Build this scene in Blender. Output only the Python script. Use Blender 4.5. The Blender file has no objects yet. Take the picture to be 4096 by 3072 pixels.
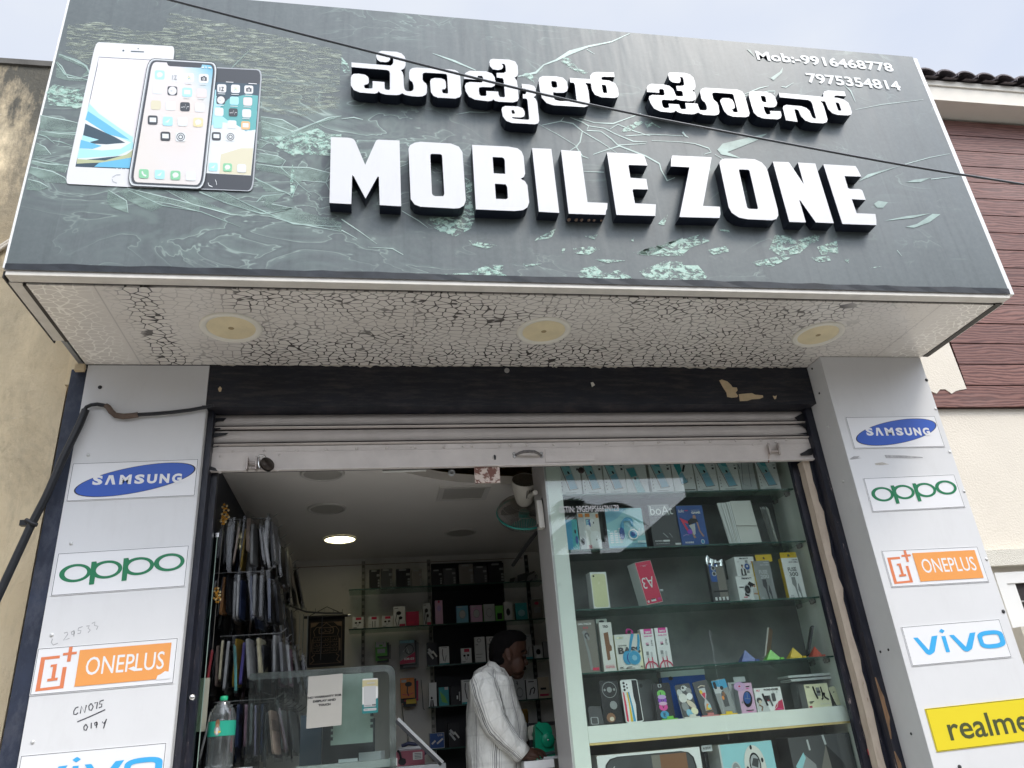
import bpy, math, random
from mathutils import Vector, Matrix
from mathutils.geometry import tessellate_polygon
random.seed(7)
SC = bpy.context.scene
COL = SC.collection

# ---------------------------------------------------------------- camera
CAMZ = 1.55                      # eye height above the street, metres
FPX = 3048.2                     # focal length in pixels of a 4096 px wide frame
YAW, PITCH, ROLL = -0.197522,0.434508,-0.0840485
cy, sy = math.cos(YAW), math.sin(YAW)
fwd = Vector((-sy*math.cos(PITCH), cy*math.cos(PITCH), math.sin(PITCH)))
r0 = Vector((cy, sy, 0)); u0 = r0.cross(fwd)
cr, sr = math.cos(ROLL), math.sin(ROLL)
RIGHT = cr*r0 + sr*u0
UP = -sr*r0 + cr*u0
cam_data = bpy.data.cameras.new('camera')
cam = bpy.data.objects.new('camera', cam_data); COL.objects.link(cam)
cam_data.sensor_fit = 'HORIZONTAL'; cam_data.sensor_width = 36.0
cam_data.lens = FPX/4096*36.0
cam_data.clip_start = 0.05; cam_data.clip_end = 2000
mw = Matrix.Identity(4)
for i in range(3):
    mw[i][0] = RIGHT[i]; mw[i][1] = UP[i]; mw[i][2] = -fwd[i]
mw[2][3] = CAMZ
cam.matrix_world = mw
SC.camera = cam

def P(px, py, Y):
    """photo pixel -> the point where its sight line meets the upright plane at depth Y"""
    d = RIGHT*((px-2048)/FPX) - UP*((py-1536)/FPX) + fwd
    t = Y/d.y
    return Vector((d.x*t, Y, d.z*t+CAMZ))
def PZ(px, py, Z):
    d = RIGHT*((px-2048)/FPX) - UP*((py-1536)/FPX) + fwd
    t = (Z-CAMZ)/d.z
    return Vector((d.x*t, d.y*t, Z))

# ---------------------------------------------------------------- sky, sun, exposure
SUN_DIR = Vector((0.42,-0.52,0.80)).normalized()       # towards the sun
sun_el = math.asin(SUN_DIR.z); sun_az = math.atan2(SUN_DIR.x, SUN_DIR.y)
world = bpy.data.worlds.new('World'); SC.world = world; world.use_nodes = True
wn = world.node_tree; wn.nodes.clear()
w_out = wn.nodes.new('ShaderNodeOutputWorld'); w_bg = wn.nodes.new('ShaderNodeBackground')
w_sky = wn.nodes.new('ShaderNodeTexSky'); w_sky.sky_type = 'NISHITA'; w_sky.sun_disc = False
w_sky.sun_elevation = sun_el; w_sky.sun_rotation = sun_az
w_tc = wn.nodes.new('ShaderNodeTexCoord'); w_map = wn.nodes.new('ShaderNodeMapping')
w_map.inputs['Scale'].default_value = (1.0,1.0,2.0)
w_noise = wn.nodes.new('ShaderNodeTexNoise'); w_noise.inputs['Scale'].default_value = 1.9
w_noise.inputs['Detail'].default_value = 5; w_noise.inputs['Roughness'].default_value = 0.5
w_ramp = wn.nodes.new('ShaderNodeValToRGB')
w_ramp.color_ramp.elements[0].position = 0.36; w_ramp.color_ramp.elements[0].color = (5.5,6.0,7.1,1)
w_ramp.color_ramp.elements[1].position = 0.62; w_ramp.color_ramp.elements[1].color = (6.7,6.95,7.35,1)
w_mix = wn.nodes.new('ShaderNodeMixRGB'); w_mix.inputs['Fac'].default_value = 0.93
wn.links.new(w_tc.outputs['Generated'], w_map.inputs['Vector'])
wn.links.new(w_map.outputs['Vector'], w_noise.inputs['Vector'])
wn.links.new(w_noise.outputs['Fac'], w_ramp.inputs['Fac'])
wn.links.new(w_sky.outputs['Color'], w_mix.inputs['Color1'])
wn.links.new(w_ramp.outputs['Color'], w_mix.inputs['Color2'])
# thin overcast: veil brightness added round the hidden sun to light the shop front
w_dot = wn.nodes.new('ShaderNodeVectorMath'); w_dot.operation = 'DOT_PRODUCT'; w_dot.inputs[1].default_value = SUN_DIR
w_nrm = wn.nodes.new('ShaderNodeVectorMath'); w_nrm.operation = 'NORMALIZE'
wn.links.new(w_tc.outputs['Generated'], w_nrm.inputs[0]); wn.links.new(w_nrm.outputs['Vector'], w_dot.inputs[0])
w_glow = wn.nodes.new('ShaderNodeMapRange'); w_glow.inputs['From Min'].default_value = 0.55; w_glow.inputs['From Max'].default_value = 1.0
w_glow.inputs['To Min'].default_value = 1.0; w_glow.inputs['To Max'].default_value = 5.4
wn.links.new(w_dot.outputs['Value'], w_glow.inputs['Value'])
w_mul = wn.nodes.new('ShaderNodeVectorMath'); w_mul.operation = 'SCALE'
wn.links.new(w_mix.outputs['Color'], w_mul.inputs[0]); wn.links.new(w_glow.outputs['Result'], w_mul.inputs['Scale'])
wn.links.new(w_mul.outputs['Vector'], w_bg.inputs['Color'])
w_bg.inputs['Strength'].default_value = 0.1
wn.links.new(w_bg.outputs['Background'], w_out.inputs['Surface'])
sun_d = bpy.data.lights.new('sun', 'SUN'); sun_d.energy = 1.45; sun_d.angle = math.radians(15)
sun_d.color = (1.0,0.92,0.82)
sun = bpy.data.objects.new('sun', sun_d); COL.objects.link(sun)
sun.rotation_euler = SUN_DIR.to_track_quat('Z', 'Y').to_euler()
sun.location = (3,-4,8)
SC.view_settings.view_transform = 'Standard'; SC.view_settings.look = 'None'
SC.view_settings.exposure = 0.45; SC.view_settings.gamma = 1.0
SC.cycles.transparent_max_bounces = 24
SC.cycles.max_bounces = 8; SC.cycles.diffuse_bounces = 5
SC.cycles.sample_clamp_indirect = 6.0

# ---------------------------------------------------------------- materials
MATS = {}
def mat(name, col, rough=0.55, metal=0.0, spec=0.4, var=0.0, vscale=8.0, bump=0.0, bscale=40.0,
        stretch=(1,1,1), emit=None, estr=0.0, coat=0.0, dirt=None, dscale=5.0, dlo=0.55, dhi=0.75, damt=1.0,
        dstretch=None):
    """a plain procedural surface: colour with soft variation, optional dirt blotches and bump"""
    if name in MATS: return MATS[name]
    m = bpy.data.materials.new(name); m.use_nodes = True; MATS[name] = m
    nt = m.node_tree; b = nt.nodes['Principled BSDF']; L = nt.links
    c4 = (col[0], col[1], col[2],1)
    b.inputs['Base Color'].default_value = c4
    b.inputs['Roughness'].default_value = rough; b.inputs['Metallic'].default_value = metal
    b.inputs['Specular IOR Level'].default_value = spec
    if coat: b.inputs['Coat Weight'].default_value = coat; b.inputs['Coat Roughness'].default_value = 0.08
    cur = None; mp = None
    def mapped(st):
        tc = nt.nodes.new('ShaderNodeTexCoord'); mpn = nt.nodes.new('ShaderNodeMapping')
        mpn.inputs['Scale'].default_value = st
        L.new(tc.outputs['Object'], mpn.inputs['Vector']); return mpn
    if var or bump or dirt: mp = mapped(stretch)
    if var:
        n = nt.nodes.new('ShaderNodeTexNoise'); n.inputs['Scale'].default_value = vscale
        n.inputs['Detail'].default_value = 6; n.inputs['Roughness'].default_value = 0.65
        L.new(mp.outputs['Vector'], n.inputs['Vector'])
        rp = nt.nodes.new('ShaderNodeValToRGB')
        lo, hi = max(0,1-var),1+var
        rp.color_ramp.elements[0].position = 0.3; rp.color_ramp.elements[1].position = 0.7
        rp.color_ramp.elements[0].color = (col[0]*lo, col[1]*lo, col[2]*lo, 1)
        rp.color_ramp.elements[1].color = (col[0]*hi, col[1]*hi, col[2]*hi, 1)
        L.new(n.outputs['Fac'], rp.inputs['Fac']); cur = rp.outputs['Color']
    if dirt:
        mp2 = mapped(dstretch) if dstretch else mp
        n = nt.nodes.new('ShaderNodeTexNoise'); n.inputs['Scale'].default_value = dscale
        n.inputs['Detail'].default_value = 8; n.inputs['Roughness'].default_value = 0.7
        L.new(mp2.outputs['Vector'], n.inputs['Vector'])
        rp = nt.nodes.new('ShaderNodeValToRGB')
        rp.color_ramp.elements[0].position = dlo; rp.color_ramp.elements[1].position = dhi
        rp.color_ramp.elements[0].color = (0,0,0,1); rp.color_ramp.elements[1].color = (damt, damt, damt, 1)
        L.new(n.outputs['Fac'], rp.inputs['Fac'])
        mx = nt.nodes.new('ShaderNodeMixRGB'); L.new(rp.outputs['Color'], mx.inputs['Fac'])
        if cur: L.new(cur, mx.inputs['Color1'])
        else: mx.inputs['Color1'].default_value = c4
        mx.inputs['Color2'].default_value = (dirt[0], dirt[1], dirt[2],1); cur = mx.outputs['Color']
    if cur: L.new(cur, b.inputs['Base Color'])
    if bump:
        n = nt.nodes.new('ShaderNodeTexNoise'); n.inputs['Scale'].default_value = bscale
        n.inputs['Detail'].default_value = 5
        L.new(mp.outputs['Vector'], n.inputs['Vector'])
        bp = nt.nodes.new('ShaderNodeBump'); bp.inputs['Strength'].default_value = bump
        bp.inputs['Distance'].default_value = 0.01
        L.new(n.outputs['Fac'], bp.inputs['Height']); L.new(bp.outputs['Normal'], b.inputs['Normal'])
    if emit:
        b.inputs['Emission Color'].default_value = (emit[0], emit[1], emit[2],1)
        b.inputs['Emission Strength'].default_value = estr
    return m

def glass_mat(name, tint, refl=1.0, ior=1.5, rough=0.0, dust=0.0):
    """thin pane: light passes straight through, Fresnel reflection on top"""
    if name in MATS: return MATS[name]
    m = bpy.data.materials.new(name); m.use_nodes = True; MATS[name] = m
    nt = m.node_tree; nt.nodes.clear(); L = nt.links
    out = nt.nodes.new('ShaderNodeOutputMaterial'); tr = nt.nodes.new('ShaderNodeBsdfTransparent')
    gl = nt.nodes.new('ShaderNodeBsdfGlossy'); mx = nt.nodes.new('ShaderNodeMixShader')
    fr = nt.nodes.new('ShaderNodeFresnel'); ml = nt.nodes.new('ShaderNodeMath'); ml.operation = 'MULTIPLY'; ml.use_clamp = True
    tr.inputs['Color'].default_value = (tint[0], tint[1], tint[2],1)
    gl.inputs['Roughness'].default_value = rough; gl.inputs['Color'].default_value = (1,1,1,1)
    fr.inputs['IOR'].default_value = ior; ml.inputs[1].default_value = refl
    ge = nt.nodes.new('ShaderNodeNewGeometry'); e1 = nt.nodes.new('ShaderNodeMath'); e1.operation = 'MULTIPLY_ADD'
    e1.inputs[1].default_value = -2; e1.inputs[2].default_value = 1
    pw = nt.nodes.new('ShaderNodeMath'); pw.operation = 'POWER'; pw.inputs[0].default_value = ior
    L.new(ge.outputs['Backfacing'], e1.inputs[0]); L.new(e1.outputs['Value'], pw.inputs[1]); L.new(pw.outputs['Value'], fr.inputs['IOR'])
    L.new(fr.outputs['Fac'], ml.inputs[0]); L.new(ml.outputs['Value'], mx.inputs['Fac'])
    L.new(tr.outputs['BSDF'], mx.inputs[1]); L.new(gl.outputs['BSDF'], mx.inputs[2])
    last = mx.outputs['Shader']
    if dust:
        df = nt.nodes.new('ShaderNodeBsdfDiffuse'); df.inputs['Color'].default_value = (0.55,0.58,0.56,1)
        n = nt.nodes.new('ShaderNodeTexNoise'); n.inputs['Scale'].default_value = 9; n.inputs['Detail'].default_value = 7
        tc = nt.nodes.new('ShaderNodeTexCoord'); L.new(tc.outputs['Object'], n.inputs['Vector'])
        rp = nt.nodes.new('ShaderNodeValToRGB'); rp.color_ramp.elements[0].position = 0.4; rp.color_ramp.elements[1].position = 0.75
        rp.color_ramp.elements[0].color = (dust*0.3,)*3+(1,); rp.color_ramp.elements[1].color = (dust,)*3+(1,)
        L.new(n.outputs['Fac'], rp.inputs['Fac'])
        m2 = nt.nodes.new('ShaderNodeMixShader'); L.new(rp.outputs['Color'], m2.inputs['Fac'])
        L.new(last, m2.inputs[1]); L.new(df.outputs['BSDF'], m2.inputs[2]); last = m2.outputs['Shader']
    L.new(last, out.inputs['Surface'])
    return m

# ---------------------------------------------------------------- geometry helpers
def fillet(pts, n=4):
    """points (x, y) or (x, y, r): corners with r are rounded"""
    out = []; N = len(pts)
    for i, p in enumerate(pts):
        if len(p) < 3 or p[2] <= 0: out.append((p[0], p[1])); continue
        a = pts[i-1]; b = pts[(i+1) % N]
        pv = Vector(p[:2]); va = Vector(a[:2])-pv; vb = Vector(b[:2])-pv
        ra = min(p[2], va.length*0.49); rb = min(p[2], vb.length*0.49)
        s = pv+va.normalized()*ra; e = pv+vb.normalized()*rb
        for k in range(n+1):
            t = k/n; q = s*(1-t)**2 + pv*2*t*(1-t) + e*t*t
            out.append((q.x, q.y))
    return out
def smooth(pts, it=1):
    """Chaikin corner cutting of a closed loop, for hand-traced curves"""
    for _ in range(it):
        o = []
        for i, p in enumerate(pts):
            q = pts[(i+1) % len(pts)]
            L = math.hypot(q[0]-p[0], q[1]-p[1])
            o.append((p[0]*.8+q[0]*.2, p[1]*.8+q[1]*.2)); o.append((p[0]*.2+q[0]*.8, p[1]*.2+q[1]*.8))
        pts = o
    return pts

class MB:
    """collects faces in world space, then links them as one mesh object"""
    def __init__(s): s.v = []; s.f = []; s.m = []; s.uv = {}; s.sm = []
    def add(s, verts, faces, mi=0, uvs=None, sm=False):
        o = len(s.v); s.v += [Vector(v) for v in verts]
        for k, f in enumerate(faces):
            if uvs: s.uv[len(s.f)] = uvs[k]
            s.f.append([o+i for i in f]); s.m.append(mi); s.sm.append(sm)
    def box(s, a, b, mi=0):
        x0, y0, z0 = [min(a[i], b[i]) for i in range(3)]; x1, y1, z1 = [max(a[i], b[i]) for i in range(3)]
        s.obox(Vector((x0, y0, z0)), Vector((x1-x0,0,0)), Vector((0,0, z1-z0)), Vector((0, y1-y0,0)), mi)
    def obox(s, O, U, V, D, mi=0, fm=None):
        """corner O, width U, height V, depth D going away from the viewer; fm = material of the front"""
        O, U, V, D = Vector(O), Vector(U), Vector(V), Vector(D)
        p = [O, O+U, O+U+V, O+V, O+D, O+U+D, O+U+V+D, O+V+D]
        s.add(p, [(0,1,2,3)], mi if fm is None else fm)
        s.add(p, [(5,4,7,6),(1,5,6,2),(4,0,3,7),(3,2,6,7),(4,5,1,0)], mi)
    def rbox(s, O, U, V, D, r, mi=0, fm=None, n=4):
        """box whose front outline has rounded corners of radius r (metres)"""
        O, U, V, D = Vector(O), Vector(U), Vector(V), Vector(D)
        w, h = U.length, V.length
        lp = fillet([(0,0, r),(w, 0, r),(w, h, r),(0, h, r)], n)
        uu, vv = U/w, V/h
        s.extr([[(O+uu*x+vv*y) for x, y in lp]], D, mi, fm)
    def extr(s, loops, D, mi=0, fm=None, back=True, bm=None):
        """loops of 3-D points (outer + holes) in one plane, pushed along D"""
        fm = mi if fm is None else fm
        D = Vector(D); loops = [[Vector(q) for q in lp] for lp in loops]
        tri = tessellate_polygon(loops)
        flat = [q for lp in loops for q in lp]
        nrm = Vector((0,0,0))
        for t in tri: nrm += (flat[t[1]]-flat[t[0]]).cross(flat[t[2]]-flat[t[0]])
        flip = nrm.dot(D) > 0
        fr = [tuple(reversed(t)) if flip else tuple(t) for t in tri]
        s.add(flat, fr, fm)
        if D.length < 1e-9: return
        bk = [q+D for q in flat]
        if back: s.add(bk, [tuple(reversed(t)) for t in fr], bm if bm is not None else mi)
        o = 0
        for lp in loops:
            n = len(lp); q = lp+[x+D for x in lp]
            s.add(q, [(i, (i+1) % n, n+(i+1) % n, n+i) for i in range(n)], mi)
    def tube(s, pts, r, mi=0, n=8, caps=True, sm=True):
        pts = [Vector(p) for p in pts]; rr = r if isinstance(r, (list, tuple)) else [r]*len(pts)
        rings = []; prev = None
        for i, p in enumerate(pts):
            t = (pts[min(i+1, len(pts)-1)]-pts[max(i-1,0)]).normalized()
            if prev is None:
                a = t.orthogonal().normalized()
            else:
                a = prev-t*prev.dot(t)
                a = a.normalized() if a.length > 1e-6 else t.orthogonal().normalized()
            prev = a; b = t.cross(a)
            rings.append([p+(a*math.cos(2*math.pi*k/n)+b*math.sin(2*math.pi*k/n))*rr[i] for k in range(n)])
        s.loft(rings, mi, caps, sm)
    def loft(s, rings, mi=0, caps=True, sm=True, uvrep=1.0):
        n = len(rings[0]); m = len(rings); vs = [q for r in rings for q in r]; fs = []; uv = []
        for j in range(m-1):
            for k in range(n):
                k2 = (k+1) % n
                fs.append((j*n+k, j*n+k2,(j+1)*n+k2,(j+1)*n+k))
                uv.append([(k/n*uvrep, j/(m-1)),((k+1)/n*uvrep, j/(m-1)),((k+1)/n*uvrep, (j+1)/(m-1)),(k/n*uvrep, (j+1)/(m-1))])
        s.add(vs, fs, mi, uv, sm)
        if caps:
            s.add(rings[0],[tuple(reversed(range(n)))], mi); s.add(rings[-1],[tuple(range(n))], mi)
    def lathe(s, C, axis, prof, mi=0, n=24, caps=True, sm=True, sx=1.0):
        """prof: (radius, distance along axis)"""
        axis = Vector(axis).normalized(); a = axis.orthogonal().normalized(); b = axis.cross(a); C = Vector(C)
        rings = [[C+axis*h+(a*math.cos(2*math.pi*k/n)+b*math.sin(2*math.pi*k/n)*sx)*max(r, 1e-5) for k in range(n)] for r, h in prof]
        s.loft(rings, mi, caps, sm)
    def ell(s, C, rx, ry, rz, mi=0, n=14, m=9, rot=None):
        C = Vector(C); rings = []
        for j in range(m+1):
            a = -math.pi/2+math.pi*j/m
            ring = []
            for k in range(n):
                t = 2*math.pi*k/n
                q = Vector((rx*math.cos(a)*math.cos(t), ry*math.cos(a)*math.sin(t), rz*math.sin(a)))
                if j in (0, m): q = Vector((rx*1e-3*math.cos(t), ry*1e-3*math.sin(t), rz*math.sin(a)))
                if rot: q = rot @ q
                ring.append(C+q)
            rings.append(ring)
        s.loft(rings, mi, True, True)
    def build(s, name, mats, parent=None, origin=None, bevel=0.0, attr=None):
        if not isinstance(mats, (list, tuple)): mats = [mats]
        xs = [v.x for v in s.v]; ys = [v.y for v in s.v]; zs = [v.z for v in s.v]
        O = Vector(origin) if origin is not None else Vector(((min(xs)+max(xs))/2,(min(ys)+max(ys))/2, min(zs)))
        me = bpy.data.meshes.new(name)
        me.from_pydata([v-O for v in s.v],[], s.f)
        for m in mats: me.materials.append(m)
        me.polygons.foreach_set('material_index', s.m)
        me.polygons.foreach_set('use_smooth', s.sm)
        if s.uv:
            ul = me.uv_layers.new(name='UVMap')
            for i, p in enumerate(me.polygons):
                if i in s.uv:
                    for k, li in enumerate(p.loop_indices): ul.data[li].uv = s.uv[i][k]
        me.update()
        ob = bpy.data.objects.new(name, me); COL.objects.link(ob)
        if parent is not None:
            ob.parent = parent; ob.location = O-WORLD[parent.name]
        else: ob.location = O
        WORLD[ob.name] = O
        if bevel:
            bv = ob.modifiers.new('bevel', 'BEVEL'); bv.width = bevel; bv.segments = 2; bv.limit_method = 'ANGLE'
        return ob
WORLD = {}
def tag(o, label=None, cat=None, group=None, kind=None):
    if label: o['label'] = label
    if cat: o['category'] = cat
    if group: o['group'] = group
    if kind: o['kind'] = kind
    return o
def empty(name, loc, label=None, cat=None, group=None):
    o = bpy.data.objects.new(name, None); COL.objects.link(o); o.location = loc
    o.empty_display_size = 0.05
    WORLD[o.name] = Vector(loc); return tag(o, label, cat, group)
def dup(o, loc, label=None, group=None):
    """copy of a thing with copies of its parts"""
    c = o.copy(); COL.objects.link(c); c.location = loc; WORLD[c.name] = Vector(loc)
    if label: c['label'] = label
    if group: c['group'] = group
    for ch in o.children:
        d = ch.copy(); COL.objects.link(d); d.parent = c
        for g in ch.children:
            e = g.copy(); COL.objects.link(e); e.parent = d
    return c

_txt = {}
def text_geo(s, bold=0.0):
    """outline of a word in the built-in face, scaled to the unit square"""
    k = (s, bold)
    if k in _txt: return _txt[k]
    cu = bpy.data.curves.new('lettering', 'FONT'); cu.body = s; cu.fill_mode = 'FRONT'; cu.resolution_u = 3
    cu.offset = bold
    ob = bpy.data.objects.new('lettering', cu)
    me = ob.to_mesh()
    vs = [(v.co.x, v.co.y) for v in me.vertices]; fs = [tuple(p.vertices) for p in me.polygons]
    ob.to_mesh_clear(); bpy.data.objects.remove(ob); bpy.data.curves.remove(cu)
    x0 = min(v[0] for v in vs); x1 = max(v[0] for v in vs); y0 = min(v[1] for v in vs); y1 = max(v[1] for v in vs)
    vs = [((v[0]-x0)/(x1-x0),(v[1]-y0)/(y1-y0)) for v in vs]
    _txt[k] = (vs, fs, (x1-x0)/(y1-y0)); return _txt[k]

class Panel:
    """flat printed design on a face: u, v in 0..1; every layer lies a little proud of the last"""
    def __init__(s, mb, O, U, V, off=0.0006, step=0.00025):
        s.mb = mb; s.O = Vector(O); s.U = Vector(U); s.V = Vector(V); s.N = s.U.cross(s.V).normalized()
        s.k = off; s.step = step
    def at(s, u, v): return s.O+s.U*u+s.V*v+s.N*s.k
    def nxt(s): s.k += s.step
    def poly(s, pts, mi):
        loops = [[s.at(*q[:2]) for q in pts]]; s.mb.extr(loops, (0,0,0), mi, back=False); s._face(); s.nxt()
    def _face(s): pass
    def loops(s, lps, mi):
        s.mb.extr([[s.at(*q[:2]) for q in lp] for lp in lps],(0,0,0), mi, back=False); s.nxt()
    def rect(s, u0, v0, u1, v1, mi): s.poly([(u0, v0),(u1, v0),(u1, v1),(u0, v1)], mi)
    def rrect(s, u0, v0, u1, v1, r, mi):
        a = s.U.length/s.V.length; W = a
        pts = fillet([(u0*W, v0, r),(u1*W, v0, r),(u1*W, v1, r),(u0*W, v1, r)],3)
        s.poly([(x/W, y) for x, y in pts], mi)
    def frame(s, u0, v0, u1, v1, t, mi):
        """thin border line, t in units of height"""
        a = s.V.length/s.U.length*t
        s.loops([[(u0, v0),(u1, v0),(u1, v1),(u0, v1)],[(u0+a, v0+t),(u0+a, v1-t),(u1-a, v1-t),(u1-a, v0+t)]], mi)
    def ell(s, u, v, ru, rv, mi, n=20, rot=0.0):
        W = s.U.length/s.V.length
        pts = []
        for k in range(n):
            t = 2*math.pi*k/n; x = ru*W*math.cos(t); y = rv*math.sin(t)
            pts.append((u+(x*math.cos(rot)-y*math.sin(rot))/W, v+x*math.sin(rot)+y*math.cos(rot)))
        s.poly(pts, mi)
    def ring(s, u, v, ru, rv, iu, iv, mi, n=24):
        o = [(u+ru*math.cos(2*math.pi*k/n), v+rv*math.sin(2*math.pi*k/n)) for k in range(n)]
        i = [(u+iu*math.cos(2*math.pi*k/n), v+iv*math.sin(2*math.pi*k/n)) for k in range(n)]
        s.loops([o, i[::-1]], mi)
    def stroke(s, pts, w, mi):
        """poly-line of constant or varying width (w in units of height)"""
        W = s.U.length/s.V.length; q = [Vector((p[0]*W, p[1])) for p in pts]
        ws = w if isinstance(w, (list, tuple)) else [w]*len(q)
        Lf, Rt = [],[]
        for i, p in enumerate(q):
            t = (q[min(i+1, len(q)-1)]-q[max(i-1,0)])
            t = t.normalized() if t.length > 1e-9 else Vector((1,0))
            n = Vector((-t.y, t.x))*ws[i]/2; Lf.append(p+n); Rt.append(p-n)
        vs = [s.at(a.x/W, a.y) for a in Rt]+[s.at(a.x/W, a.y) for a in Lf]; n = len(q)
        s.mb.add(vs, [(i, i+1, n+i+1, n+i) for i in range(n-1)], mi); s.nxt()
    def text(s, t, u0, v0, u1, v1, mi, bold=0.0, shear=0.0, rot=0):
        """fit the word into the rectangle; rot = 90 turns it to read upwards, 180 upside down"""
        vs, fs, _ = text_geo(t, bold)
        out = []
        for x, y in vs:
            x = x+shear*(y-0.5)
            if rot == 90: x, y = 1-y, x
            elif rot == 180: x, y = 1-x, 1-y
            elif rot == 270: x, y = y, 1-x
            out.append(s.at(u0+(u1-u0)*x, v0+(v1-v0)*y))
        s.mb.add(out, fs, mi); s.nxt()
# ---------------------------------------------------------------- special procedural surfaces
class NT:
    def __init__(s, name):
        s.m = bpy.data.materials.new(name); s.m.use_nodes = True; s.t = s.m.node_tree
        s.b = s.t.nodes['Principled BSDF']; MATS[name] = s.m
    def n(s, typ, **kw):
        x = s.t.nodes.new(typ)
        for k, v in kw.items(): setattr(x, k, v)
        return x
    def l(s, a, b): s.t.links.new(a, b)
    def coord(s, scale=(1,1,1), rot=(0,0,0), loc=(0,0,0), out='Object'):
        tc = s.n('ShaderNodeTexCoord'); mp = s.n('ShaderNodeMapping')
        mp.inputs['Scale'].default_value = scale; mp.inputs['Rotation'].default_value = rot; mp.inputs['Location'].default_value = loc
        s.l(tc.outputs[out], mp.inputs['Vector']); return mp.outputs['Vector']
    def noise(s, vec, scale, detail=6, rough=0.6, dist=0.0):
        x = s.n('ShaderNodeTexNoise'); x.inputs['Scale'].default_value = scale; x.inputs['Detail'].default_value = detail
        x.inputs['Roughness'].default_value = rough; x.inputs['Distortion'].default_value = dist
        s.l(vec, x.inputs['Vector']); return x.outputs['Fac']
    def ramp(s, fac, stops):
        x = s.n('ShaderNodeValToRGB'); e = x.color_ramp.elements
        while len(e) < len(stops): e.new(0.5)
        for k, (p, c) in enumerate(stops):
            e[k].position = p; e[k].color = (c, c, c, 1) if not isinstance(c, tuple) else (c[0], c[1], c[2],1)
        s.l(fac, x.inputs['Fac']); return x.outputs['Color']
    def mix(s, fac, a, b, blend='MIX'):
        x = s.n('ShaderNodeMixRGB', blend_type=blend)
        for sock, v in ((x.inputs['Fac'], fac),(x.inputs['Color1'], a),(x.inputs['Color2'], b)):
            if isinstance(v, (int, float)): sock.default_value = v
            elif isinstance(v, tuple): sock.default_value = (v[0], v[1], v[2],1)
            else: s.l(v, sock)
        return x.outputs['Color']
    def math(s, op, a, b=None):
        x = s.n('ShaderNodeMath', operation=op)
        for k, v in enumerate((a, b)):
            if v is None: continue
            if isinstance(v, (int, float)): x.inputs[k].default_value = v
            else: s.l(v, x.inputs[k])
        return x.outputs['Value']
    def sep(s, vec):
        x = s.n('ShaderNodeSeparateXYZ'); s.l(vec, x.inputs['Vector']); return x.outputs
    def bump(s, h, strength=0.3, dist=0.01):
        x = s.n('ShaderNodeBump'); x.inputs['Strength'].default_value = strength; x.inputs['Distance'].default_value = dist
        s.l(h, x.inputs['Height']); s.l(x.outputs['Normal'], s.b.inputs['Normal'])
    def base(s, c): s.l(c, s.b.inputs['Base Color'])
    def rough(s, r, spec=0.4): s.b.inputs['Roughness'].default_value = r; s.b.inputs['Specular IOR Level'].default_value = spec

def make_sign_face():
    k = NT('printed_banner'); v = k.coord()
    base = k.ramp(k.noise(v, 1.3,4),[(0.3,(0.080,0.098,0.100)),(0.7,(0.108,0.128,0.130))])
    st = k.noise(k.coord((9,1,0.35)),2.2,6,0.65)                    # rain streaks running down
    base = k.mix(k.ramp(st, [(0.52,0.0),(0.78,0.55)]), base, (0.045,0.053,0.058))
    st2 = k.noise(k.coord((14,1,0.25), loc=(3,0,1)),2.0,5,0.6)
    base = k.mix(k.ramp(st2,[(0.60,0.0),(0.85,0.4)]), base, (0.20,0.22,0.22))
    # pale marbled swirls of the printed picture, thickest round the phones and along the foot
    mv = k.coord((0.8,1,1.5),(0,0.35,0)); mn = k.noise(mv, 2.6,3,0.5,2.2); xyz = k.sep(v)
    dx = k.math('MULTIPLY', k.math('ADD', xyz[0],1.35),0.85); dz = k.math('MULTIPLY', k.math('SUBTRACT', xyz[2],0.62),1.5)
    rr = k.math('SQRT', k.math('ADD', k.math('MULTIPLY', dx, dx), k.math('MULTIPLY', dz, dz)))
    reg = k.mix(1.0, k.ramp(rr, [(0.45,1.0),(0.95,0.0)]), k.ramp(k.noise(k.coord((1,1,2), loc=(4,0,2)),1.7,3),[(0.50,0.0),(0.72,0.55)]), 'ADD')
    veil = k.ramp(mn, [(0.40,0.0),(0.50,0.62),(0.53,0.0),(0.60,0.32),(0.66,0.0)])
    rim = k.ramp(mn, [(0.490,0.0),(0.502,0.9),(0.510,0.0)])
    base = k.mix(k.mix(1.0, veil, reg, 'MULTIPLY'), base, (0.20,0.275,0.24)); base = k.mix(k.mix(1.0, rim, reg, 'MULTIPLY'), base, (0.36,0.45,0.40))
    gr = k.noise(v, 60,3)
    base = k.mix(k.ramp(gr, [(0.35,0.0),(0.75,0.22)]), base, (0.17,0.19,0.19))
    k.base(base); k.rough(0.42,0.35); k.bump(k.noise(k.coord((3,1,0.5)),1.5,3),0.25,0.03); return k.m
def make_print(name, col, lo, hi, sc, stretch=(1,1,1), rotY=0.0, col2=None):
    """printed glass splinters: the print breaks up into flakes, the banner shows between"""
    k = NT(name); v = k.coord(stretch, (0, rotY, 0)); n = k.noise(v, sc, 7,0.72,0.6)
    c = k.ramp(k.noise(v, sc*1.7,5),[(0.3, col),(0.7, col2 or tuple(min(1, x*1.35) for x in col))])
    k.base(c); k.rough(0.42,0.35)
    tr = k.n('ShaderNodeBsdfTransparent'); mx = k.n('ShaderNodeMixShader')
    k.l(k.ramp(n, [(lo, 0.0),(hi, 1.0)]), mx.inputs['Fac'])
    k.l(tr.outputs['BSDF'], mx.inputs[1]); k.l(k.b.outputs['BSDF'], mx.inputs[2])
    k.l(mx.outputs['Shader'], k.t.nodes['Material Output'].inputs['Surface']); return k.m
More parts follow.
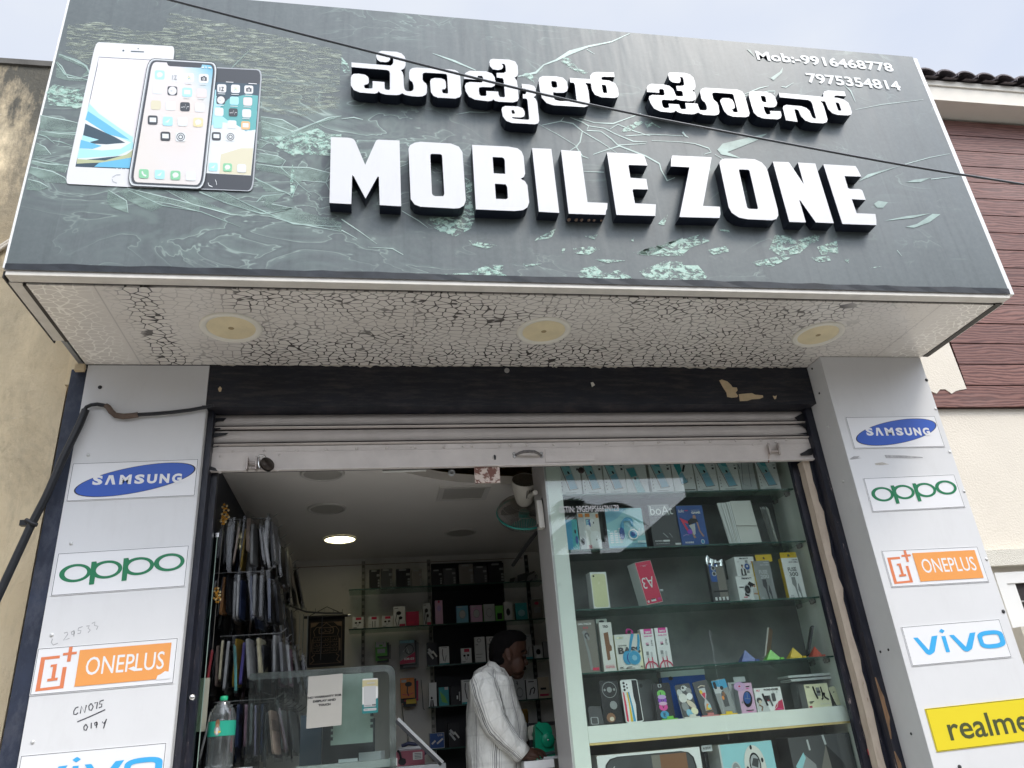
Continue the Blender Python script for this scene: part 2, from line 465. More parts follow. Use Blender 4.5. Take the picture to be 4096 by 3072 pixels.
def make_soffit():
    k = NT('cracked_ice_panel')
    v = k.coord((1,1,1))
    nz = k.n('ShaderNodeTexNoise'); nz.inputs['Scale'].default_value = 5; k.l(v, nz.inputs['Vector'])
    dv = k.n('ShaderNodeMixRGB', blend_type='ADD'); dv.inputs['Fac'].default_value = 0.05
    k.l(v, dv.inputs['Color1']); k.l(nz.outputs['Color'], dv.inputs['Color2'])
    mp = k.n('ShaderNodeMapping'); mp.inputs['Scale'].default_value = (23.0,33.0,1); k.l(dv.outputs['Color'], mp.inputs['Vector'])
    vs_ = []
    for ft in ('F1', 'F2'):
        vo = k.n('ShaderNodeTexVoronoi', feature=ft, voronoi_dimensions='2D'); vo.inputs['Scale'].default_value = 1.0
        k.l(mp.outputs['Vector'], vo.inputs['Vector']); vs_.append(vo.outputs['Distance'])
    edge_d = k.math('SUBTRACT', vs_[1], vs_[0])
    wv = k.math('MULTIPLY', k.ramp(k.noise(v, 16,3),[(0.35,0.09),(0.65,0.19)]),1.0)
    line = k.math('SUBTRACT', 1.0, k.math('MINIMUM', k.math('DIVIDE', edge_d, wv),1.0))
    line = k.ramp(line, [(0.08,0.0),(0.4,1.0)])
    xyz = k.sep(v);
    # the print is dense in the middle and along the shop front, pale towards the corners
    X, Y = xyz[0], xyz[1]
    big = k.noise(k.coord((0.9,2.6,1), loc=(1.3,0.4,0)),1.6,3)
    dens = k.ramp(big, [(0.36,0.28),(0.60,0.95)])
    edge = k.ramp(k.math('ABSOLUTE', k.math('SUBTRACT', X, 0.02)),[(0.60,0.0),(0.83,0.0)])
    back = k.ramp(Y, [(0.06,0.0),(0.26,0.7)])
    dens = k.mix(1.0, dens, back, 'ADD')
    side = k.ramp(k.math('DIVIDE', k.math('ABSOLUTE', X),2.2),[(0.61,1.0),(0.655,0.34),(0.84,0.30),(0.87,0.08)])
    dk = k.mix(1.0, k.mix(1.0, line, dens, 'MULTIPLY'), side, 'MULTIPLY')
    strip_ = k.ramp(k.math('ABSOLUTE', k.math('ADD', X, 1.735)),[(0.05,0.75),(0.085,0.0)])
    dk = k.mix(1.0, dk, k.mix(1.0, line, strip_, 'MULTIPLY'), 'ADD')
    pale = k.ramp(k.math('DIVIDE', k.math('ABSOLUTE', X),2.2),[(0.84,0.0),(0.90,1.0)])
    gr = k.ramp(k.noise(v, 2.2,3),[(0.3,(0.64,0.60,0.545)),(0.7,(0.72,0.685,0.63))])
    c = k.mix(dk, gr, (0.07,0.063,0.058))
    c = k.mix(k.mix(1.0, line, pale, 'MULTIPLY'), c, (0.90,0.87,0.80))
    seam = k.math('PINGPONG', k.math('ADD', X, 0.02),0.31)
    c = k.mix(k.ramp(seam, [(0.0025,0.6),(0.004,0.0)]), c, (0.30,0.28,0.26))
    k.base(c); k.rough(0.22,0.5); return k.m
def make_old_wall():
    k = NT('stained_plaster'); v = k.coord()
    c = k.ramp(k.noise(v, 1.4,6),[(0.3,(0.62,0.49,0.30)),(0.7,(0.72,0.60,0.41))])
    m1 = k.noise(k.coord((1.5,1,0.8)),1.5,10,0.75,0.5)
    c = k.mix(k.ramp(m1,[(0.53,0.0),(0.74,0.62)]), c, (0.20,0.175,0.135))
    zz = k.sep(v)[2]
    topm = k.mix(1.0, k.ramp(k.math('DIVIDE', zz, 6.0),[(0.50,0.0),(0.84,1.0)]), k.ramp(k.noise(k.coord((2.5,1,0.9)),2.2,8,0.7),[(0.30,0.0),(0.55,1.0)]), 'MULTIPLY')
    c = k.mix(topm, c, (0.10,0.095,0.080))
    pl = k.noise(k.coord((1,1,1.3), loc=(2,0,5)),3.4,7,0.65)
    c = k.mix(k.ramp(pl, [(0.655,0.0),(0.67,1.0)]), c, (0.66,0.60,0.50))
    fine = k.noise(k.coord((10,1,2.2)),5,6,0.7)
    c = k.mix(k.ramp(fine, [(0.52,0.0),(0.85,0.30)]), c, (0.24,0.20,0.14))
    k.base(c); k.rough(0.9,0.1); k.bump(k.noise(v, 14,8,0.7),0.5,0.02); return k.m
def make_boards():
    k = NT('wood_look_boards'); v = k.coord((1.2,1,7))
    n = k.n('ShaderNodeTexWave', wave_type='BANDS', bands_direction='Z'); n.inputs['Scale'].default_value = 2.2
    n.inputs['Distortion'].default_value = 14; n.inputs['Detail'].default_value = 4; n.inputs['Detail Scale'].default_value = 0.9
    k.l(v, n.inputs['Vector'])
    c = k.ramp(n.outputs['Fac'],[(0.15,(0.110,0.047,0.039)),(0.5,(0.190,0.084,0.066)),(0.85,(0.240,0.113,0.090))])
    z = k.math('DIVIDE', k.math('SUBTRACT', k.sep(k.coord())[2],0.0),0.1435)
    wn2 = k.n('ShaderNodeTexWhiteNoise', noise_dimensions='1D'); k.l(k.math('FLOOR', z), wn2.inputs['W'])
    c = k.mix(k.ramp(wn2.outputs['Value'],[(0.0,0.0),(1.0,0.35)]), c, (0.10,0.045,0.040))
    c = k.mix(k.ramp(k.noise(k.coord((1,1,3)),1.2,5),[(0.5,0.0),(0.8,0.3)]), c, (0.34,0.24,0.21))
    k.base(c); k.rough(0.55,0.3); k.bump(n.outputs['Fac'],0.12,0.004); return k.m
def make_worn(name, col, chips, lo=0.60, hi=0.66, sc=6, stretch=(1,1,1), rough=0.5, scuff=None):
    """painted surface with chips where another colour shows"""
    k = NT(name); v = k.coord(stretch)
    c = k.ramp(k.noise(k.coord((1,1,1)),7,6),[(0.3, tuple(x*(0.9 if col[0] > 0.4 else 0.7) for x in col)),(0.7, tuple(x*(1.06 if col[0] > 0.4 else 1.3) for x in col))])
    if scuff:
        c = k.mix(k.ramp(k.noise(k.coord((1,1,7) if stretch[0] <= 1 else stretch),7,8,0.75),[(0.47,0.0),(0.72,0.8)]), c, scuff)
    c = k.mix(k.ramp(k.noise(v, sc, 9,0.72,0.3),[(lo, 0.0),(hi, 1.0)]), c, chips)
    k.base(c); k.rough(rough, 0.4); k.bump(k.noise(v, sc*2.5,6),0.35,0.006); return k.m

M_SIGN = make_sign_face(); M_SOFFIT = make_soffit(); M_OLDWALL = make_old_wall(); M_BOARDS = make_boards()
M_MINT = make_print('mint_print', (0.165,0.235,0.205),0.28,0.66,5,(1,1,2.2),0.35,(0.30,0.40,0.35))
M_FLAKE = make_print('flake_print', (0.24,0.44,0.36),0.44,0.56,26,(1,1,1.7),0.3,(0.50,0.62,0.54))
M_GRAIN = make_print('grain_print', (0.20,0.235,0.20),0.46,0.62,30,(0.5,1,2.6),0.45,(0.40,0.45,0.36))
M_CRACK = mat('crack_print', (0.42,0.54,0.49),0.42, var=0.25, vscale=6)
M_SPLINT = mat('splinter_print', (0.27,0.37,0.33),0.42, var=0.45, vscale=5)
M_NAVY = make_worn('navy_paint', (0.010,0.012,0.019),(0.52,0.40,0.25),0.735,0.745,2.2,(1,1,1.4),0.5,(0.060,0.050,0.048))
M_PIER = make_worn('pier_paint', (0.020,0.027,0.048),(0.58,0.48,0.36),0.715,0.725,5,(2,2,1),0.6,(0.075,0.08,0.10))
M_FRAME = make_worn('door_frame_paint', (0.012,0.014,0.024),(0.36,0.30,0.28),0.615,0.66,7,(5,5,0.8),0.4,(0.05,0.045,0.05))
M_CHANNEL = make_worn('bare_channel', (0.56,0.47,0.37),(0.20,0.10,0.05),0.62,0.68,4,(5,5,1.2),0.6,(0.40,0.31,0.24))
M_SHUT = make_worn('shutter_paint', (0.60,0.555,0.52),(0.20,0.13,0.10),0.70,0.73,9,(0.5,1,3.0),0.5)
M_RAIL = make_worn('rail_paint', (0.68,0.63,0.59),(0.25,0.16,0.13),0.675,0.71,12,(0.8,1,1.5),0.5)
M_RUST = make_worn('rust_flap', (0.66,0.56,0.49),(0.19,0.085,0.065),0.47,0.50,11,(1,1,1),0.7)
M_WHITE = mat('white_panel', (0.68,0.68,0.675),0.38, var=0.03, vscale=2, dirt=(0.44,0.42,0.39), dscale=2.5, dlo=0.52, dhi=0.9, damt=0.22, dstretch=(4,4,1.2))
M_SIDE = mat('panel_side', (0.60,0.60,0.59),0.42, var=0.05, vscale=3)
M_CREAM = mat('cream_wall', (0.70,0.645,0.55),0.85, spec=0.15, var=0.04, vscale=2, bump=0.3, bscale=90, dirt=(0.36,0.30,0.23), dscale=2.5, dlo=0.62, dhi=0.9, damt=0.45)
M_CREAM2 = mat('cream_trim', (0.74,0.70,0.62),0.8, spec=0.15, var=0.04, vscale=3, dirt=(0.30,0.25,0.2), dscale=4, dlo=0.62, dhi=0.85, damt=0.5)
M_TILE = mat('roof_tile', (0.14,0.12,0.125),0.8, var=0.35, vscale=6)
M_ALU = mat('aluminium_trim', (0.62,0.59,0.53),0.42, var=0.12, vscale=8)
M_DARKTRIM = mat('dark_trim', (0.045,0.04,0.036),0.6, var=0.4, vscale=12)
M_BLACK = mat('black', (0.008,0.008,0.010),0.45)
M_VOID = mat('black_matt', (0.004,0.004,0.006),0.9, spec=0.05)
M_PVCB = mat('black_pipe', (0.014,0.015,0.018),0.38, var=0.3, vscale=12)
M_CHROME = mat('chrome', (0.75,0.74,0.72),0.22, metal=1.0)
M_STEEL = mat('steel', (0.42,0.41,0.40),0.4, metal=0.8)
M_BRASSY = mat('old_padlock', (0.055,0.045,0.038),0.35, metal=0.7, var=0.3, vscale=60)
M_SCREW = mat('screw_head', (0.62,0.62,0.60),0.35, metal=0.3)
M_SCREWD = mat('dark_screw', (0.03,0.03,0.03),0.5)
M_IWALL = mat('inner_wall', (0.74,0.72,0.67),0.8, spec=0.15, var=0.06, vscale=2, dirt=(0.22,0.20,0.17), dscale=3.0, dlo=0.55, dhi=0.85, damt=0.7)
M_CEIL = mat('inner_ceiling', (0.72,0.69,0.64),0.8, spec=0.15, var=0.04, vscale=1.5)
M_GLASS = glass_mat('window_glass', (0.92,0.96,0.94),0.9,1.5, dust=0.02)
M_SHELFG = glass_mat('shelf_glass', (0.68,0.78,0.73),0.8,1.5)
M_GLEDGE = mat('glass_edge', (0.035,0.085,0.070),0.25, spec=0.6)
M_PARTG = glass_mat('partition_glass', (0.86,0.91,0.89),1.0,1.5, dust=0.03)
M_MINTW = mat('laminate', (0.72,0.75,0.70),0.4, var=0.04, vscale=4, dirt=(0.30,0.32,0.30), dscale=11, dlo=0.63, dhi=0.80, damt=0.5)
M_WHT = mat('paper_white', (0.78,0.78,0.76),0.55)
M_INK = mat('ink_black', (0.012,0.012,0.014),0.5)

# ---------------------------------------------------------------- ground and street
YF = 3.40                        # shop-front plane
YS = 2.66                        # face of the signboard
ZSOF = 1.709+CAMZ                # underside of the canopy
g = MB(); g.box((-60,-60,-0.3),(60,60,0.0))
M_ASPH = mat('asphalt', (0.21,0.20,0.185),0.9, spec=0.2, var=0.25, vscale=4, bump=0.5, bscale=120)
tag(g.build('street_ground', M_ASPH), kind='structure')
g = MB(); g.box((-6.5,2.2,0.0),(10,3.0,0.14))
M_PAVE = mat('concrete', (0.40,0.385,0.36),0.9, spec=0.2, var=0.15, vscale=3, bump=0.3, bscale=60)
tag(g.build('pavement', M_PAVE), kind='structure')

# ---------------------------------------------------------------- the shop building
ZFL = 0.55                       # shop floor level
XL, XR = -0.766,2.325           # inner faces of the two piers
YR = 3.268                       # right pier comes forward
YB = 6.0                         # back wall
ZC = 1.345+CAMZ                  # inside ceiling
shop = empty('shop_building', (0.7, YF, 0), 'single storey phone shop front with white clad piers and open doorway', 'shop building')
def part(name, mb, m, parent=None, **kw): return mb.build(name, m, parent or shop, **kw)
b = MB(); b.box((-1.50,3.0,0),(3.1, YB+0.2, ZFL)); part('floor_plinth', b, mat('floor_stone', (0.55,0.53,0.50),0.5, var=0.2, vscale=5))
b = MB(); b.box((-1.6,2.6,0.0),(3.1,3.0,0.36)); part('front_step', b, M_PAVE)
# left pier: rendered masonry painted navy, white cladding sheet on its face
b = MB(); b.box((-1.368, YF+0.012, ZFL),(XL-0.003,3.62, ZSOF-0.02)); part('pier', b, M_PIER)
lw = P(352,1465, YF).x;
b = MB(); b.box((-1.297, YF, ZFL),(XL, YF+0.011, ZSOF-0.004)); b.box((XL, YF+0.001, ZFL),(XL+0.004, YF+0.042, ZSOF-0.22),1)
clad_l = part('cladding_sheet', b, [M_WHITE, M_SIDE])
# right pier
b = MB(); b.box((XR+0.004, YR+0.006, ZFL),(2.915,3.62, ZSOF-0.004)); part('pier', b, M_PIER)
b = MB(); b.box((XR, YR, ZFL),(2.92, YR+0.005, ZSOF-0.003)); b.box((XR-0.001, YR+0.001, ZFL),(XR+0.003,3.455, ZSOF-0.003),1)
b.box((2.916, YR+0.001, ZFL),(2.92,3.60, ZSOF-0.003),0)
clad_r = part('cladding_sheet', b, [M_WHITE, M_SIDE])
# screws in the cladding
def screw(p, m=M_SCREW, r=0.0075, ax=(0,-1,0), par=None):
    s_ = MB(); s_.lathe(Vector(p), ax, [(r, 0.0),(r, 0.002),(r*0.6,0.004),(0.0001,0.0045)],0,10, False)
    return s_.build('screw', m, par)
for q in [(353,1820),(285,2174),(207,2540),(131,2969)]: screw(P(*q, YF), par=clad_l)
for q in [(400,1549)]: screw(P(*q, YF), M_SCREWD, 0.009, par=clad_l)
for q in [(3743,1636),(3799,1808),(3856,1965),(3946,2237)]: screw(P(*q, YR), par=clad_r)
for q in [(3706,1520),(4013,2446),(3838,3068)]: screw(P(*q, YR), M_SCREWD, 0.009, par=clad_r)
for px, py in [(3312,1707),(3373,1926)]:
    d = P(px, py, 1.0); t = (XR-0.001)/d.x; screw((XR-0.001, t, (d.z-CAMZ)*t+CAMZ), ax=(-1,0,0), par=clad_r)
for px, py in [(3249,1475),(3278,1573),(3522,2607),(3554,2599),(3645,2935)]:
    d = P(px, py, 1.0); t = (XR-0.001)/d.x; screw((XR-0.001, t, (d.z-CAMZ)*t+CAMZ), M_SCREWD, 0.006, ax=(-1,0,0), par=clad_r)
# worn glue traces on the cladding, left from old stickers
M_GLUE = mat('glue_trace', (0.36,0.355,0.35),0.7, var=0.3, vscale=40)
def trace(pts, Y, m=M_GLUE, parent=None, name='glue_mark'):
    t = MB(); t.extr([[P(*q, Y-0.0012) for q in pts]],(0,0.001,0),0); return t.build(name, m, parent)
trace([(3539,1820),(3620,1822),(3690,1828),(3692,1831),(3640,1833),(3545,1831)], YR, parent=clad_r)
trace([(3398,1836),(3415,1825),(3440,1824),(3430,1830),(3446,1832),(3420,1836),(3405,1838)], YR, parent=clad_r)
trace([(3500,1853),(3530,1849),(3556,1857),(3520,1860),(3503,1859)], YR, mat('glue_trace_pale', (0.46,0.43,0.38),0.7, var=0.3, vscale=60), clad_r)
# beam over the door, soffit panels of the canopy, inner room
b = MB()
zb = 1.492+CAMZ
b.box((XL-0.004+0.006, YF, zb),(XR-0.003,3.62, ZSOF-0.004)); part('beam', b, M_NAVY, bevel=0.006)
def chip(name, pts, Y, m, parent):
    t = MB(); t.extr([[P(*q, Y-0.0015) for q in pts]],(0,0.0012,0),0); return t.build(name, m, parent)
M_PLAS = mat('bare_plaster', (0.60,0.47,0.29),0.85, var=0.12, vscale=25)
S6 = lambda x, y: (2730+x*.6175,1024+y*.6175)
beam = [o for o in shop.children if o.name.startswith('beam')][0]
chip('paint_chip', [S6(*q) for q in [(238,806),(255,800),(290,812),(315,835),(325,850),(352,852),(357,870),(345,885),(360,905),(355,914),(320,918),(290,912),(285,885),(262,850)]], YF, M_PLAS, beam)
chip('paint_chip', [S6(*q) for q in [(365,895),(420,890),(450,888),(470,898),(520,902),(523,915),(500,925),(450,928),(420,938),(372,940)]], YF, M_PLAS, beam)
chip('paint_chip', [S6(*q) for q in [(585,905),(600,908),(610,903),(606,925),(596,928)]], YF, M_PLAS, beam)
chip('paint_chip', [(872,1555),(880,1545),(887,1553),(884,1566),(876,1567)], YF, M_PLAS, beam)
chip('paint_chip', [(2363,1530),(2372,1528),(2380,1540),(2368,1548)], YF, mat('bare_white', (0.7,0.68,0.6),0.8), beam)
b = MB(); b.lathe(P(2027,1483, YF),(0,-1,0),[(0.013,0.0),(0.013,0.006),(0.007,0.008),(0.006,0.002),(0.0001,0.002)],0,14, False); b.build('bolt_hole', M_STEEL, beam)
# inside of the room
b = MB(); b.box((XL-0.03, YB, ZFL),(3.0, YB+0.1, ZC+0.6)); part('back_wall', b, M_IWALL)
b = MB(); b.box((XL-0.10,3.63, ZFL),(XL-0.002, YB-0.001, ZC+0.6)); part('left_wall', b, mat('dark_display_wall', (0.022,0.025,0.035),0.6, var=0.3, vscale=6))
b = MB(); b.box((2.9,3.63, ZFL),(3.0, YB-0.001, ZC+0.6)); part('right_wall', b, M_IWALL)
b = MB()      # false ceiling whose front edge sweeps in a curve
arc = [PZ(*q, ZC) for q in [(1545,1876),(1640,1895),(1700,1908),(1760,1919),(1830,1928),(1920,1934),(2000,1936),(2070,1938)]]
pts = [Vector((XL, 3.66, ZC)), Vector((arc[0].x-0.12,3.74, ZC))]+arc+[Vector((2.2,4.2, ZC)), Vector((2.899,4.2, ZC)), Vector((2.899, YB-0.002, ZC)), Vector((XL, YB-0.002, ZC))]
b.extr([pts],(0,0,0.05),0); part('ceiling', b, M_CEIL)
b = MB(); b.box((XL-0.1,3.63, ZC+0.6),(3.0, YB+0.1, ZC+0.65)); b.box((XL, 3.625, ZSOF-0.02),(XR, 3.63, ZC+0.6)); part('slab', b, M_VOID)
b = MB(); b.box((-1.47,3.0+0.62, ZSOF),(3.0, YB+0.2, ZSOF+1.0));
part('parapet_wall', b, M_OLDWALL)

# ---------------------------------------------------------------- neighbours
lb = empty('plastered_building', (-4,3.75,0), 'old yellow plastered building stained black with mould, left of the shop', 'building')
ztop = P(0,258,3.70).z
b = MB(); b.box((-9,3.70,0),(-1.49,9, ztop)); b.build('wall', M_OLDWALL, lb)
b = MB(); b.box((-9,3.685, ztop),(-1.45,9, ztop+0.04)); b.build('coping', mat('mouldy_coping', (0.10,0.095,0.085),0.9, var=0.3, vscale=5), lb)
for k in range(2):
    b = MB(); b.tube([P(-40,1012+k*14,3.68), P(72-k*8,940+k*14,3.68)],0.009,0,8); t_ = b.build('conduit', mat('pale_conduit', (0.55,0.50,0.42),0.5), lb)

rb = empty('neighbour_house', (5,3.8,0), 'cream house with brown wood look boards under a tiled eave, right of the shop', 'house')
YH = 3.70
X0h = 3.05
b = MB(); b.box((X0h, YH+0.03,0),(12,9,6.0)); b.build('wall', M_CREAM, rb)
# cladding boards, one groove between each
z1 = P(3750,478, YH).z; z0 = P(3740,1630, YH).z; nb = 16; hb = (z1-z0)/nb
b = MB()
for k in range(nb):
    za = z0+hb*k
    xa = 3.05 if k == 0 else P(3872,1560, YH).x-0.0 if k < 4 else 3.05
    b.box((xa, YH, za+0.004),(12, YH+0.029, za+hb-0.004))
b.box((3.06, YH+0.012, z0),(12, YH+0.0295, z1),1)
b.build('cladding_boards', [M_BOARDS, mat('board_groove', (0.035,0.016,0.014),0.8)], rb)
b = MB(); xp = P(3866,1560, YH).x
pts = [Vector((3.0, YH-0.004, P(3700,1556, YH).z)), Vector((3.18, YH-0.004, P(3790,1558, YH).z))]
random.seed(3)
for k in range(9): pts.append(Vector((3.18+0.05+k*(xp-3.24)/9, YH-0.004, P(3800,1558, YH).z-random.choice([0, .004, .012, .03]))))
pts += [Vector((xp, YH-0.004, P(3866,1556, YH).z)), Vector((xp-0.01, YH-0.004, P(3800,1380, YH).z+0.1)), Vector((3.0, YH-0.004, P(3800,1380, YH).z+0.1))]
b.extr([pts],(0,0.003,0),0); b.build('paint_patch', M_CREAM, rb)
YE = 3.54; zf0 = P(3735,398, YE).z; zf1 = P(3690,322, YE).z
b = MB(); b.box((3.3, YE, zf0),(12, YH+0.02, zf1)); b.box((3.3, YE-0.012, zf1-0.05),(12, YE-0.0005, zf1-0.002)); b.build('fascia', M_CREAM2, rb)
b = MB()
xt = 3.55
while xt < 7.5:      # half round tiles: the rolls show as a row of arcs along the eave
    n = 8; ring = lambda y, z: [Vector((xt+0.075-0.075*math.cos(math.pi*i/n), y, z+0.052*math.sin(math.pi*i/n))) for i in range(n+1)]
    A = ring(YE-0.07, zf1+0.002); B = [q+Vector((0,1.6,0.75)) for q in A]
    A2 = [q-Vector((0,0,0.014)) for q in A]; vs = A+B+A2; m1 = n+1
    b.add(vs, [(i, i+1, m1+i+1, m1+i) for i in range(n)]+[(i+1, i, 2*m1+i, 2*m1+i+1) for i in range(n)],0, None, False)
    b.add([Vector((xt+0.075, YE-0.05, zf1-0.002)), Vector((xt+0.185, YE-0.05, zf1-0.002)), Vector((xt+0.185, YE+1.55, zf1+0.748)), Vector((xt+0.075, YE+1.55, zf1+0.748))],[(0,1,2,3)])
    xt += 0.165
b.build('tiled_roof', M_TILE, rb)
# ledge and window low on the right
zl = P(3960,2206, YH+0.03).z; zl_b = P(3975,2266, YH).z
b = MB(); b.box((3.05, YH-0.02, zl_b),(12, YH+0.029, zl-0.002)); b.build('band_course', mat('rough_cast', (0.66,0.63,0.55),0.9, spec=0.1, bump=0.7, bscale=160), rb)
wx0 = P(3982,2268, YH).x; wz1 = P(3995,2290, YH).z; wz0 = P(4060,2512, YH).z
M_UPVC = mat('white_window_frame', (0.72,0.72,0.70),0.35)
win = MB(); win.box((wx0-0.02, YH+0.0, wz0-1.0),(wx0+0.035, YH+0.029, wz1));
win.box((wx0+0.035, YH+0.0, wz1-0.06),(wx0+1.4, YH+0.029, wz1)); win.box((wx0+0.0351, YH+0.006, wz0-1.0),(wx0+0.09, YH+0.029, wz1-0.0601))
window = win.build('window', M_UPVC, rb)
b = MB(); b.box((wx0+0.09, YH+0.022, wz0-1.0),(wx0+1.4, YH+0.026, wz1-0.06)); b.build('pane', mat('dark_pane', (0.055,0.05,0.05),0.15, var=0.3, vscale=3), window)
b = MB()
for k in range(6): b.box((wx0+0.16+k*0.09, YH+0.012, wz0-1.0),(wx0+0.166+k*0.09, YH+0.018, wz1-0.06))
for k in range(9): b.box((wx0+0.09, YH+0.008, wz1-0.16-k*0.095),(wx0+1.4, YH+0.0115, wz1-0.152-k*0.095))
b.build('grille', mat('grille', (0.30,0.29,0.28),0.5), window)
b = MB(); q0 = P(4055,2512,3.5); b.box((q0.x-0.005,3.45, q0.z-0.9),(q0.x+2.5,3.66, q0.z));
tag(b.build('electric_box', mat('meter_box', (0.52,0.48,0.40),0.7, var=0.12, vscale=4)), 'beige weathered box low under the white house window at right edge', 'box')
# ---------------------------------------------------------------- canopy soffit and signboard
SXL, SXR = -1.362,2.977
SZ0, SZ1 = 1.742+CAMZ, 3.293+CAMZ
sign = empty('signboard', (0.8, YS, ZSOF), 'big dark grey printed signboard box with white raised letters over the shop', 'signboard')
b = MB(); b.box((SXL, YS, SZ0),(SXR, YS+0.02, SZ1)); face = b.build('printed_face', M_SIGN, sign)
M_EDGE = mat('banner_white_edge', (0.74,0.74,0.72),0.5)
b = MB(); b.box((SXR+0.0005, YS+0.001, SZ0-0.01),(SXR+0.024, YS+0.03, SZ1-0.01)); b.build('banner_edge', M_EDGE, sign); b = MB(); b.box((SXL-0.009, YS+0.001, SZ0),(SXL-0.0005, YS+0.03, SZ1-0.01)); b.build('banner_edge', M_EDGE, sign)
b = MB()     # sheet metal box behind the face, open only at the wall
b.box((SXL, YS+0.021, SZ0),(SXL+0.02,3.62, SZ1)); b.box((SXR-0.02, YS+0.021, SZ0),(SXR, 3.62, SZ1)); b.box((SXL+0.0201, YS+0.021, SZ1-0.02),(SXR-0.0201,3.62, SZ1)); b.build('box_sides', mat('sheet_metal', (0.30,0.31,0.32),0.5, metal=0.3, var=0.2), sign)
# folded lower edge of the banner, then the aluminium lip and the dark gap
b = MB()
nseg = 60; rnd = random.Random(4)
top = []; bot = []
for k in range(nseg+1):
    x = SXL+(SXR-SXL)*k/nseg
    top.append(Vector((x, YS-0.003-rnd.random()*0.003, SZ0+0.016+rnd.random()*0.006))); bot.append(Vector((x, YS-0.002, SZ0-0.010)))
vs = top+bot; b.add(vs, [(k, nseg+1+k, nseg+2+k, k+1) for k in range(nseg)],0)
b.build('banner_hem', mat('dark_hem', (0.022,0.026,0.032),0.5, var=0.5, vscale=9), sign)
b = MB(); b.box((SXL+0.004, YS+0.004, ZSOF+0.004),(SXR-0.004, YS+0.052, ZSOF+0.030)); b.box((SXL-0.006, YS+0.06, ZSOF+0.004),(SXL+0.040,3.18, ZSOF+0.024)); b.build('edge_trim', M_ALU, sign)
b = MB(); b.box((SXL+0.05, YS+0.0522, ZSOF+0.006),(SXR-0.05, YS+0.064, ZSOF+0.03)); b.box((SXL+0.0402, YS+0.07, ZSOF-0.001),(SXL+0.055,3.18, ZSOF+0.022)); b.box((SXR-0.045, YS+0.05, ZSOF-0.003),(SXR-0.012, YF-0.14, ZSOF+0.02))
b.box((SXR-0.011, YS+0.05, ZSOF+0.001),(SXR-0.002, YF-0.14, ZSOF+0.02),1); b.box((SXL-0.012, YS+0.02, ZSOF+0.002),(SXL-0.0065,3.2, ZSOF+0.03),0); b.build('gap_trim', [M_DARKTRIM, M_ALU], sign)
b = MB(); b.box((SXL+0.055, YS+0.0642, ZSOF),(SXR-0.046, YF-0.0005, ZSOF+0.012)); b.build('soffit_panel', M_SOFFIT, sign)
b = MB(); b.box((SXL+0.055, YF, ZSOF+0.0125),(SXR-0.04,3.6, ZSOF+0.02)); b.build('backing', M_VOID, sign)
# remains of mortar where soffit and beam meet
b = MB(); rnd = random.Random(9)
x = -0.72
while x < 2.3:
    w = 0.02+rnd.random()*0.12; hgt = 0.003+rnd.random()*0.010
    if x+w > 2.3: break
    b.extr([[Vector((x, YF-0.004, ZSOF-0.0005)), Vector((x+w, YF-0.004, ZSOF-0.0005)), Vector((x+w*0.8, YF-0.004, ZSOF-hgt)), Vector((x+w*0.45, YF-0.004, ZSOF-hgt*0.4)), Vector((x+w*0.2, YF-0.004, ZSOF-hgt*0.8))]],(0,0.003,0)); x += w+rnd.random()*0.03
b.build('filler_strip', mat('filler', (0.5,0.46,0.40),0.8), shop)
b = MB(); b.box((-1.345, YF-0.02, ZSOF-0.04),(-1.305, YF+0.0, ZSOF-0.006)); b.build('broken_corner', M_PLAS, shop)

# ---- print on the banner
YD = [YS-0.0008]
def fp(px, py): return P(px, py, YD[0])
def sply(mb, pts, mi=0):
    mb.extr([[fp(*q) for q in pts]],(0,0,0), mi); YD[0] -= 0.000012
def sstroke(mb, pts, ws, mi=0):
    n = len(pts); ws = ws if isinstance(ws, (list, tuple)) else [ws]*n
    L, R = [],[]
    for i in range(n):
        a = Vector(pts[max(i-1,0)]); c = Vector(pts[min(i+1, n-1)]); t = (c-a).normalized(); nn = Vector((-t.y, t.x))*ws[i]/2
        p = Vector(pts[i]); L.append(fp(*(p+nn))); R.append(fp(*(p-nn)))
    mb.add(R+L, [(i, i+1, n+i+1, n+i) for i in range(n-1)], mi); YD[0] -= 0.000008
Z1 = lambda x, y: (x*.6175, y*.6175)
Z2 = lambda x, y: (1366+x*.6175, y*.6175)
Z3 = lambda x, y: (2730+x*.6175, y*.6175)
prm = MB()   # 0 mint veil, 1 flakes, 2 grain, 3 crack line, 4 splinter
A = lambda zf, *q: [zf(*p) for p in q]
# grainy shoal in the upper left
sply(prm, A(Z1,(440,160),(640,140),(900,200),(1300,210),(1700,350),(2200,420),(2200,700),(1950,760),(1700,720),(1690,480),(1500,430),(1400,400),(1140,380),(1130,320),(620,300),(590,430),(420,330)),2)
sply(prm, A(Z1,(1100,80),(1700,200),(2212,330),(2212,420),(1500,330),(1050,200)),2)
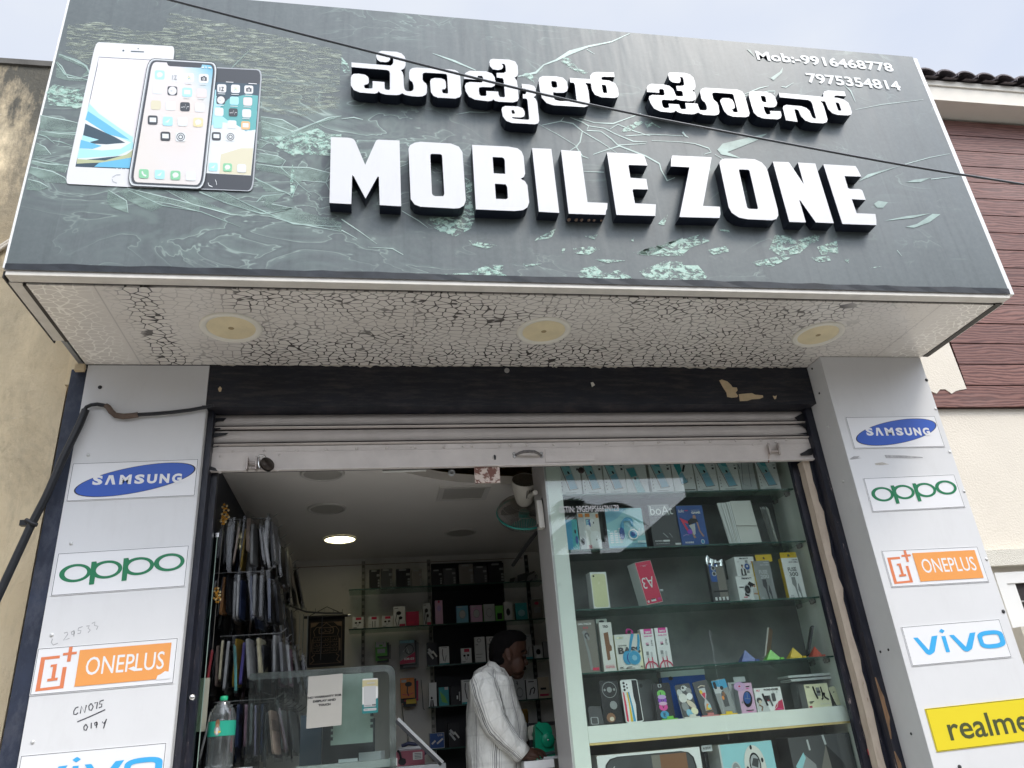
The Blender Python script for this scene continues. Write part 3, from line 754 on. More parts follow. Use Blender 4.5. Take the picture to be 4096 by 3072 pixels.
# translucent splinters round the phones
for q in [[(380,350),(480,390),(560,430),(590,480),(520,505),(570,450),(480,410),(380,370)],
          [(370,400),(400,430),(440,500),(580,515),(580,530),(430,520),(360,500)],
          [(260,745),(330,760),(440,780),(520,800),(510,840),(380,850),(260,835)],
          [(255,850),(400,865),(500,870),(490,905),(360,890),(255,870)],
          [(235,925),(290,950),(330,1000),(280,1000),(225,1010),(325,1022),(215,1020)],
          [(210,1040),(300,1060),(440,1070),(420,1120),(330,1100),(205,1060)],
          [(200,1080),(340,1110),(420,1150),(445,1190),(300,1180),(190,1120)],
          [(180,1160),(260,1180),(320,1215),(250,1235),(170,1230)],
          [(1690,755),(1830,775),(1930,830),(1830,870),(1700,890),(1690,830)],
          [(1690,780),(1900,850),(2130,760),(2212,750),(2050,830),(1870,890),(1720,890)],
          [(1680,900),(1740,920),(1690,960),(1670,960)],
          [(1680,990),(1800,1010),(1850,1040),(1810,1070),(1670,1050)],
          [(1660,1060),(1800,1080),(2000,1085),(2140,1120),(2110,1180),(1960,1170),(1930,1190),(1840,1130),(1660,1100)],
          [(1650,1150),(1800,1230),(1840,1245),(1720,1240)],
          [(1660,1310),(1700,1270),(1840,1255),(1760,1320),(1910,1350),(1800,1372),(1700,1330),(1720,1290)],
          [(830,1220),(1000,1260),(1290,1330),(1290,1370),(1100,1320),(980,1300),(1060,1340),(980,1370),(830,1300),(760,1240)],
          [(700,1230),(820,1300),(830,1380),(720,1340),(690,1300)],
          [(1070,1230),(1240,1320),(1500,1390),(1640,1400),(1500,1380),(1320,1300),(1190,1240)],
          [(1290,1240),(1450,1310),(1640,1370),(1740,1385),(1600,1330),(1450,1250)],
          [(1740,1400),(1880,1440),(2050,1470),(2212,1500),(2212,1440),(2000,1380),(1900,1350)]]:
    sply(prm, A(Z1, *q),0); h_ = max(3, len(q)*2//3); sstroke(prm, A(Z1, *q[:h_]),[1.2]+[3.2]*(h_-2)+[1],3)
for q in [[(300,590),(350,545),(410,560),(500,575),(560,610),(560,690),(420,690),(320,680)],
          [(420,560),(530,600),(560,680),(480,710),(430,640)],
          [(1690,890),(1880,880),(2060,830),(2130,880),(2120,960),(1990,1000),(1900,1010),(1810,960)],
          [(1880,850),(2212,870),(2212,900),(2150,1010),(1990,1000)]]:
    sply(prm, A(Z1, *q),1)
for pts, w in [([(390,350),(500,390),(560,430),(585,490)],[2,5,7,2]),([(360,400),(420,480),(580,520)],[3,5,2]),
               ([(255,850),(500,860)],[2,4]),([(250,870),(300,885),(355,930)],[3,4,1]),([(215,1025),(440,1075)],[3,4]),([(340,910),(400,920),(480,950)],[2,4,1]),
               ([(1690,890),(1850,880),(2030,800),(2212,750)],[2,5,4,3]),([(1700,830),(1800,860),(1880,900)],[3,4,2]),
               ([(1650,1155),(1880,1260),(1890,1280),(1930,1190),(2020,1260)],[4,4,3,3,1]),([(1850,1040),(1820,1085),(1940,1195)],[3,3,2]),
               ([(1290,1245),(1480,1320),(1700,1385),(1890,1350),(1730,1375)],[3,4,5,4,2]),([(1440,1240),(1620,1330),(1900,1450),(2212,1470)],[2,4,4,3]),
               ([(830,1230),(1050,1330),(1300,1370),(1560,1470)],[2,3,3,1]),([(2170,1140),(2110,1180),(2140,1240)],[3,5,2]),([(1660,1310),(1700,1270),(1840,1255)],[3,4,3]),
               ([(1620,320),(1500,440),(1430,510)],[1,4,8]),([(1895,1065),(1900,1180),(1890,1280)],[2,26,6])]:
    sstroke(prm, A(Z1, *pts), w, 4 if w[1] < 20 else 1)
# cracks and flakes over the middle and the right
for pts, w in [([(590,345),(730,395),(870,455)],[1,8,3]),([(1145,495),(1260,470),(1310,420),(1390,390),(1480,340),(1600,300),(1750,270),(1870,215)],[4,9,5,7,17,7,5,2]),
               ([(1590,320),(1640,350)],[3,1]),([(1300,810),(1420,785),(1440,760)],[2,4,2]),([(1420,785),(1500,800),(1560,850),(1545,920),(1520,950),(1480,975)],[3,4,4,5,5,2]),
               ([(1560,850),(1680,920),(1800,1000)],[3,3,1]),([(1480,760),(1560,790),(1600,815),(1590,845),(1680,850),(1750,900),(1790,940),(1970,930)],[2,4,5,4,3,4,4,2]),
               ([(1600,815),(1700,830),(1780,870),(1890,915),(1980,920)],[3,3,3,4,2]),([(1540,765),(1640,795),(1760,800),(1940,735)],[2,3,5,3]),
               ([(1740,835),(1790,805),(1900,850),(2000,880)],[2,3,4,2]),([(1520,950),(1560,1010),(1600,1025)],[4,4,2]),([(1630,1000),(1720,970),(1800,945),(1970,1010),(2060,1060),(2070,1100),(2110,1170),(2160,1150)],[2,4,5,5,5,4,5,3]),
               ([(1840,880),(2000,870),(2212,880)],[3,3,2]),([(1280,805),(1400,870),(1530,950)],[1,2,2]),([(2010,910),(2212,920)],[2,2]),([(1570,1110),(1700,1115)],[2,3]),
               ([(380,1080),(430,1060)],[2,3]),([(390,1365),(500,1430),(560,1475)],[2,4,1]),([(0,1420),(120,1500),(230,1580)],[4,3,1]),([(0,1490),(100,1545)],[3,1]),([(745,740),(830,725),(960,730)],[1,3,1]),
               ([(0,770),(80,760),(140,775)],[2,5,2]),([(170,1600),(330,1610),(400,1650)],[1,3,2])]:
    sstroke(prm, A(Z2, *pts), w, 3)
for q in [[(1200,470),(1240,490),(1250,540),(1215,510),(1160,490)],[(1440,370),(1480,380),(1530,440),(1600,470),(1560,480),(1460,430),(1420,400)],
          [(0,370),(40,410),(60,470),(20,470),(0,450)],[(1960,790),(2000,785),(2080,835),(2020,810),(1980,830)],[(1830,830),(1920,780),(1960,790),(1870,850),(1810,855)],
          [(800,1150),(850,1180),(840,1300),(870,1400),(840,1480),(740,1530),(660,1510),(600,1460),(560,1410),(700,1405),(790,1380),(810,1250)],
          [(540,1440),(620,1480),(700,1530),(640,1500)],[(820,1550),(900,1570),(1010,1590),(940,1610),(850,1590)],[(1270,1540),(1330,1510),(1390,1480),(1360,1540),(1250,1560)],
          [(1500,1610),(1600,1595),(1680,1610),(1600,1650),(1500,1640)],[(1570,1530),(1660,1520),(1640,1550)],[(1880,1640),(1990,1655),(2212,1540),(2212,1658),(2060,1658)],[(2050,1450),(2120,1380),(2090,1460)],
          [(1430,1610),(1450,1610),(1440,1640),(1425,1640)],[(1870,1550),(1900,1535),(1890,1565)]]:
    sply(prm, A(Z2, *q),1)
for q in [[(600,1520),(700,1530),(730,1560),(860,1520),(870,1540),(760,1640),(640,1658),(560,1620)],[(800,1540),(890,1520),(880,1560),(810,1590)],[(870,1600),(1000,1560),(1010,1640),(900,1650)],
          [(0,1550),(110,1520),(180,1560),(60,1600),(0,1650)],[(160,1620),(290,1590),(300,1630),(200,1650)],[(200,1480),(300,1490),(310,1510)]]:
    sply(prm, A(Z3, *q),1)
S5 = lambda x, y: (1366+x*.6175,1024+y*.6175)
for q in [[(600,120),(820,110),(950,55),(1050,60),(1040,110),(1140,165),(960,160),(820,160),(640,155)],[(1560,80),(1640,65),(1700,110),(1800,90),(1880,140),(1900,175),(1700,165),(1560,160),(1530,120)],
          [(1930,100),(2100,30),(2212,40),(2212,185),(2090,185),(1980,160)],[(1170,50),(1300,50),(1200,70)],[(1640,20),(1780,25),(1840,30),(1720,45)]]:
    sply(prm, A(S5, *q),1)
for q in [[(0,60),(100,60),(160,130),(130,180),(60,195),(0,190)],[(450,40),(620,0),(700,10),(580,70),(480,60)],[(830,10),(950,0),(960,30),(880,40)],[(1050,25),(1080,20),(1075,45)],[(1210,75),(1290,66),(1230,80)]]:
    sply(prm, A(S6, *q),1)
for q in [[(225,970),(260,930),(430,890),(550,865),(480,910),(330,970),(290,985),(380,1025),(250,1000),(240,985)],[(1140,1175),(1200,1130),(1420,1070),(1250,1130)],
          [(1450,1180),(1500,1165),(1610,1150),(1540,1180)],[(1240,1320),(1270,1300),(1330,1310),(1300,1345),(1260,1345)],[(1310,1430),(1450,1400),(1605,1382),(1500,1410)],
          [(1445,1470),(1520,1450),(1620,1385),(1670,1388),(1600,1440),(1500,1475)],[(545,490),(570,505),(630,465),(650,435),(645,470),(590,520)],[(415,318),(440,325),(470,370)]]:
    sply(prm, A(Z3, *q),4)
for pts, w in [([(0,920),(80,930),(170,960),(185,985),(140,1000)],[2,3,4,4,2]),([(400,610),(500,570),(560,556)],[2,4,1]),([(400,620),(560,590),(600,590),(595,610)],[2,3,3,2]),([(640,560),(670,565),(720,535)],[2,4,1]),
               ([(1120,710),(1300,675),(1560,645)],[1,2,1]),([(1420,1070),(1600,1020),(1730,995)],[3,2,1]),([(1610,1160),(1790,1140)],[3,1]),([(1050,550),(1090,590),(1120,660)],[1,4,1]),([(1390,1620),(1420,1658)],[2,1]),([(0,855),(20,880),(40,890)],[8,5,2]),([(210,1000),(270,1035)],[2,2])]:
    sstroke(prm, A(Z3, *pts), w, 3)
prm.build('glass_splinter_print', [M_MINT, M_FLAKE, M_GRAIN, M_CRACK, M_SPLINT], face)

# ---- the three telephones printed on the banner (three flat pictures)
M_PHW = mat('print_white', (0.66,0.66,0.66),0.42); M_PHB = mat('print_black', (0.035,0.04,0.048),0.42)
def scr_mat(name, stops, rot, noise=0.25, sc=4.0):
    k = NT(name); v = k.coord((1,1,1),(0, rot, 0)); x = k.sep(v)[2]
    f = k.math('ADD', k.math('MULTIPLY', x, 1.9), k.math('MULTIPLY', k.noise(v, sc, 2), noise))
    k.base(k.ramp(f, stops)); k.rough(0.42,0.35); return k.m
def q4(quad):
    """bilinear frame on the banner from four pixel corners (bl, br, tr, tl)"""
    a, b_, c, d = [fp(*Z1(*p)) for p in quad]
    return lambda u, v: a*(1-u)*(1-v)+b_*u*(1-v)+c*u*v+d*(1-u)*v
class Q:
    def __init__(s, mb, quad): s.mb = mb; s.f = q4(quad); s.k = 0.0
    def pt(s, u, v): p = s.f(u, v); p.y -= s.k; return p
    def poly(s, pts, mi): s.mb.extr([[s.pt(*q[:2]) for q in pts]],(0,0,0), mi); s.k += 0.00003
    def rr(s, u0, v0, u1, v1, r, mi, asp=2.0):
        s.poly([(x/asp*1.0, y) for x, y in fillet([(u0*asp, v0, r),(u1*asp, v0, r),(u1*asp, v1, r),(u0*asp, v1, r)],4)], mi)
    def ell(s, u, v, ru, rv, mi): s.poly([(u+ru*math.cos(t*math.pi/9), v+rv*math.sin(t*math.pi/9)) for t in range(18)], mi)
    def line(s, pts, w, mi):
        for (a, c),(d, e) in zip(pts, pts[1:]):
            L = math.hypot(d-a, e-c) or 1; nx, ny = -(e-c)/L*w/2,(d-a)/L*w/2
            s.poly([(a-nx, c-ny),(d-nx, e-ny),(d+nx, e+ny),(a+nx, c+ny)], mi)
YD[0] = YS-0.0035
bl = mat('print_blue', (0.12,0.42,0.62),0.42); cy_ = mat('print_cyan', (0.36,0.66,0.74),0.42); pk = mat('print_pink', (0.70,0.60,0.58),0.42)
dk = mat('print_navy', (0.03,0.06,0.085),0.42); gn = mat('print_green', (0.22,0.52,0.30),0.42); yl = mat('print_yellow', (0.70,0.60,0.34),0.42); pa = mat('print_pale', (0.66,0.69,0.69),0.42); gy = mat('print_grey', (0.36,0.38,0.40),0.42); ol = mat('print_olive', (0.42,0.45,0.26),0.42)
mats = [M_PHW, M_PHB, scr_mat('wallpaper_swirl', [(0.0,(0.62,0.60,0.62)),(1.0,(0.72,0.68,0.68))],0.2), bl, cy_, pk, dk, gn, yl, pa, gy, ol]
# white phone, far left
ph = MB(); q = Q(ph, [(420,1190),(1010,1220),(1135,300),(620,272)])
q.rr(0,0,1,1,0.08,0);
sq = lambda *pts: [tuple(pts)]
def zpoly(pts, mi):
    ph.extr([[P(*Z1(*p), YD[0]-q.k) for p in pts]],(0,0,0), mi); q.k += 0.00003
zpoly([(640,368),(1125,395),(1030,1105),(488,1080)],6)
zpoly([(644,373),(1121,400),(1026,1100),(870,1092),(575,690)],2);
zpoly([(600,640),(640,372),(1120,398),(1060,800),(860,880),(700,780),(590,690)],2)
zpoly([(585,640),(640,720),(760,790),(868,850),(866,1000),(500,1040),(545,800)],9)
zpoly([(578,670),(640,735),(760,820),(862,890),(855,925),(700,860),(556,765)],4)
zpoly([(570,720),(690,800),(840,905),(700,870),(552,775)],3)
zpoly([(552,800),(640,840),(740,885),(812,925),(690,935),(600,930),(535,890)],6)
zpoly([(535,875),(640,905),(560,925),(528,915)],4)
zpoly([(524,905),(660,945),(600,965),(514,960)],3)
zpoly([(514,960),(660,975),(780,965),(862,915),(868,960),(760,1010),(500,1025)],4)
zpoly([(500,1030),(680,1040),(820,1000),(868,965),(870,1015),(700,1050),(496,1060)],11)
zpoly([(492,1075),(640,1055),(868,1018),(870,1090)],3); zpoly([(492,1075),(560,1062),(640,1056),(610,1080)],6)
q.ell(0.36,0.945,0.012,0.007,6); q.line([(0.455,0.943),(0.62,0.943)],0.008,6); q.ell(0.54,0.966,0.008,0.005,6)
q.line([(0.50,0.045),(0.515,0.028),(0.56,0.02)],0.006,10); q.line([(0.50,0.055),(0.54,0.072),(0.585,0.074)],0.006,10)
for k in range(3): q.ell(0.535+k*0.05,0.112,0.008,0.004,9)
ph.build('printed_phone', mats, face)
# dark phone on the right
YD[0] = YS-0.0055; ph = MB(); q = Q(ph, [(1260,1225),(1640,1240),(1700,450),(1330,432)])
q.rr(0,0,1,1,0.085,10,1.0); q.rr(0.012,0.006,0.975,0.992,0.08,1,1.0)
zpoly([(1380,530),(1680,545),(1625,1137),(1310,1120)],6)
zpoly([(1370,580),(1676,600),(1655,850),(1350,830)],4)
zpoly([(1400,560),(1680,560),(1668,720),(1500,700),(1400,620)], mats.index(mats[6]))
mats2 = mats+[mat('print_teal', (0.10,0.36,0.36),0.42), mat('print_sand', (0.62,0.58,0.42),0.42), mat('print_orange', (0.70,0.42,0.20),0.42)]
zpoly([(1480,640),(1600,610),(1672,620),(1655,860),(1500,800),(1400,720)],12)
zpoly([(1330,830),(1420,790),(1520,800),(1590,850),(1655,840),(1625,1137),(1310,1120)],9)
zpoly([(1430,1000),(1560,960),(1640,960),(1625,1135),(1420,1125)],13)
def icon(x, y, s, mi, sh=None):
    a = 0.09
    pts = fillet([(x-s, y-s*0.95, s*.45),(x+s, y-s*0.88, s*.45),(x+s*0.97, y+s*0.97, s*.45),(x-s*1.03, y+s*0.90, s*.45)],3)
    zpoly(pts, mi)
    if sh == 'ring':
        zpoly([(x+s*.85*math.cos(t*.35), y+s*.85*math.sin(t*.35)) for t in range(18)],0); zpoly([(x-s*.6, y),(x-s*.1, y+s*.15),(x+s*.05, y),(x-s*.1, y-s*.05)],10)
    if sh == 'cam':
        zpoly([(x-s*.6, y-s*.3),(x-s*.2, y-s*.35),(x-s*.1, y-s*.5),(x+s*.25, y-s*.5),(x+s*.3, y-s*.3),(x+s*.6, y-s*.25),(x+s*.6, y+s*.5),(x-s*.6, y+s*.45)],1); zpoly([(x+s*.27*math.cos(t*.52), y+s*.1+s*.27*math.sin(t*.52)) for t in range(12)],0); zpoly([(x+s*.15*math.cos(t*.52), y+s*.1+s*.15*math.sin(t*.52)) for t in range(12)],1)
    if sh == 'wave':
        pp = [(-.8, .1),(-.4, .1),(-.25,-.1),(-.1, .2),(.1,-.5),(.25, .5),(.4,0),(.8,0)]
        for (a1, b1),(a2, b2) in zip(pp, pp[1:]): zpoly([(x+a1*s, y+b1*s-1.6),(x+a2*s, y+b2*s-1.6),(x+a2*s, y+b2*s+1.6),(x+a1*s, y+b1*s+1.6)],0)
    if sh == 'flower':
        for t in range(6): zpoly([(x+s*.5*math.cos(t*1.05+d)*k2, y+s*.5*math.sin(t*1.05+d)*k2) for d, k2 in ((-.3, .5),(0,1.1),(.3, .5))]+[(x, y)],[8,7,12 if len(ph_m) > 12 else 7,8,11,8][t])
    if sh == 'box': zpoly([(x-s*.65, y-s*.5),(x+s*.65, y-s*.45),(x+s*.65, y+s*.45),(x-s*.65, y+s*.4)],9)
    if sh == 'bub':
        zpoly([(x+s*.62*math.cos(t*.35), y-s*.05+s*.52*math.sin(t*.35)) for t in range(18)],0); zpoly([(x-s*.4, y+s*.3),(x-s*.1, y+s*.4),(x-s*.45, y+s*.65)],0)
    if sh == 'tel': zpoly([(x-s*.5, y-s*.4),(x-s*.25, y-s*.55),(x-s*.1, y-s*.2),(x, y+s*.1),(x+s*.3, y+s*.2),(x+s*.55, y+s*.35),(x+s*.35, y+s*.6),(x-s*.1, y+s*.4),(x-s*.4, y)],0)
    if sh == 'gear':
        zpoly([(x+s*.85*math.cos(t*.35), y+s*.85*math.sin(t*.35)) for t in range(18)],1); zpoly([(x+s*.68*math.cos(t*.35), y+s*.68*math.sin(t*.35)) for t in range(18)],9); zpoly([(x+s*.5*math.cos(t*.35), y+s*.5*math.sin(t*.35)) for t in range(18)],1); zpoly([(x+s*.3*math.cos(t*.35), y+s*.3*math.sin(t*.35)) for t in range(18)],9)
    if sh == 'sail': zpoly([(x-s*.6, y+s*.2),(x+s*.5, y-s*.5),(x+s*.05, y+s*.3)],0)
ph_m = mats2
for x, y, mi, sh in [(1437,572,0, None),(1526,575,0, 'flower'),(1612,580,0, 'cam'),(1431,648,1, 'ring'),(1518,652,4, None),(1605,657,5, None),(1419,724,9, None),(1511,728,1, 'wave'),(1598,734,0, None),(1412,803,4, None),(1503,806,9, None),(1591,812,14, 'box'),(1402,882,1, 'box'),(1493,886,9, 'gear'),(1382,1081,4, 'sail'),(1474,1084,7, 'bub'),(1566,1090,9, None)]:
    icon(x, y, 29, mi, sh)
for x, y in [(1425,575),(1440,576)]: pass
zpoly([(1422,562),(1427,562),(1427,588),(1422,588)],1); zpoly([(1434,562),(1450,563),(1440,584),(1450,585),(1450,589),(1432,588),(1444,567),(1434,566)],1)
zpoly([(1465,528),(1512,531),(1511,536),(1464,533)],0); zpoly([(1610,538),(1664,541),(1663,546),(1609,543)],0)
for x, y in [(1435,607),(1523,611),(1610,616),(1425,682),(1515,687),(1602,692),(1593,768)]: zpoly([(x-24, y-2),(x+24, y),(x+24, y+4),(x-24, y+2)],9)
q.line([(0.22,0.05),(0.24,0.03),(0.30,0.02)],0.007,9); q.line([(0.37,0.035),(0.36,0.055),(0.34,0.075)],0.007,9)
ph.build('printed_phone', mats2, face)
# phone with the notch, in front
YD[0] = YS-0.0095; ph = MB(); q = Q(ph, [(820,1205),(1325,1228),(1412,402),(960,375)])
q.rr(0,0,1,1,0.10,1,1.1); q.rr(0.010,0.006,0.990,0.994,0.095,9,1.1); q.rr(0.022,0.012,0.978,0.988,0.09,10,1.1); q.rr(0.036,0.016,0.966,0.984,0.085,1,1.1)
M_SCR = NT('wallpaper_bloom'); v = M_SCR.coord();
f = M_SCR.noise(M_SCR.coord((1.6,1,1.6), loc=(0.35,0,0.9)),1.5,1,0.4)
xz = M_SCR.sep(v); g1 = M_SCR.math('ADD', M_SCR.math('MULTIPLY', xz[0],1.7), M_SCR.math('MULTIPLY', xz[2],0.85))
M_SCR.base(M_SCR.mix(M_SCR.ramp(f, [(0.46,0.0),(0.7,0.4)]), M_SCR.ramp(g1,[(0.0,(0.66,0.62,0.58)),(0.18,(0.66,0.63,0.62)),(0.54,(0.66,0.64,0.66)),(0.66,(0.40,0.58,0.66)),(0.78,(0.10,0.42,0.60)),(0.95,(0.06,0.33,0.54))]),(0.70,0.56,0.42))); M_SCR.rough(0.42,0.35)
mats3 = mats2+[M_SCR.m]; ph_m = mats3
q.rr(0.066,0.030,0.940,0.970,0.07,15,1.1)
zpoly(fillet([(1078,398),(1310,412),(1304,440,12),(1090,428,12)],3),1)
for x, y, mi, sh in [(1035,485,4, 'bub'),(1130,500,0, None),(1226,502,0, 'flower'),(1320,508,0, 'cam'),(1022,578,9, None),(1117,588,1, 'ring'),(1213,597,4, 'box'),(1307,603,5, None),(1010,680,13, None),(1105,685,9, None),(1199,691,1, 'wave'),(1294,696,0, None),(990,777,1, 'box'),(1087,785,4, 'sail'),(1183,787,9, None),(1284,792,8, 'bub'),(1072,882,1, 'box'),(1170,887,9, 'gear'),(932,1125,7, 'tel'),(1035,1130,4, 'sail'),(1137,1135,7, 'bub'),(1236,1140,9, None)]:
    icon(x, y, 32, mi, sh)
zpoly([(1116,486),(1121,486),(1120,514),(1115,514)],10); zpoly([(1128,486),(1146,487),(1135,510),(1146,511),(1146,515),(1126,514),(1139,491),(1128,490)],10)
for x, y in [(1220,540),(1314,546),(1207,634),(1301,640)]: zpoly([(x-20, y-2),(x+20, y),(x+20, y+4),(x-20, y+2)],9)
zpoly([(1305,437),(1320,430),(1321,440),(1306,440)],9); zpoly([(1327,432),(1343,433),(1335,443)],9); zpoly([(1349,433),(1370,435),(1370,444),(1349,442)],9)
ph.build('printed_phone', mats3, face)

# ---- telephone number, cut vinyl on the banner
M_VINYL = mat('white_vinyl', (0.62,0.64,0.63),0.45, dirt=(0.42,0.44,0.44), dscale=20, dlo=0.5, dhi=0.8, damt=0.6)
def num(s, bl_, br_, tl_, bold):
    y_ = YS-0.002; a = P(*bl_, y_); c = P(*br_, y_); d = P(*tl_, y_)
    t = MB(); Panel(t, a, c-a, Vector((0,0, d.z-a.z)),0.001).text(s, 0,0,1,1,0, bold); return t.build('phone_number', M_VINYL, sign)
num('Mob:-9916468778', (3030,240),(3578,289),(3022,203),0.028)
num('7975354814', (3233,331),(3608,364),(3224,292),0.028)

# ---- raised letters: white fronts on navy returns, 6 cm deep
YLF = YS-0.060
M_LETW = mat('letter_white', (0.60,0.60,0.605),0.35, spec=0.4, dirt=(0.46,0.44,0.41), dscale=3, dlo=0.50, dhi=0.85, damt=0.45, dstretch=(3,1, .8))
M_LETN = mat('letter_navy', (0.010,0.014,0.026),0.35, var=0.3, vscale=9)
M_LETL = mat('letter_edge', (0.45,0.47,0.50),0.4)
def letter(name, loops, x0, y0, s, it=0):
    b = MB(); lp = []
    for l in loops:
        l = fillet(l) if any(len(p) > 2 for p in l) else [p[:2] for p in l]
        if it: l = smooth(l, it)
        lp.append([P(x0+p[0]*s, y0+p[1]*s, YLF) for p in l])
    b.extr(lp, (0,0.0585,0),1,0, back=False)
    o = b.build(name, [M_LETW, M_LETN], sign)
    # flange of the letter where it meets the banner
    return o
K = [
 ([[(110,295),(775,350),(812,325),(822,295),(820,225),(808,203),(765,205),(768,245),(740,282),(690,293),(590,280),(545,245),(530,190),(548,130),(620,98),(880,115),(965,145),(1010,190),(1030,240),(1030,350),(1005,400),(950,430),(980,465),(994,520),(1000,680),(1008,730),(1025,770),(1055,785),(1120,785),(1155,770),(1167,740),(1165,680),(1148,632),(1112,605),(1092,570),(1090,470),(1105,420),(1150,390),(1220,383),(1560,405),(1780,412),(1870,425),(1925,455),(1960,520),(1982,830),(1955,885),(1880,910),(1580,895),(1505,865),(1462,800),(1447,620),(1465,580),(1520,560),(1640,568),(1695,590),(1715,630),(1720,720),(1700,750),(1650,755),(1656,800),(1672,820),(1740,825),(1755,812),(1738,520),(1725,498),(1690,488),(1380,470),(1335,475),(1320,500),(1320,590),(1342,627),(1380,655),(1395,690),(1395,800),(1375,845),(1320,872),(1250,877),(1130,870),(1030,850),(970,820),(930,845),(880,853),(690,843),(610,820),(572,788),(550,815),(500,827),(250,807),(150,765),(100,690),(97,560),(115,515),(150,490),(230,487),(340,505),(390,540),(405,580),(405,640),(385,665),(325,680),(328,715),(345,737),(430,742),(465,735),(470,720),(470,613),(672,630),(675,735),(695,760),(745,765),(765,750),(765,480),(750,440),(710,425),(110,375)]],1380,180, .23508),
 ([[(55,385),(52,350),(75,305),(130,278),(350,285),(430,315),(465,365),(478,440),(462,480),(420,500),(300,495),(262,500),(252,525),(258,590),(280,615),(345,617),(355,600),(352,548),(512,558),(518,600),(535,630),(595,633),(603,615),(585,405),(572,378),(493,368),(490,308),(590,306),(617,285),(608,210),(595,187),(555,183),(578,210),(575,240),(550,262),(500,268),(440,258),(400,215),(393,165),(405,130),(440,118),(660,128),(740,155),(772,210),(780,310),(768,348),(730,370),(760,410),(772,480),(787,650),(770,685),(710,702),(520,693),(470,680),(445,660),(430,678),(380,687),(200,665),(120,625),(75,550),(65,480),(80,445),(130,428),(290,435),(313,410),(308,365),(295,347),(245,345),(235,362),(237,400)]],1840,200, .29837),
 ([[(825,453),(930,462),(990,480),(1015,515),(1020,590),(1010,615),(985,630),(1015,655),(1035,700),(1062,950),(1045,985),(1000,995),(700,978),(620,950),(575,890),(557,800),(570,765),(610,750),(780,757),(840,780),(865,820),(870,865),(855,895),(810,905),(697,898),(705,915),(740,922),(900,935),(925,930),(928,915),(905,680),(895,655),(870,650),(845,650),(840,592),(870,593),(888,580),(888,545),(880,520),(830,510)],[(690,808),(720,803),(732,830),(735,850),(710,857),(695,845)]],1840,200, .29837),
 ([[(1052,410),(1065,370),(1110,348),(1290,352),(1380,370),(1430,420),(1448,500),(1435,550),(1390,572),(1290,572),(1248,565),(1255,625),(1270,665),(1330,682),(1550,690),(1565,680),(1540,470),(1525,440),(1478,435),(1467,373),(1740,390),(1745,345),(1775,305),(1830,293),(2065,300),(2072,362),(1930,358),(1897,365),(1897,395),(1920,402),(2000,408),(2080,445),(2118,520),(2130,600),(2115,630),(2070,643),(1900,635),(1810,600),(1770,540),(1755,448),(1680,440),(1705,480),(1720,540),(1740,690),(1725,745),(1670,765),(1250,740),(1160,710),(1100,645),(1075,560)],[(1222,425),(1235,415),(1280,418),(1297,435),(1305,490),(1290,505),(1245,503),(1230,485)],[(1900,465),(1950,468),(1960,490),(1975,575),(1930,577),(1915,560)]],1840,200, .29837),
 ([[(118,458),(113,390),(135,345),(190,318),(400,330),(500,355),(565,410),(595,480),(615,525),(650,533),(720,533),(733,520),(725,460),(705,440),(630,435),(615,357),(720,355),(750,340),(752,320),(735,220),(715,205),(670,203),(690,230),(690,275),(670,303),(620,303),(550,293),(500,250),(478,170),(490,135),(530,122),(760,135),(850,160),(910,215),(935,290),(943,370),(930,415),(888,435),(935,475),(950,540),(940,590),(890,612),(830,617),(700,605),(640,590),(612,577),(560,600),(400,590),(370,600),(370,640),(390,710),(420,732),(480,732),(498,715),(485,657),(665,672),(680,720),(700,750),(770,753),(785,740),(770,645),(980,657),(995,710),(1020,765),(1070,773),(1120,770),(1140,750),(1135,700),(1110,640),(1060,600),(1045,570),(1022,460),(1040,410),(1100,387),(1660,418),(1740,450),(1785,520),(1865,820),(1850,870),(1800,887),(1580,878),(1490,845),(1430,780),(1365,620),(1370,590),(1410,562),(1510,563),(1570,590),(1600,640),(1615,720),(1600,742),(1567,745),(1580,785),(1600,803),(1660,803),(1662,785),(1590,510),(1570,490),(1270,467),(1235,475),(1228,500),(1250,585),(1310,635),(1335,690),(1352,800),(1335,840),(1270,857),(1080,847),(1020,825),(990,805),(940,830),(880,838),(720,825),(640,800),(607,772),(580,800),(520,808),(350,790),(240,740),(180,650),(150,570),(160,530),(210,507),(390,517),(415,505),(418,490),(405,425),(385,408),(340,408),(325,425),(330,472)]],2560,260, .23508),
 ([[(70,240),(85,190),(140,163),(400,180),(500,210),(575,275),(617,390),(600,450),(550,475),(460,478),(400,468),(355,457),(370,520),(400,595),(430,615),(480,610),(492,590),(480,547),(685,553),(702,625),(690,680),(630,708),(350,690),(240,650),(170,580),(120,430)],[(300,265),(320,252),(370,258),(395,280),(413,370),(395,380),(355,378),(325,350)]],2980,330, .20796),
 ([[(650,198),(1510,275),(1505,215),(1530,170),(1600,152),(1915,172),(1940,262),(1760,250),(1720,258),(1720,290),(1790,297),(1900,325),(1990,390),(2030,480),(2058,580),(2040,620),(1980,633),(1780,622),(1680,590),(1600,510),(1540,363),(1450,357),(1490,400),(1520,470),(1590,710),(1570,765),(1500,785),(1270,770),(1160,730),(1080,650),(1030,540),(1000,518),(955,513),(950,530),(1012,757),(788,725),(728,490),(745,450),(800,430),(1080,455),(1180,490),(1245,550),(1290,660),(1320,690),(1360,695),(1365,675),(1290,400),(1265,360),(1210,335),(668,283)],[(1738,380),(1790,387),(1815,410),(1855,535),(1820,545),(1790,530)]],2980,330, .20796)]
for lp, x0, y0, s in K: letter('kannada_letter', lp, x0, y0, s)
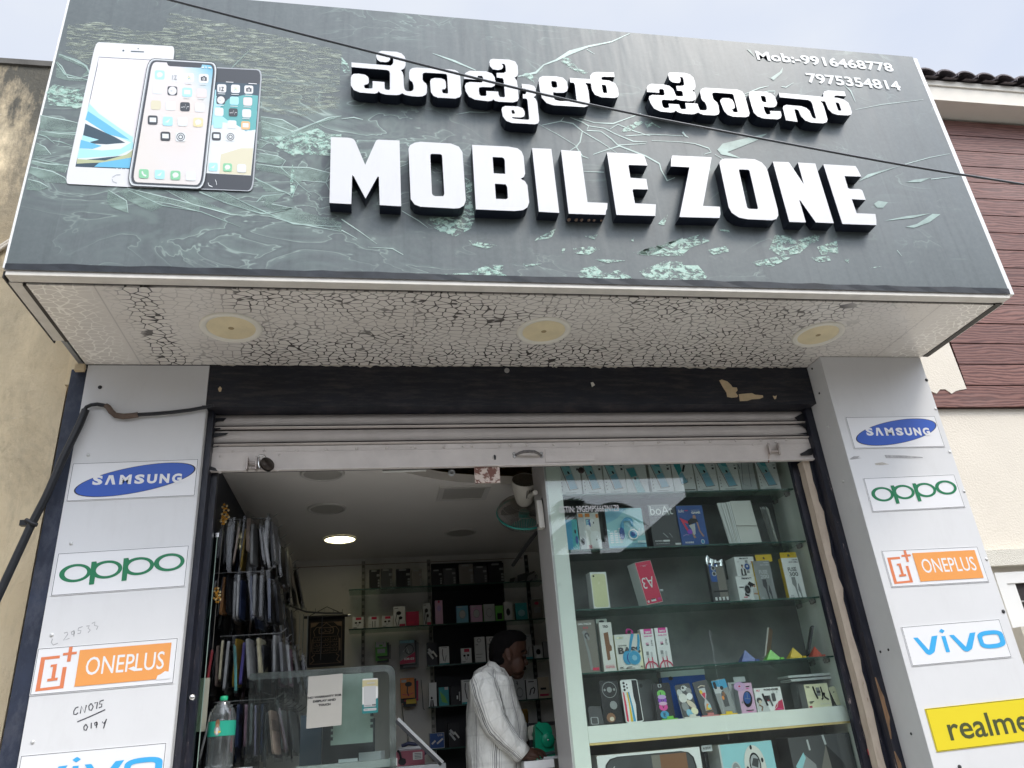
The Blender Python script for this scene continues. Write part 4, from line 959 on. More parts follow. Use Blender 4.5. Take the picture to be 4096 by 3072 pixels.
Lt = [
 ([[(82,63),(330,72,40),(405,90,40),(556,447),(712,98,30),(1030,110),(1053,1020),(757,1003),(745,610,10),(728,608,10),(560,912),(400,610,20),(376,585,10),(363,990),(62,973)]],1300,530, .28933),
 ([[(1155,225),(1175,175),(1240,140),(1320,128),(1740,152),(1850,195),(1900,270),(1947,940),(1920,1010),(1860,1045),(1780,1050),(1320,1025),(1240,995),(1185,920)],[(1455,320),(1462,300),(1485,295),(1590,298),(1612,308),(1620,330),(1650,850),(1635,880),(1520,880),(1490,865),(1478,840)]],1300,530, .28933),
 ([[(78,53),(480,73),(580,92),(625,125),(648,180),(665,370),(650,410),(615,428),(662,455),(690,500),(710,690),(690,745),(640,775),(550,785),(120,767)],[(305,188),(410,192),(432,205),(440,230),(445,375),(317,368)],[(330,483),(450,490),(467,520),(475,640),(455,655),(342,650)]],1860,560, .36166),
 ([[(742,90),(955,98),(1043,805),(817,793)]],1860,560, .36166),
 ([[(1062,110),(1278,125),(1355,688),(1577,697),(1572,765),(1562,775),(1555,827),(1147,815)]],1860,560, .36166),
 ([[(1570,137),(1950,155),(1985,180),(2018,282),(1815,275),(1808,290),(1830,418),(2005,430),(2025,547),(1860,543),(1853,560),(1880,700),(2112,712),(2105,840),(1675,828)]],1860,560, .36166),
 ([[(215,100),(230,95),(915,128),(760,990),(1062,1003),(1070,1150),(1060,1165),(1055,1203),(345,1185),(522,305),(193,288),(195,170)]],2640,600, .22604),
 ([[(1050,230),(1070,185),(1100,162),(1150,152),(1500,152),(1680,165),(1800,220),(1880,310),(1910,390),(2085,1060),(2093,1160),(2060,1220),(1980,1243),(1550,1225),(1400,1195),(1270,1110),(1215,1010)],[(1395,355),(1410,343),(1550,347),(1575,355),(1588,380),(1735,1030),(1715,1047),(1580,1040),(1550,1025),(1538,1000)]],2640,600, .22604),
 ([[(303,112),(570,120),(590,140),(830,497),(730,128),(1025,145),(1340,1160),(1035,1147),(765,765),(755,775),(867,1147),(583,1137)]],3020,620, .23508),
 ([[(1163,157),(1710,188),(1740,230),(1810,367),(1522,358),(1585,565),(1620,577),(1770,578),(1810,590),(1830,610),(1885,765),(1645,750),(1730,990),(2048,1003),(2065,1100),(2065,1193),(1487,1172)]],3020,620, .23508)]
for lp, x0, y0, s in Lt: letter('letter', lp, x0, y0, s)
# mud nests of wasps under one letter, left on the banner
b = MB(); zz = P(2335,862, YLF).z
for k in range(6):
    p = P(2272+k*25+(k % 2)*4,890, YS); b.ell((p.x, YS-0.018, p.z+0.006),0.010,0.013,0.012,0,8,6)
tag(b.build('wasp_nest', mat('dried_mud', (0.24,0.17,0.13),0.9, var=0.3, vscale=30)), 'row of brown mud wasp cells under the white letter L on the signboard', 'wasp nest')

# ---------------------------------------------------------------- round lamps in the soffit (off)
M_LRIM = mat('lamp_rim', (0.74,0.71,0.62),0.4); M_LDIF = mat('yellowed_diffuser', (0.72,0.62,0.40),0.5, var=0.10, vscale=9, dirt=(0.40,0.33,0.20), dscale=5, dlo=0.62, dhi=0.9, damt=0.6)
for (px, py), lab in zip([(925,1310),(2175,1323),(3272,1338)],['round yellowed lamp in the soffit near the left end, nearest the phone pictures', 'round yellowed lamp in the middle of the soffit, with a dark smudge on its rim', 'round yellowed lamp in the soffit near the right pier']):
    c = PZ(px, py, ZSOF); r = 0.128 if px > 1000 else 0.130
    e = empty('soffit_lamp', c, lab, 'ceiling lamp', 'round lamps in the canopy soffit')
    b = MB(); b.lathe(c, (0,0,-1),[(r, -0.002),(r, 0.004),(r-0.008,0.009),(r*0.80,0.006),(r*0.78,0.003)],0,40, False); b.build('rim', M_LRIM, e)
    b = MB(); b.lathe(c, (0,0,-1),[(r*0.79,0.0028),(0.02,0.0040),(0.0001,0.004)],0,40, False); b.build('diffuser', M_LDIF, e)
    b = MB(); b.lathe(c+Vector((0,0,-0.0042)),(0,0,-1),[(0.013,0.0),(0.0001,0.0005)],0,10, False); b.build('dead_insects', mat('insect_smudge', (0.33,0.25,0.13),0.8), e)

# ---------------------------------------------------------------- overhead cable
def wire(name, pts, r, m, n=8):
    b = MB(); b.tube(pts, r, 0, n); return b.build(name, m)
wp = []
cp = [(-300,-245),(200,-128),(690,2),(1366,177),(2076,355),(2539,456),(2730,494),(3533,646),(4096,738),(4700,835)]
for k in range(len(cp)-1):
    for j in range(6):
        t = j/6;
        a = cp[max(k-1,0)]; c1 = cp[k]; c2 = cp[k+1]; d = cp[min(k+2, len(cp)-1)]
        f_ = lambda i: 0.5*((2*c1[i])+(-a[i]+c2[i])*t+(2*a[i]-5*c1[i]+4*c2[i]-d[i])*t*t+(-a[i]+3*c1[i]-3*c2[i]+d[i])*t**3)
        wp.append(P(f_(0), f_(1),2.25))
tag(wire('overhead_cable', wp, 0.0050, mat('cable_grey', (0.05,0.055,0.06),0.32)), 'thin dark cable hanging slantwise in front of the signboard', 'cable')

# ---------------------------------------------------------------- black pipe and feed cable on the left pier
e = empty('service_pipe', P(0,2380,3.37), 'black bent pipe running down the left pier over the yellow wall', 'pipe')
b = MB(); b.tube([P(342,1640,3.372), P(318,1700,3.370), P(250,1838,3.37), P(185,1985,3.37), P(120,2110,3.365), P(60,2240,3.36), P(-5,2380,3.355), P(-120,2620,3.35)],0.0165,0,12); b.build('pipe', M_PVCB, e)
b = MB(); b.tube([P(105,2080,3.36), P(128,2094,3.345), P(148,2100,3.36)],0.009,0,8); b.box(P(100,2086,3.385)-Vector((0.01,0,0)), P(112,2100,3.36)); b.build('clip', M_PVCB, e)
e = empty('feed_cable', P(600,1660, YF), 'black cable with a brown taped joint crossing the top of the left pier', 'cable')
S4 = lambda x, y: (x*.6175,1024+y*.6175)
b = MB(); b.tube([P(*S4(*q), YF-0.018) for q in [(545,1000),(560,978),(590,965),(630,960),(668,966),(695,972),(710,1000),(740,1030),(800,1035),(895,1028),(1000,1022),(1120,1012),(1230,998),(1320,982),(1385,970)]],0.0085,0,10); b.build('cable', M_PVCB, e)
b = MB(); b.tube([P(*S4(*q), YF-0.018) for q in [(685,968),(702,980),(720,1008),(748,1032),(800,1040),(860,1034),(894,1028)]],[0.0115,0.0125,0.0125,0.0125,0.0135,0.0125,0.0125],0,12); b.build('taped_joint', mat('brown_tape', (0.11,0.075,0.055),0.5, var=0.4, vscale=25), e)
b = MB(); b.box(P(*S4(1312,990), YF-0.012), P(*S4(1345,968), YF-0.028)); b.build('tie', M_PVCB, e)

# ---------------------------------------------------------------- rolling shutter, nearly fully up
YSH = 3.50
sh = empty('rolling_shutter', P(2048,1865, YSH), 'rolled up pinkish white shutter with worn black ends, across the doorway', 'shutter')
zt = P(2048,1640, YSH).z+0.02; za = P(2048,1770, YSH).z; zbm = P(2048,1862, YSH).z; zmid = P(2048,1793, YSH).z
sx0, sx1 = XL+0.012, XR-0.035
lev = [zt]+[P(2048, y, YSH).z for y in (1648,1708,1772)]
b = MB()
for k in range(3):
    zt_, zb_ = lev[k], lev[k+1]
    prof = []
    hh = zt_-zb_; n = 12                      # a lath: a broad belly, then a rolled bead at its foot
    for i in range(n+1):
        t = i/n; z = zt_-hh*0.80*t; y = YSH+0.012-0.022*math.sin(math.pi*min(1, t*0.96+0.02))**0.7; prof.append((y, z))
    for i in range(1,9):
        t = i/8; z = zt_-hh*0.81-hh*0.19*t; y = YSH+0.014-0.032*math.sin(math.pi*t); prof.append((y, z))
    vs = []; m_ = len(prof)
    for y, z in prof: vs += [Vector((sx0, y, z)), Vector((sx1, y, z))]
    for i in range(m_-1): b.add(vs[2*i:2*i+4],[(0,2,3,1)],1 if i in (0,11,12,13,19) else 0, None, False)  # dark joint faces: grime, and the shadow of the bead put into the colour
b.build('laths', [M_SHUT, mat('lath_grime_shade', (0.07,0.055,0.05),0.7, var=0.3, vscale=20)], sh)
b = MB(); b.box((sx0, YSH+0.016, zbm),(sx1, YSH+0.03, zt)); b.build('lath_back', M_BLACK, sh)
b = MB(); b.box((sx0, YSH-0.004, zmid),(sx1, YSH+0.012, za-0.004)); b.box((sx0, YSH-0.008, zbm+0.004),(sx1, YSH+0.012, zmid-0.002)); b.box((sx0-0.006, YSH-0.016, zbm-0.004),(sx1, YSH+0.012, zbm+0.0035))
rail = b.build('bottom_rail', M_RAIL, sh, bevel=0.002)
random.seed(11)
for q in [[(842,1622),(868,1624),(864,1636),(852,1640),(846,1650),(838,1652)],[(838,1672),(906,1672),(893,1685),(870,1687),(858,1692),(838,1693)],[(832,1714),(880,1712),(885,1716),(834,1724)],[(832,1733),(915,1731),(903,1740),(880,1745),(855,1750),(842,1770),(856,1778),(840,1790),(880,1782),(868,1788),(832,1794)],[(828,1862),(846,1866),(862,1872),(870,1884),(850,1882),(838,1879),(828,1880)],
          [(3242,1655),(3205,1655),(3178,1670),(3190,1682),(3240,1684)],[(3245,1690),(3180,1696),(3210,1705),(3222,1715),(3228,1730),(3190,1736),(3240,1740)],[(3252,1790),(3234,1796),(3215,1808),(3198,1816),(3205,1822),(3250,1820)]]:
    b = MB(); b.extr([[P(*p, YSH-0.0175) for p in q]],(0,0.0012,0),0); b.build('worn_black_patch', M_BLACK, sh)
rv0 = None
for px, py in [(932,1806),(1057,1803),(1185,1801),(1304,1800),(1426,1794),(1545,1791),(1660,1789),(1775,1788),(1853,1785),(1887,1784),(1998,1782),(2040,1781),(2107,1779),(2214,1778),(2321,1776),(2426,1774),(2531,1772),(2635,1770),(2738,1768),(2840,1766),(2943,1764),(3043,1762),(3145,1760),(882,1826),(880,1888),(1117,1821),(1110,1880),(3102,1768),(3010,1778)]:
    c = P(px, py, YSH-0.006)
    if rv0 is None:
        b = MB(); b.lathe(c, (0,-1,0),[(0.0075,0),(0.0065,0.003),(0.003,0.0045),(0.0001,0.005)],0,9, False); rv0 = b.build('rivet', M_RAIL, rail); rvc = c
    else:
        o = rv0.copy(); COL.objects.link(o); o.location = rv0.location+(c-rvc)
S5 = lambda x, y: (1366+x*.6175,1024+y*.6175)
b = MB(); y_ = YSH-0.012
b.tube([P(*S5(1130,1288), y_), P(*S5(1155,1275), y_-0.022), P(*S5(1180,1268), y_-0.03), P(*S5(1215,1266), y_-0.032), P(*S5(1250,1268), y_-0.03), P(*S5(1272,1278), y_-0.022), P(*S5(1295,1292), y_)],[0.006,0.007,0.008,0.008,0.008,0.007,0.006],0,9)
for q in [(1118,1282),(1120,1300),(1294,1280),(1296,1300)]: b.lathe(P(*S5(*q), YSH-0.008),(0,-1,0),[(0.009,0),(0.009,0.003),(0.003,0.004),(0.0001,0.003)],1,10, False)
b.build('handle', [mat('worn_handle', (0.16,0.15,0.145),0.35, metal=0.5, var=0.4, vscale=40), M_STEEL], sh)
b = MB(); b.lathe(P(*S5(992,1304), YSH-0.008),(0,-1,0),[(0.013,0),(0.012,0.002),(0.004,0.002)],1,14, False); b.extr([[P(*S5(*q), YSH-0.0108) for q in [(985,1290),(994,1287),(1001,1295),(1000,1318),(990,1320),(986,1305)]]],(0,0.001,0),0); b.build('keyhole', [M_BLACK, M_RAIL], sh)
b = MB(); b.extr([[P(*S5(*q), YSH-0.0125) for q in [(1318,1250),(1632,1244),(1640,1326),(1322,1336)]]],(0,0.004,0),0); b.build('cover_plate', M_RAIL, sh)
b = MB(); p0 = P(*S5(858,1360), YSH+0.005); p1 = P(*S5(1028,1470), YSH+0.005); b.box((p0.x, YSH-0.002, p1.z),(p1.x, YSH+0.012, zbm-0.006)); b.build('floor_bolt_plate', M_RUST, sh, bevel=0.004)
# hasps
def hasp(px0, px1, py, lab=None):
    b = MB(); a = P(px0, py, YSH-0.008); c = P(px1, py, YSH-0.008)
    for p in (a, c): b.rbox(p+Vector((-0.004,-0.038,-0.032)),(0.008,0,0),(0,0,0.064),(0,0.038,0),0.003,0)
    b.tube([a+Vector((0,-0.02,0.006)), c+Vector((0,-0.02,0.004))],0.005,0,8); b.tube([a+Vector((0,-0.02,-0.018)), c+Vector((0,-0.02,-0.02))],0.004,0,8)
    return b.build('hasp', mat('painted_hasp', (0.46,0.41,0.38),0.45, metal=0.3, var=0.3, vscale=30, dirt=(0.12,0.07,0.05), dscale=25, dlo=0.5, dhi=0.65), sh)
hasp(992,1028,1860);
b = MB()
for px, r in ((3072,0.030),(3110,0.032)):
    p = P(px, 1802, YSH-0.008); b.lathe(p+Vector((0,-0.018,0.004)),(0.9,-0.4,0),[(0.0001,-0.004),(r, -0.004),(r, 0.004),(0.012,0.005),(0.010,0.001),(0.0001,0.001)],0,18, False)
p = P(3090,1808, YSH-0.008); b.tube([p+Vector((-0.02,-0.018,0)), p+Vector((0.02,-0.018,0))],0.007,0,8); b.tube([P(3078,1800, YSH-0.01), P(3074,1850, YSH-0.012)],0.003,1,6)
b.build('hasp', [mat('painted_hasp2', (0.50,0.45,0.42),0.45, var=0.3, vscale=20), M_RUST], sh)
# padlock hanging open on the left hasp
c = P(1068,1858, YSH-0.05)
e = empty('padlock', c-Vector((0,0,0.03)), 'dark round padlock hanging on the left end of the shutter rail', 'padlock')
ax = Vector((0.62,-0.62,0.30)).normalized()
b = MB(); b.lathe(c-ax*0.012, ax, [(0.0001,0),(0.026,0.0),(0.034,0.003),(0.0345,0.020),(0.031,0.025),(0.0001,0.026)],0,24, False, True); b.build('lock_body', M_BRASSY, e)
b = MB(); b.tube([c+Vector((-0.004,0.0,0.028)), c+Vector((-0.016,0.004,0.045)), c+Vector((-0.034,0.008,0.048)), c+Vector((-0.042,0.012,0.036)), c+Vector((-0.040,0.014,0.006)), c+Vector((-0.033,0.012,-0.012))],0.005,0,10); b.build('shackle', M_CHROME, e)
# guide channels and door frame
b = MB()
b.box((XL+0.0045, YF+0.046, ZFL),(XL+0.030, YSH+0.02, zb)); b.box((XL+0.005, YSH+0.021, ZFL),(XL+0.055, YSH+0.06, zb)); part('door_frame', b, M_FRAME, bevel=0.003)
b = MB()
b.box((XR-0.040,3.456, ZFL),(XR-0.0015,3.515, zb)); b.box((XR-0.062,3.5155, ZFL),(XR-0.003,3.62, zb)); part('door_frame', b, M_FRAME, bevel=0.003)
b = MB(); rnd = random.Random(2)      # bare wood strip of the frame with flaked paint
n = 40; z_a, z_b = ZFL, zbm-0.002; Lp, Rp = [],[]
for k in range(n+1):
    z = z_a+(z_b-z_a)*k/n; Rp.append(Vector((XR-0.068+0.016*rnd.random()*(1 if k % 7 else 1.4),3.512, z))); Lp.append(Vector((XR-0.098+0.003*rnd.random(),3.512, z)))
b.extr([Lp+Rp[::-1]],(0,0.05,0),0); part('frame_strip', b, M_CHANNEL)
b = MB(); b.box((XR-0.13,3.57, ZFL),(XR-0.064,3.60, zbm+0.1)); part('frame_filler', b, M_FRAME)
rnd = random.Random(6)      # places where the black paint has come off the frame down to the wood
for z_, h_, w_, m in [(0.62,0.5,0.034,0),(1.15,0.22,0.026,0),(1.42,0.26,0.030,0)]:
    n = 9; L_ = [Vector((XR-0.0405+0.0*rnd.random(),3.4545, z_+h_*k/n)) for k in range(n+1)]; R_e = [Vector((XR-0.040+w_*math.sin(math.pi*(k+.4)/(n+1))*(0.55+0.45*rnd.random()),3.4545, z_+h_*k/n)) for k in range(n+1)]
    b = MB(); b.extr([L_+R_e[::-1]],(0,0.001,0),0); part('peeled_patch', b, [mat('bare_wood', (0.26,0.155,0.085),0.8, var=0.5, vscale=14, stretch=(4,4, .5)), M_CHANNEL][m])
# ---------------------------------------------------------------- brand plates on the piers
M_STK = mat('sticker_white', (0.78,0.78,0.78),0.35, dirt=(0.6,0.58,0.56), dscale=6, dlo=0.6, dhi=0.85, damt=0.35)
M_LINE = mat('keyline', (0.03,0.03,0.035),0.4)
M_OVAL = mat('oval_blue', (0.035,0.105,0.46),0.35); M_GREEN = mat('logo_green', (0.022,0.19,0.085),0.35)
M_ORANGE = mat('logo_orange', (0.80,0.34,0.10),0.35); M_SKY = mat('logo_sky', (0.06,0.40,0.74),0.35); M_YEL = mat('plate_yellow', (0.74,0.60,0.03),0.35); M_OLV = mat('logo_olive', (0.075,0.085,0.035),0.4)
M_ORED = mat('logo_orange_red', (0.70,0.22,0.10),0.35)
SMATS = [M_STK, M_LINE, M_OVAL, M_GREEN, M_ORANGE, M_SKY, M_YEL, M_OLV, M_ORED]
def plate(quad, Y, base, label):
    """quad: pixel corners tl, tr, br, bl"""
    tl, tr, br, bl_ = [P(*q, Y) for q in quad]
    x0 = (tl.x+bl_.x)/2; x1 = (tr.x+br.x)/2; z1 = (tl.z+tr.z)/2; z0 = (bl_.z+br.z)/2
    dz = ((tr.z-tl.z)+(br.z-bl_.z))/2
    b = MB(); O = Vector((x0, Y-0.003, z0-dz/2)); U = Vector((x1-x0,0, dz)); V = Vector((0,0, z1-z0))
    b.obox(O, U, V, (0,0.0026,0), base)
    p = Panel(b, O, U, V, 0.0004,0.0002); p.frame(0.005,0.012,0.995,0.988,0.010,1)
    return b, p, label
def done(t):
    b, p, lab = t; o = b.build('brand_plate', SMATS); tag(o, lab, 'sign', 'brand plates on the two piers'); return o
def d_sams(p, s=1.0):
    W = p.U.length/p.V.length
    pts = []
    for k in range(48):
        t = 2*math.pi*k/48; x = 0.475*W*math.cos(t); y = 0.355*math.sin(t); r = math.radians(9.5)
        pts.append((0.515+(x*math.cos(r)-y*math.sin(r))/W, 0.5+(x*math.sin(r)+y*math.cos(r))))
    pts2 = [(0.515+(u-0.515)*0.975,0.5+(v-0.5)*0.97) for u, v in pts]
    p.poly(pts, 1); p.poly(pts2,2)
    wd = 0.115; xs = [0.185+0.113*k for k in range(6)]
    for k, c in enumerate('S MSUNG'.replace(' ', 'A')):
        u = 0.178+0.099*k+(0.012 if k > 1 else 0); w = 0.078 if c != 'M' else 0.092
        if k > 2: u += 0.018
        v0 = 0.395-0.005*k
        if c == 'A':
            p.loops([[(u, v0),(u+0.022, v0+0.25),(u+0.056, v0+0.25),(u+w+0.004, v0),(u+w-0.02, v0),(u+0.037, v0+0.17),(u+0.02, v0)]],0)
        else: p.text(c, u, v0, u+w, v0+0.25,0,0.05)
def rings_word(p, mi):
    # o p p o : slanting thick-and-thin ellipses with two descenders
    for k, (u, v) in enumerate([(0.155,0.50),(0.385,0.535),(0.625,0.565),(0.858,0.61)]):
        p.loops([[(u+0.118*math.cos(t*math.pi/18), v+0.215*math.sin(t*math.pi/18)) for t in range(36)],[(u+0.004+0.083*math.cos(t*math.pi/18), v+0.155*math.sin(t*math.pi/18)) for t in range(36)][::-1]], mi)
    for u, v in [(0.270,0.20),(0.510,0.235)]:
        p.poly([(u, v),(u+0.038, v+0.005),(u+0.036, v+0.50),(u+0.030, v+0.545),(u-0.006, v+0.54)], mi)
def d_onep(p, damaged=False):
    t = 0.04
    for a in [[(0.035,0.08),(0.225,0.10),(0.225,0.16),(0.065,0.14),(0.065,0.74),(0.165,0.75),(0.165,0.81),(0.035,0.80)],[(0.225,0.1005),(0.225,0.55),(0.197,0.55),(0.197,0.16)],[(0.185,0.80),(0.28,0.81),(0.28,0.865),(0.185,0.855)],[(0.220,0.66),(0.245,0.66),(0.245,0.98),(0.220,0.98)],
              [(0.105,0.27),(0.175,0.28),(0.175,0.335),(0.155,0.333),(0.155,0.63),(0.112,0.62),(0.112,0.575),(0.130,0.577),(0.130,0.33),(0.105,0.325)]]: p.poly(a, 8)
    p.poly([(0.300,0.11),(0.955,0.12),(0.955,0.90),(0.300,0.89)],4)
    p.text('ONEPLUS', 0.36,0.33,0.915,0.72,0,0.004)
    if damaged:
        p.poly([(0.87,0.10),(0.97,0.11),(0.97,0.25),(0.93,0.28),(0.90,0.22),(0.88,0.2)],0); p.poly([(0.66,0.40),(0.71,0.33),(0.73,0.36),(0.70,0.44)],0)
def d_vivo(p):
    st = lambda pts, w: p.stroke(pts, w, 5)
    p.poly(fillet([(0.085,0.70),(0.130,0.70),(0.205,0.36),(0.270,0.70),(0.330,0.71),(0.255,0.30,0.03),(0.20,0.23,0.03),(0.17,0.27,0.03)],3),5)
    p.poly([(0.365,0.27),(0.405,0.27),(0.405,0.68),(0.365,0.68)],5)
    p.poly(fillet([(0.385,0.75,0.01),(0.415,0.81,0.01),(0.385,0.87,0.01),(0.355,0.81,0.01)],2),5)
    p.poly(fillet([(0.445,0.69),(0.490,0.69),(0.575,0.36),(0.655,0.70),(0.715,0.71),(0.630,0.30,0.03),(0.575,0.23,0.03),(0.54,0.27,0.03)],3),5)
    o = fillet([(0.72,0.26,0.14),(0.985,0.27,0.14),(0.985,0.73,0.14),(0.72,0.72,0.14)],6); i = fillet([(0.765,0.37,0.06),(0.935,0.38,0.06),(0.935,0.62,0.06),(0.765,0.61,0.06)],4)
    p.loops([o, i[::-1]],5)
t = plate([(289,1854),(793,1836),(783,1984),(267,2007)], YF, 0, 'white plate with slanted blue oval and white capitals on the left pier'); d_sams(t[1]); done(t)
t = plate([(231,2213),(758,2182),(741,2346),(204,2386)], YF, 0, 'white plate with thin green rounded letters on the left pier'); rings_word(t[1],3); done(t)
t = plate([(151,2594),(711,2551),(698,2733),(120,2784)], YF, 0, 'white plate with orange block, scuffed lower right corner, on the left pier'); d_onep(t[1], True); done(t)
t = plate([(88,3022),(667,2970),(650,3160),(45,3222)], YF, 0, 'white plate with light blue letters cut by the bottom left edge of the photo'); d_vivo(t[1]); done(t)
t = plate([(3383,1669),(3737,1664),(3780,1788),(3412,1796)], YR, 0, 'white plate with slanted blue oval and white capitals on the right pier'); d_sams(t[1]); done(t)
t = plate([(3451,1913),(3815,1898),(3860,2029),(3490,2049)], YR, 0, 'white plate with thin green rounded letters on the right pier'); rings_word(t[1],3); done(t)
t = plate([(3526,2203),(3909,2186),(3954,2328),(3564,2350)], YR, 0, 'clean white plate with orange block on the right pier'); d_onep(t[1]); done(t)
t = plate([(3602,2508),(3995,2476),(4046,2629),(3648,2666)], YR, 0, 'white plate with whole light blue word on the right pier'); d_vivo(t[1]); done(t)
t = plate([(3697,2836),(4108,2790),(4166,2958),(3747,3008)], YR, 6, 'yellow plate with dark thin letters low on the right pier')
p = t[1]; p.text('realme', 0.155,0.21,0.935,0.76,7,0.012); done(t)
# handwriting on the left cladding
M_PEN = mat('marker_pen', (0.05,0.05,0.06),0.6); M_PENCIL = mat('pencil', (0.34,0.34,0.35),0.7)
def pen(strokes, w, m):
    b = MB(); k = 0.0006
    for st in strokes:
        q = [Vector(x) for x in st]; n = len(q); L, R = [],[]
        for i in range(n):
            t_ = (q[min(i+1, n-1)]-q[max(i-1,0)]).normalized(); nn = Vector((-t_.y, t_.x))*w/2
            L.append(P(*(q[i]+nn), YF-k)); R.append(P(*(q[i]-nn), YF-k))
        b.add(R+L, [(i, i+1, n+i+1, n+i) for i in range(n-1)]); k += 0.00003
    return b.build('handwriting', m, clad_l)
Z0 = lambda *q: [(x*.6175,2048+y*.6175) for x, y in q]
pen([Z0((508,1262),(490,1270),(478,1290),(478,1310),(492,1312),(506,1300)), Z0((520,1305),(528,1258),(548,1300),(560,1250)), Z0((590,1240),(575,1258),(578,1282),(592,1285),(604,1262),(592,1240)), Z0((612,1238),(632,1232),(625,1275)), Z0((672,1218),(648,1226),(645,1245),(660,1243),(658,1262),(640,1268)),
     Z0((500,1360),(590,1322),(682,1280)), Z0((556,1375),(543,1392),(545,1412),(558,1414),(568,1392),(556,1375)), Z0((592,1365),(590,1402)), Z0((628,1360),(612,1368),(616,1382),(630,1376),(628,1360),(624,1398)), Z0((662,1358),(672,1370),(690,1340),(670,1402))],4.5, M_PEN)
pen([Z0((340,822),(332,845),(345,862),(375,850)), Z0((415,785),(435,778),(440,790),(410,832),(450,818)), Z0((480,768),(462,778),(466,795),(482,788),(480,768),(478,806)), Z0((535,742),(508,752),(505,768),(525,768),(520,785),(502,788)), Z0((560,740),(580,735),(570,752),(585,765),(570,782)), Z0((595,722),(615,712),(612,735),(635,740),(625,762))],3.0, M_PENCIL)
# ---------------------------------------------------------------- glass show case on the right of the doorway
YG = 3.62                        # its front glass
cx0, cx1 = P(2255,2700, YG).x, 2.240
YBK = 3.90
case = empty('display_case', ((cx0+cx1)/2, YG, ZFL), 'tall white glass fronted display case filling the right side of the doorway', 'display case')
zc0, zc1 = ZFL, ZC-0.01
b = MB(); b.box((cx0, YG+0.001, zc0),(cx0+0.012, YBK, zc1)); side_l = b.build('side_panel', mat('grey_laminate', (0.44,0.43,0.42),0.45, var=0.05, vscale=4), case)
strip = P(2330,2700, YG).x
b = MB(); b.box((cx0+0.0125, YG+0.012, zc0),(strip, YG+0.024, zc1)); b.build('front_stile', M_MINTW, case)
b = MB(); b.box((cx1-0.02, YG+0.012, zc0),(cx1, YBK, zc1)); b.build('side_panel', M_MINTW, case)
b = MB(); b.box((cx0+0.0125, YBK-0.012, zc0),(cx1-0.021, YBK-0.001, zc1)); b.build('back_panel', mat('case_back', (0.17,0.172,0.168),0.5, var=0.25, vscale=2.5, dirt=(0.09,0.095,0.095), dscale=3, dlo=0.5, dhi=0.7, damt=0.7), case)
b = MB(); b.box((cx0+0.002, YG-0.005, zc0),(cx1+0.02, YG, zc1-0.02)); b.build('front_glass', M_GLASS, case)
b = MB(); b.lathe(P(2324,1882, YG-0.005),(0,-1,0),[(0.0165,0.0),(0.0165,0.004),(0.012,0.006),(0.0001,0.006)],0,20, False); b.build('mirror_screw', mat('screw_cap', (0.06,0.05,0.045),0.4, metal=0.5, var=0.5, vscale=70), case)
b = MB(); c = P(2160,2004, YG+0.1); b.ell((cx0-0.001, YG+0.10, c.z),0.0015,0.016,0.018,0,12,6); b.build('cable_hole', M_INK, case)
SX0, SX1 = strip+0.002, cx1-0.022
YSF = YG+0.022                   # front edge of the shelves
def zline(a, c): return (P(*a, YSF).z+P(*c, YSF).z)/2
Zs = [zline((2250,1977),(3125,1956)), zline((2273,2197),(3206,2165)), zline((2301,2440),(3260,2385)), zline((2328,2696),(3310,2621))]
ZB1 = zline((2353,2907),(3370,2820)); ZB0 = zline((2362,2985),(3388,2891))
for z in Zs:
    b = MB(); b.box((SX0, YSF+0.002, z-0.006),(SX1, YBK-0.013, z)); s_ = b.build('glass_shelf', M_SHELFG, case)
    b = MB(); b.box((SX0, YSF, z-0.0065),(SX1, YSF+0.0018, z+0.0003)); b.build('polished_edge', M_GLEDGE, s_)
    for yy in (YSF+0.05, YBK-0.07):
        b = MB(); b.lathe((SX1-0.001, yy, z-0.014),(-1,0,0),[(0.011,0),(0.011,0.010),(0.006,0.014),(0.0055,0.03),(0.0001,0.031)],0,12, True); b.rbox((SX1-0.026, yy-0.007, z-0.030),(0.016,0,0),(0,0,0.024),(0,0.014,0),0.006,0); b.build('shelf_support', mat('support_metal', (0.20,0.19,0.18),0.35, metal=0.6), s_)
    b = MB(); b.box((strip-0.014, YSF-0.006, z-0.026),(strip+0.0015, YSF-0.003, z-0.018)); b.build('shelf_support', M_CHROME, s_)
b = MB(); b.box((SX0, YSF-0.006, ZB0+0.010),(SX1, YBK-0.014, ZB1)); b.box((SX0, YSF-0.005, ZB0),(SX1, YBK-0.014, ZB0+0.0095),1)
b.build('middle_board', [M_MINTW, mat('yellow_edging', (0.62,0.46,0.19),0.5, var=0.1)], case)
# tax number, vinyl letters on the outside of the glass
b = MB(); a = P(2238,2048, YG-0.006); c = P(2478,2048, YG-0.006); zt_ = P(2300,2024, YG-0.006).z; zb_ = P(2300,2050, YG-0.006).z
Panel(b, Vector((a.x, YG-0.0055, zb_)),(c.x-a.x, 0,0),(0,0, zt_-zb_),0.0005).text('GSTIN: 29GEMPS6662N1Z8', 0,0,1,1,0,0.014); b.build('tax_number', mat('silver_vinyl', (0.60,0.60,0.60),0.35), case)

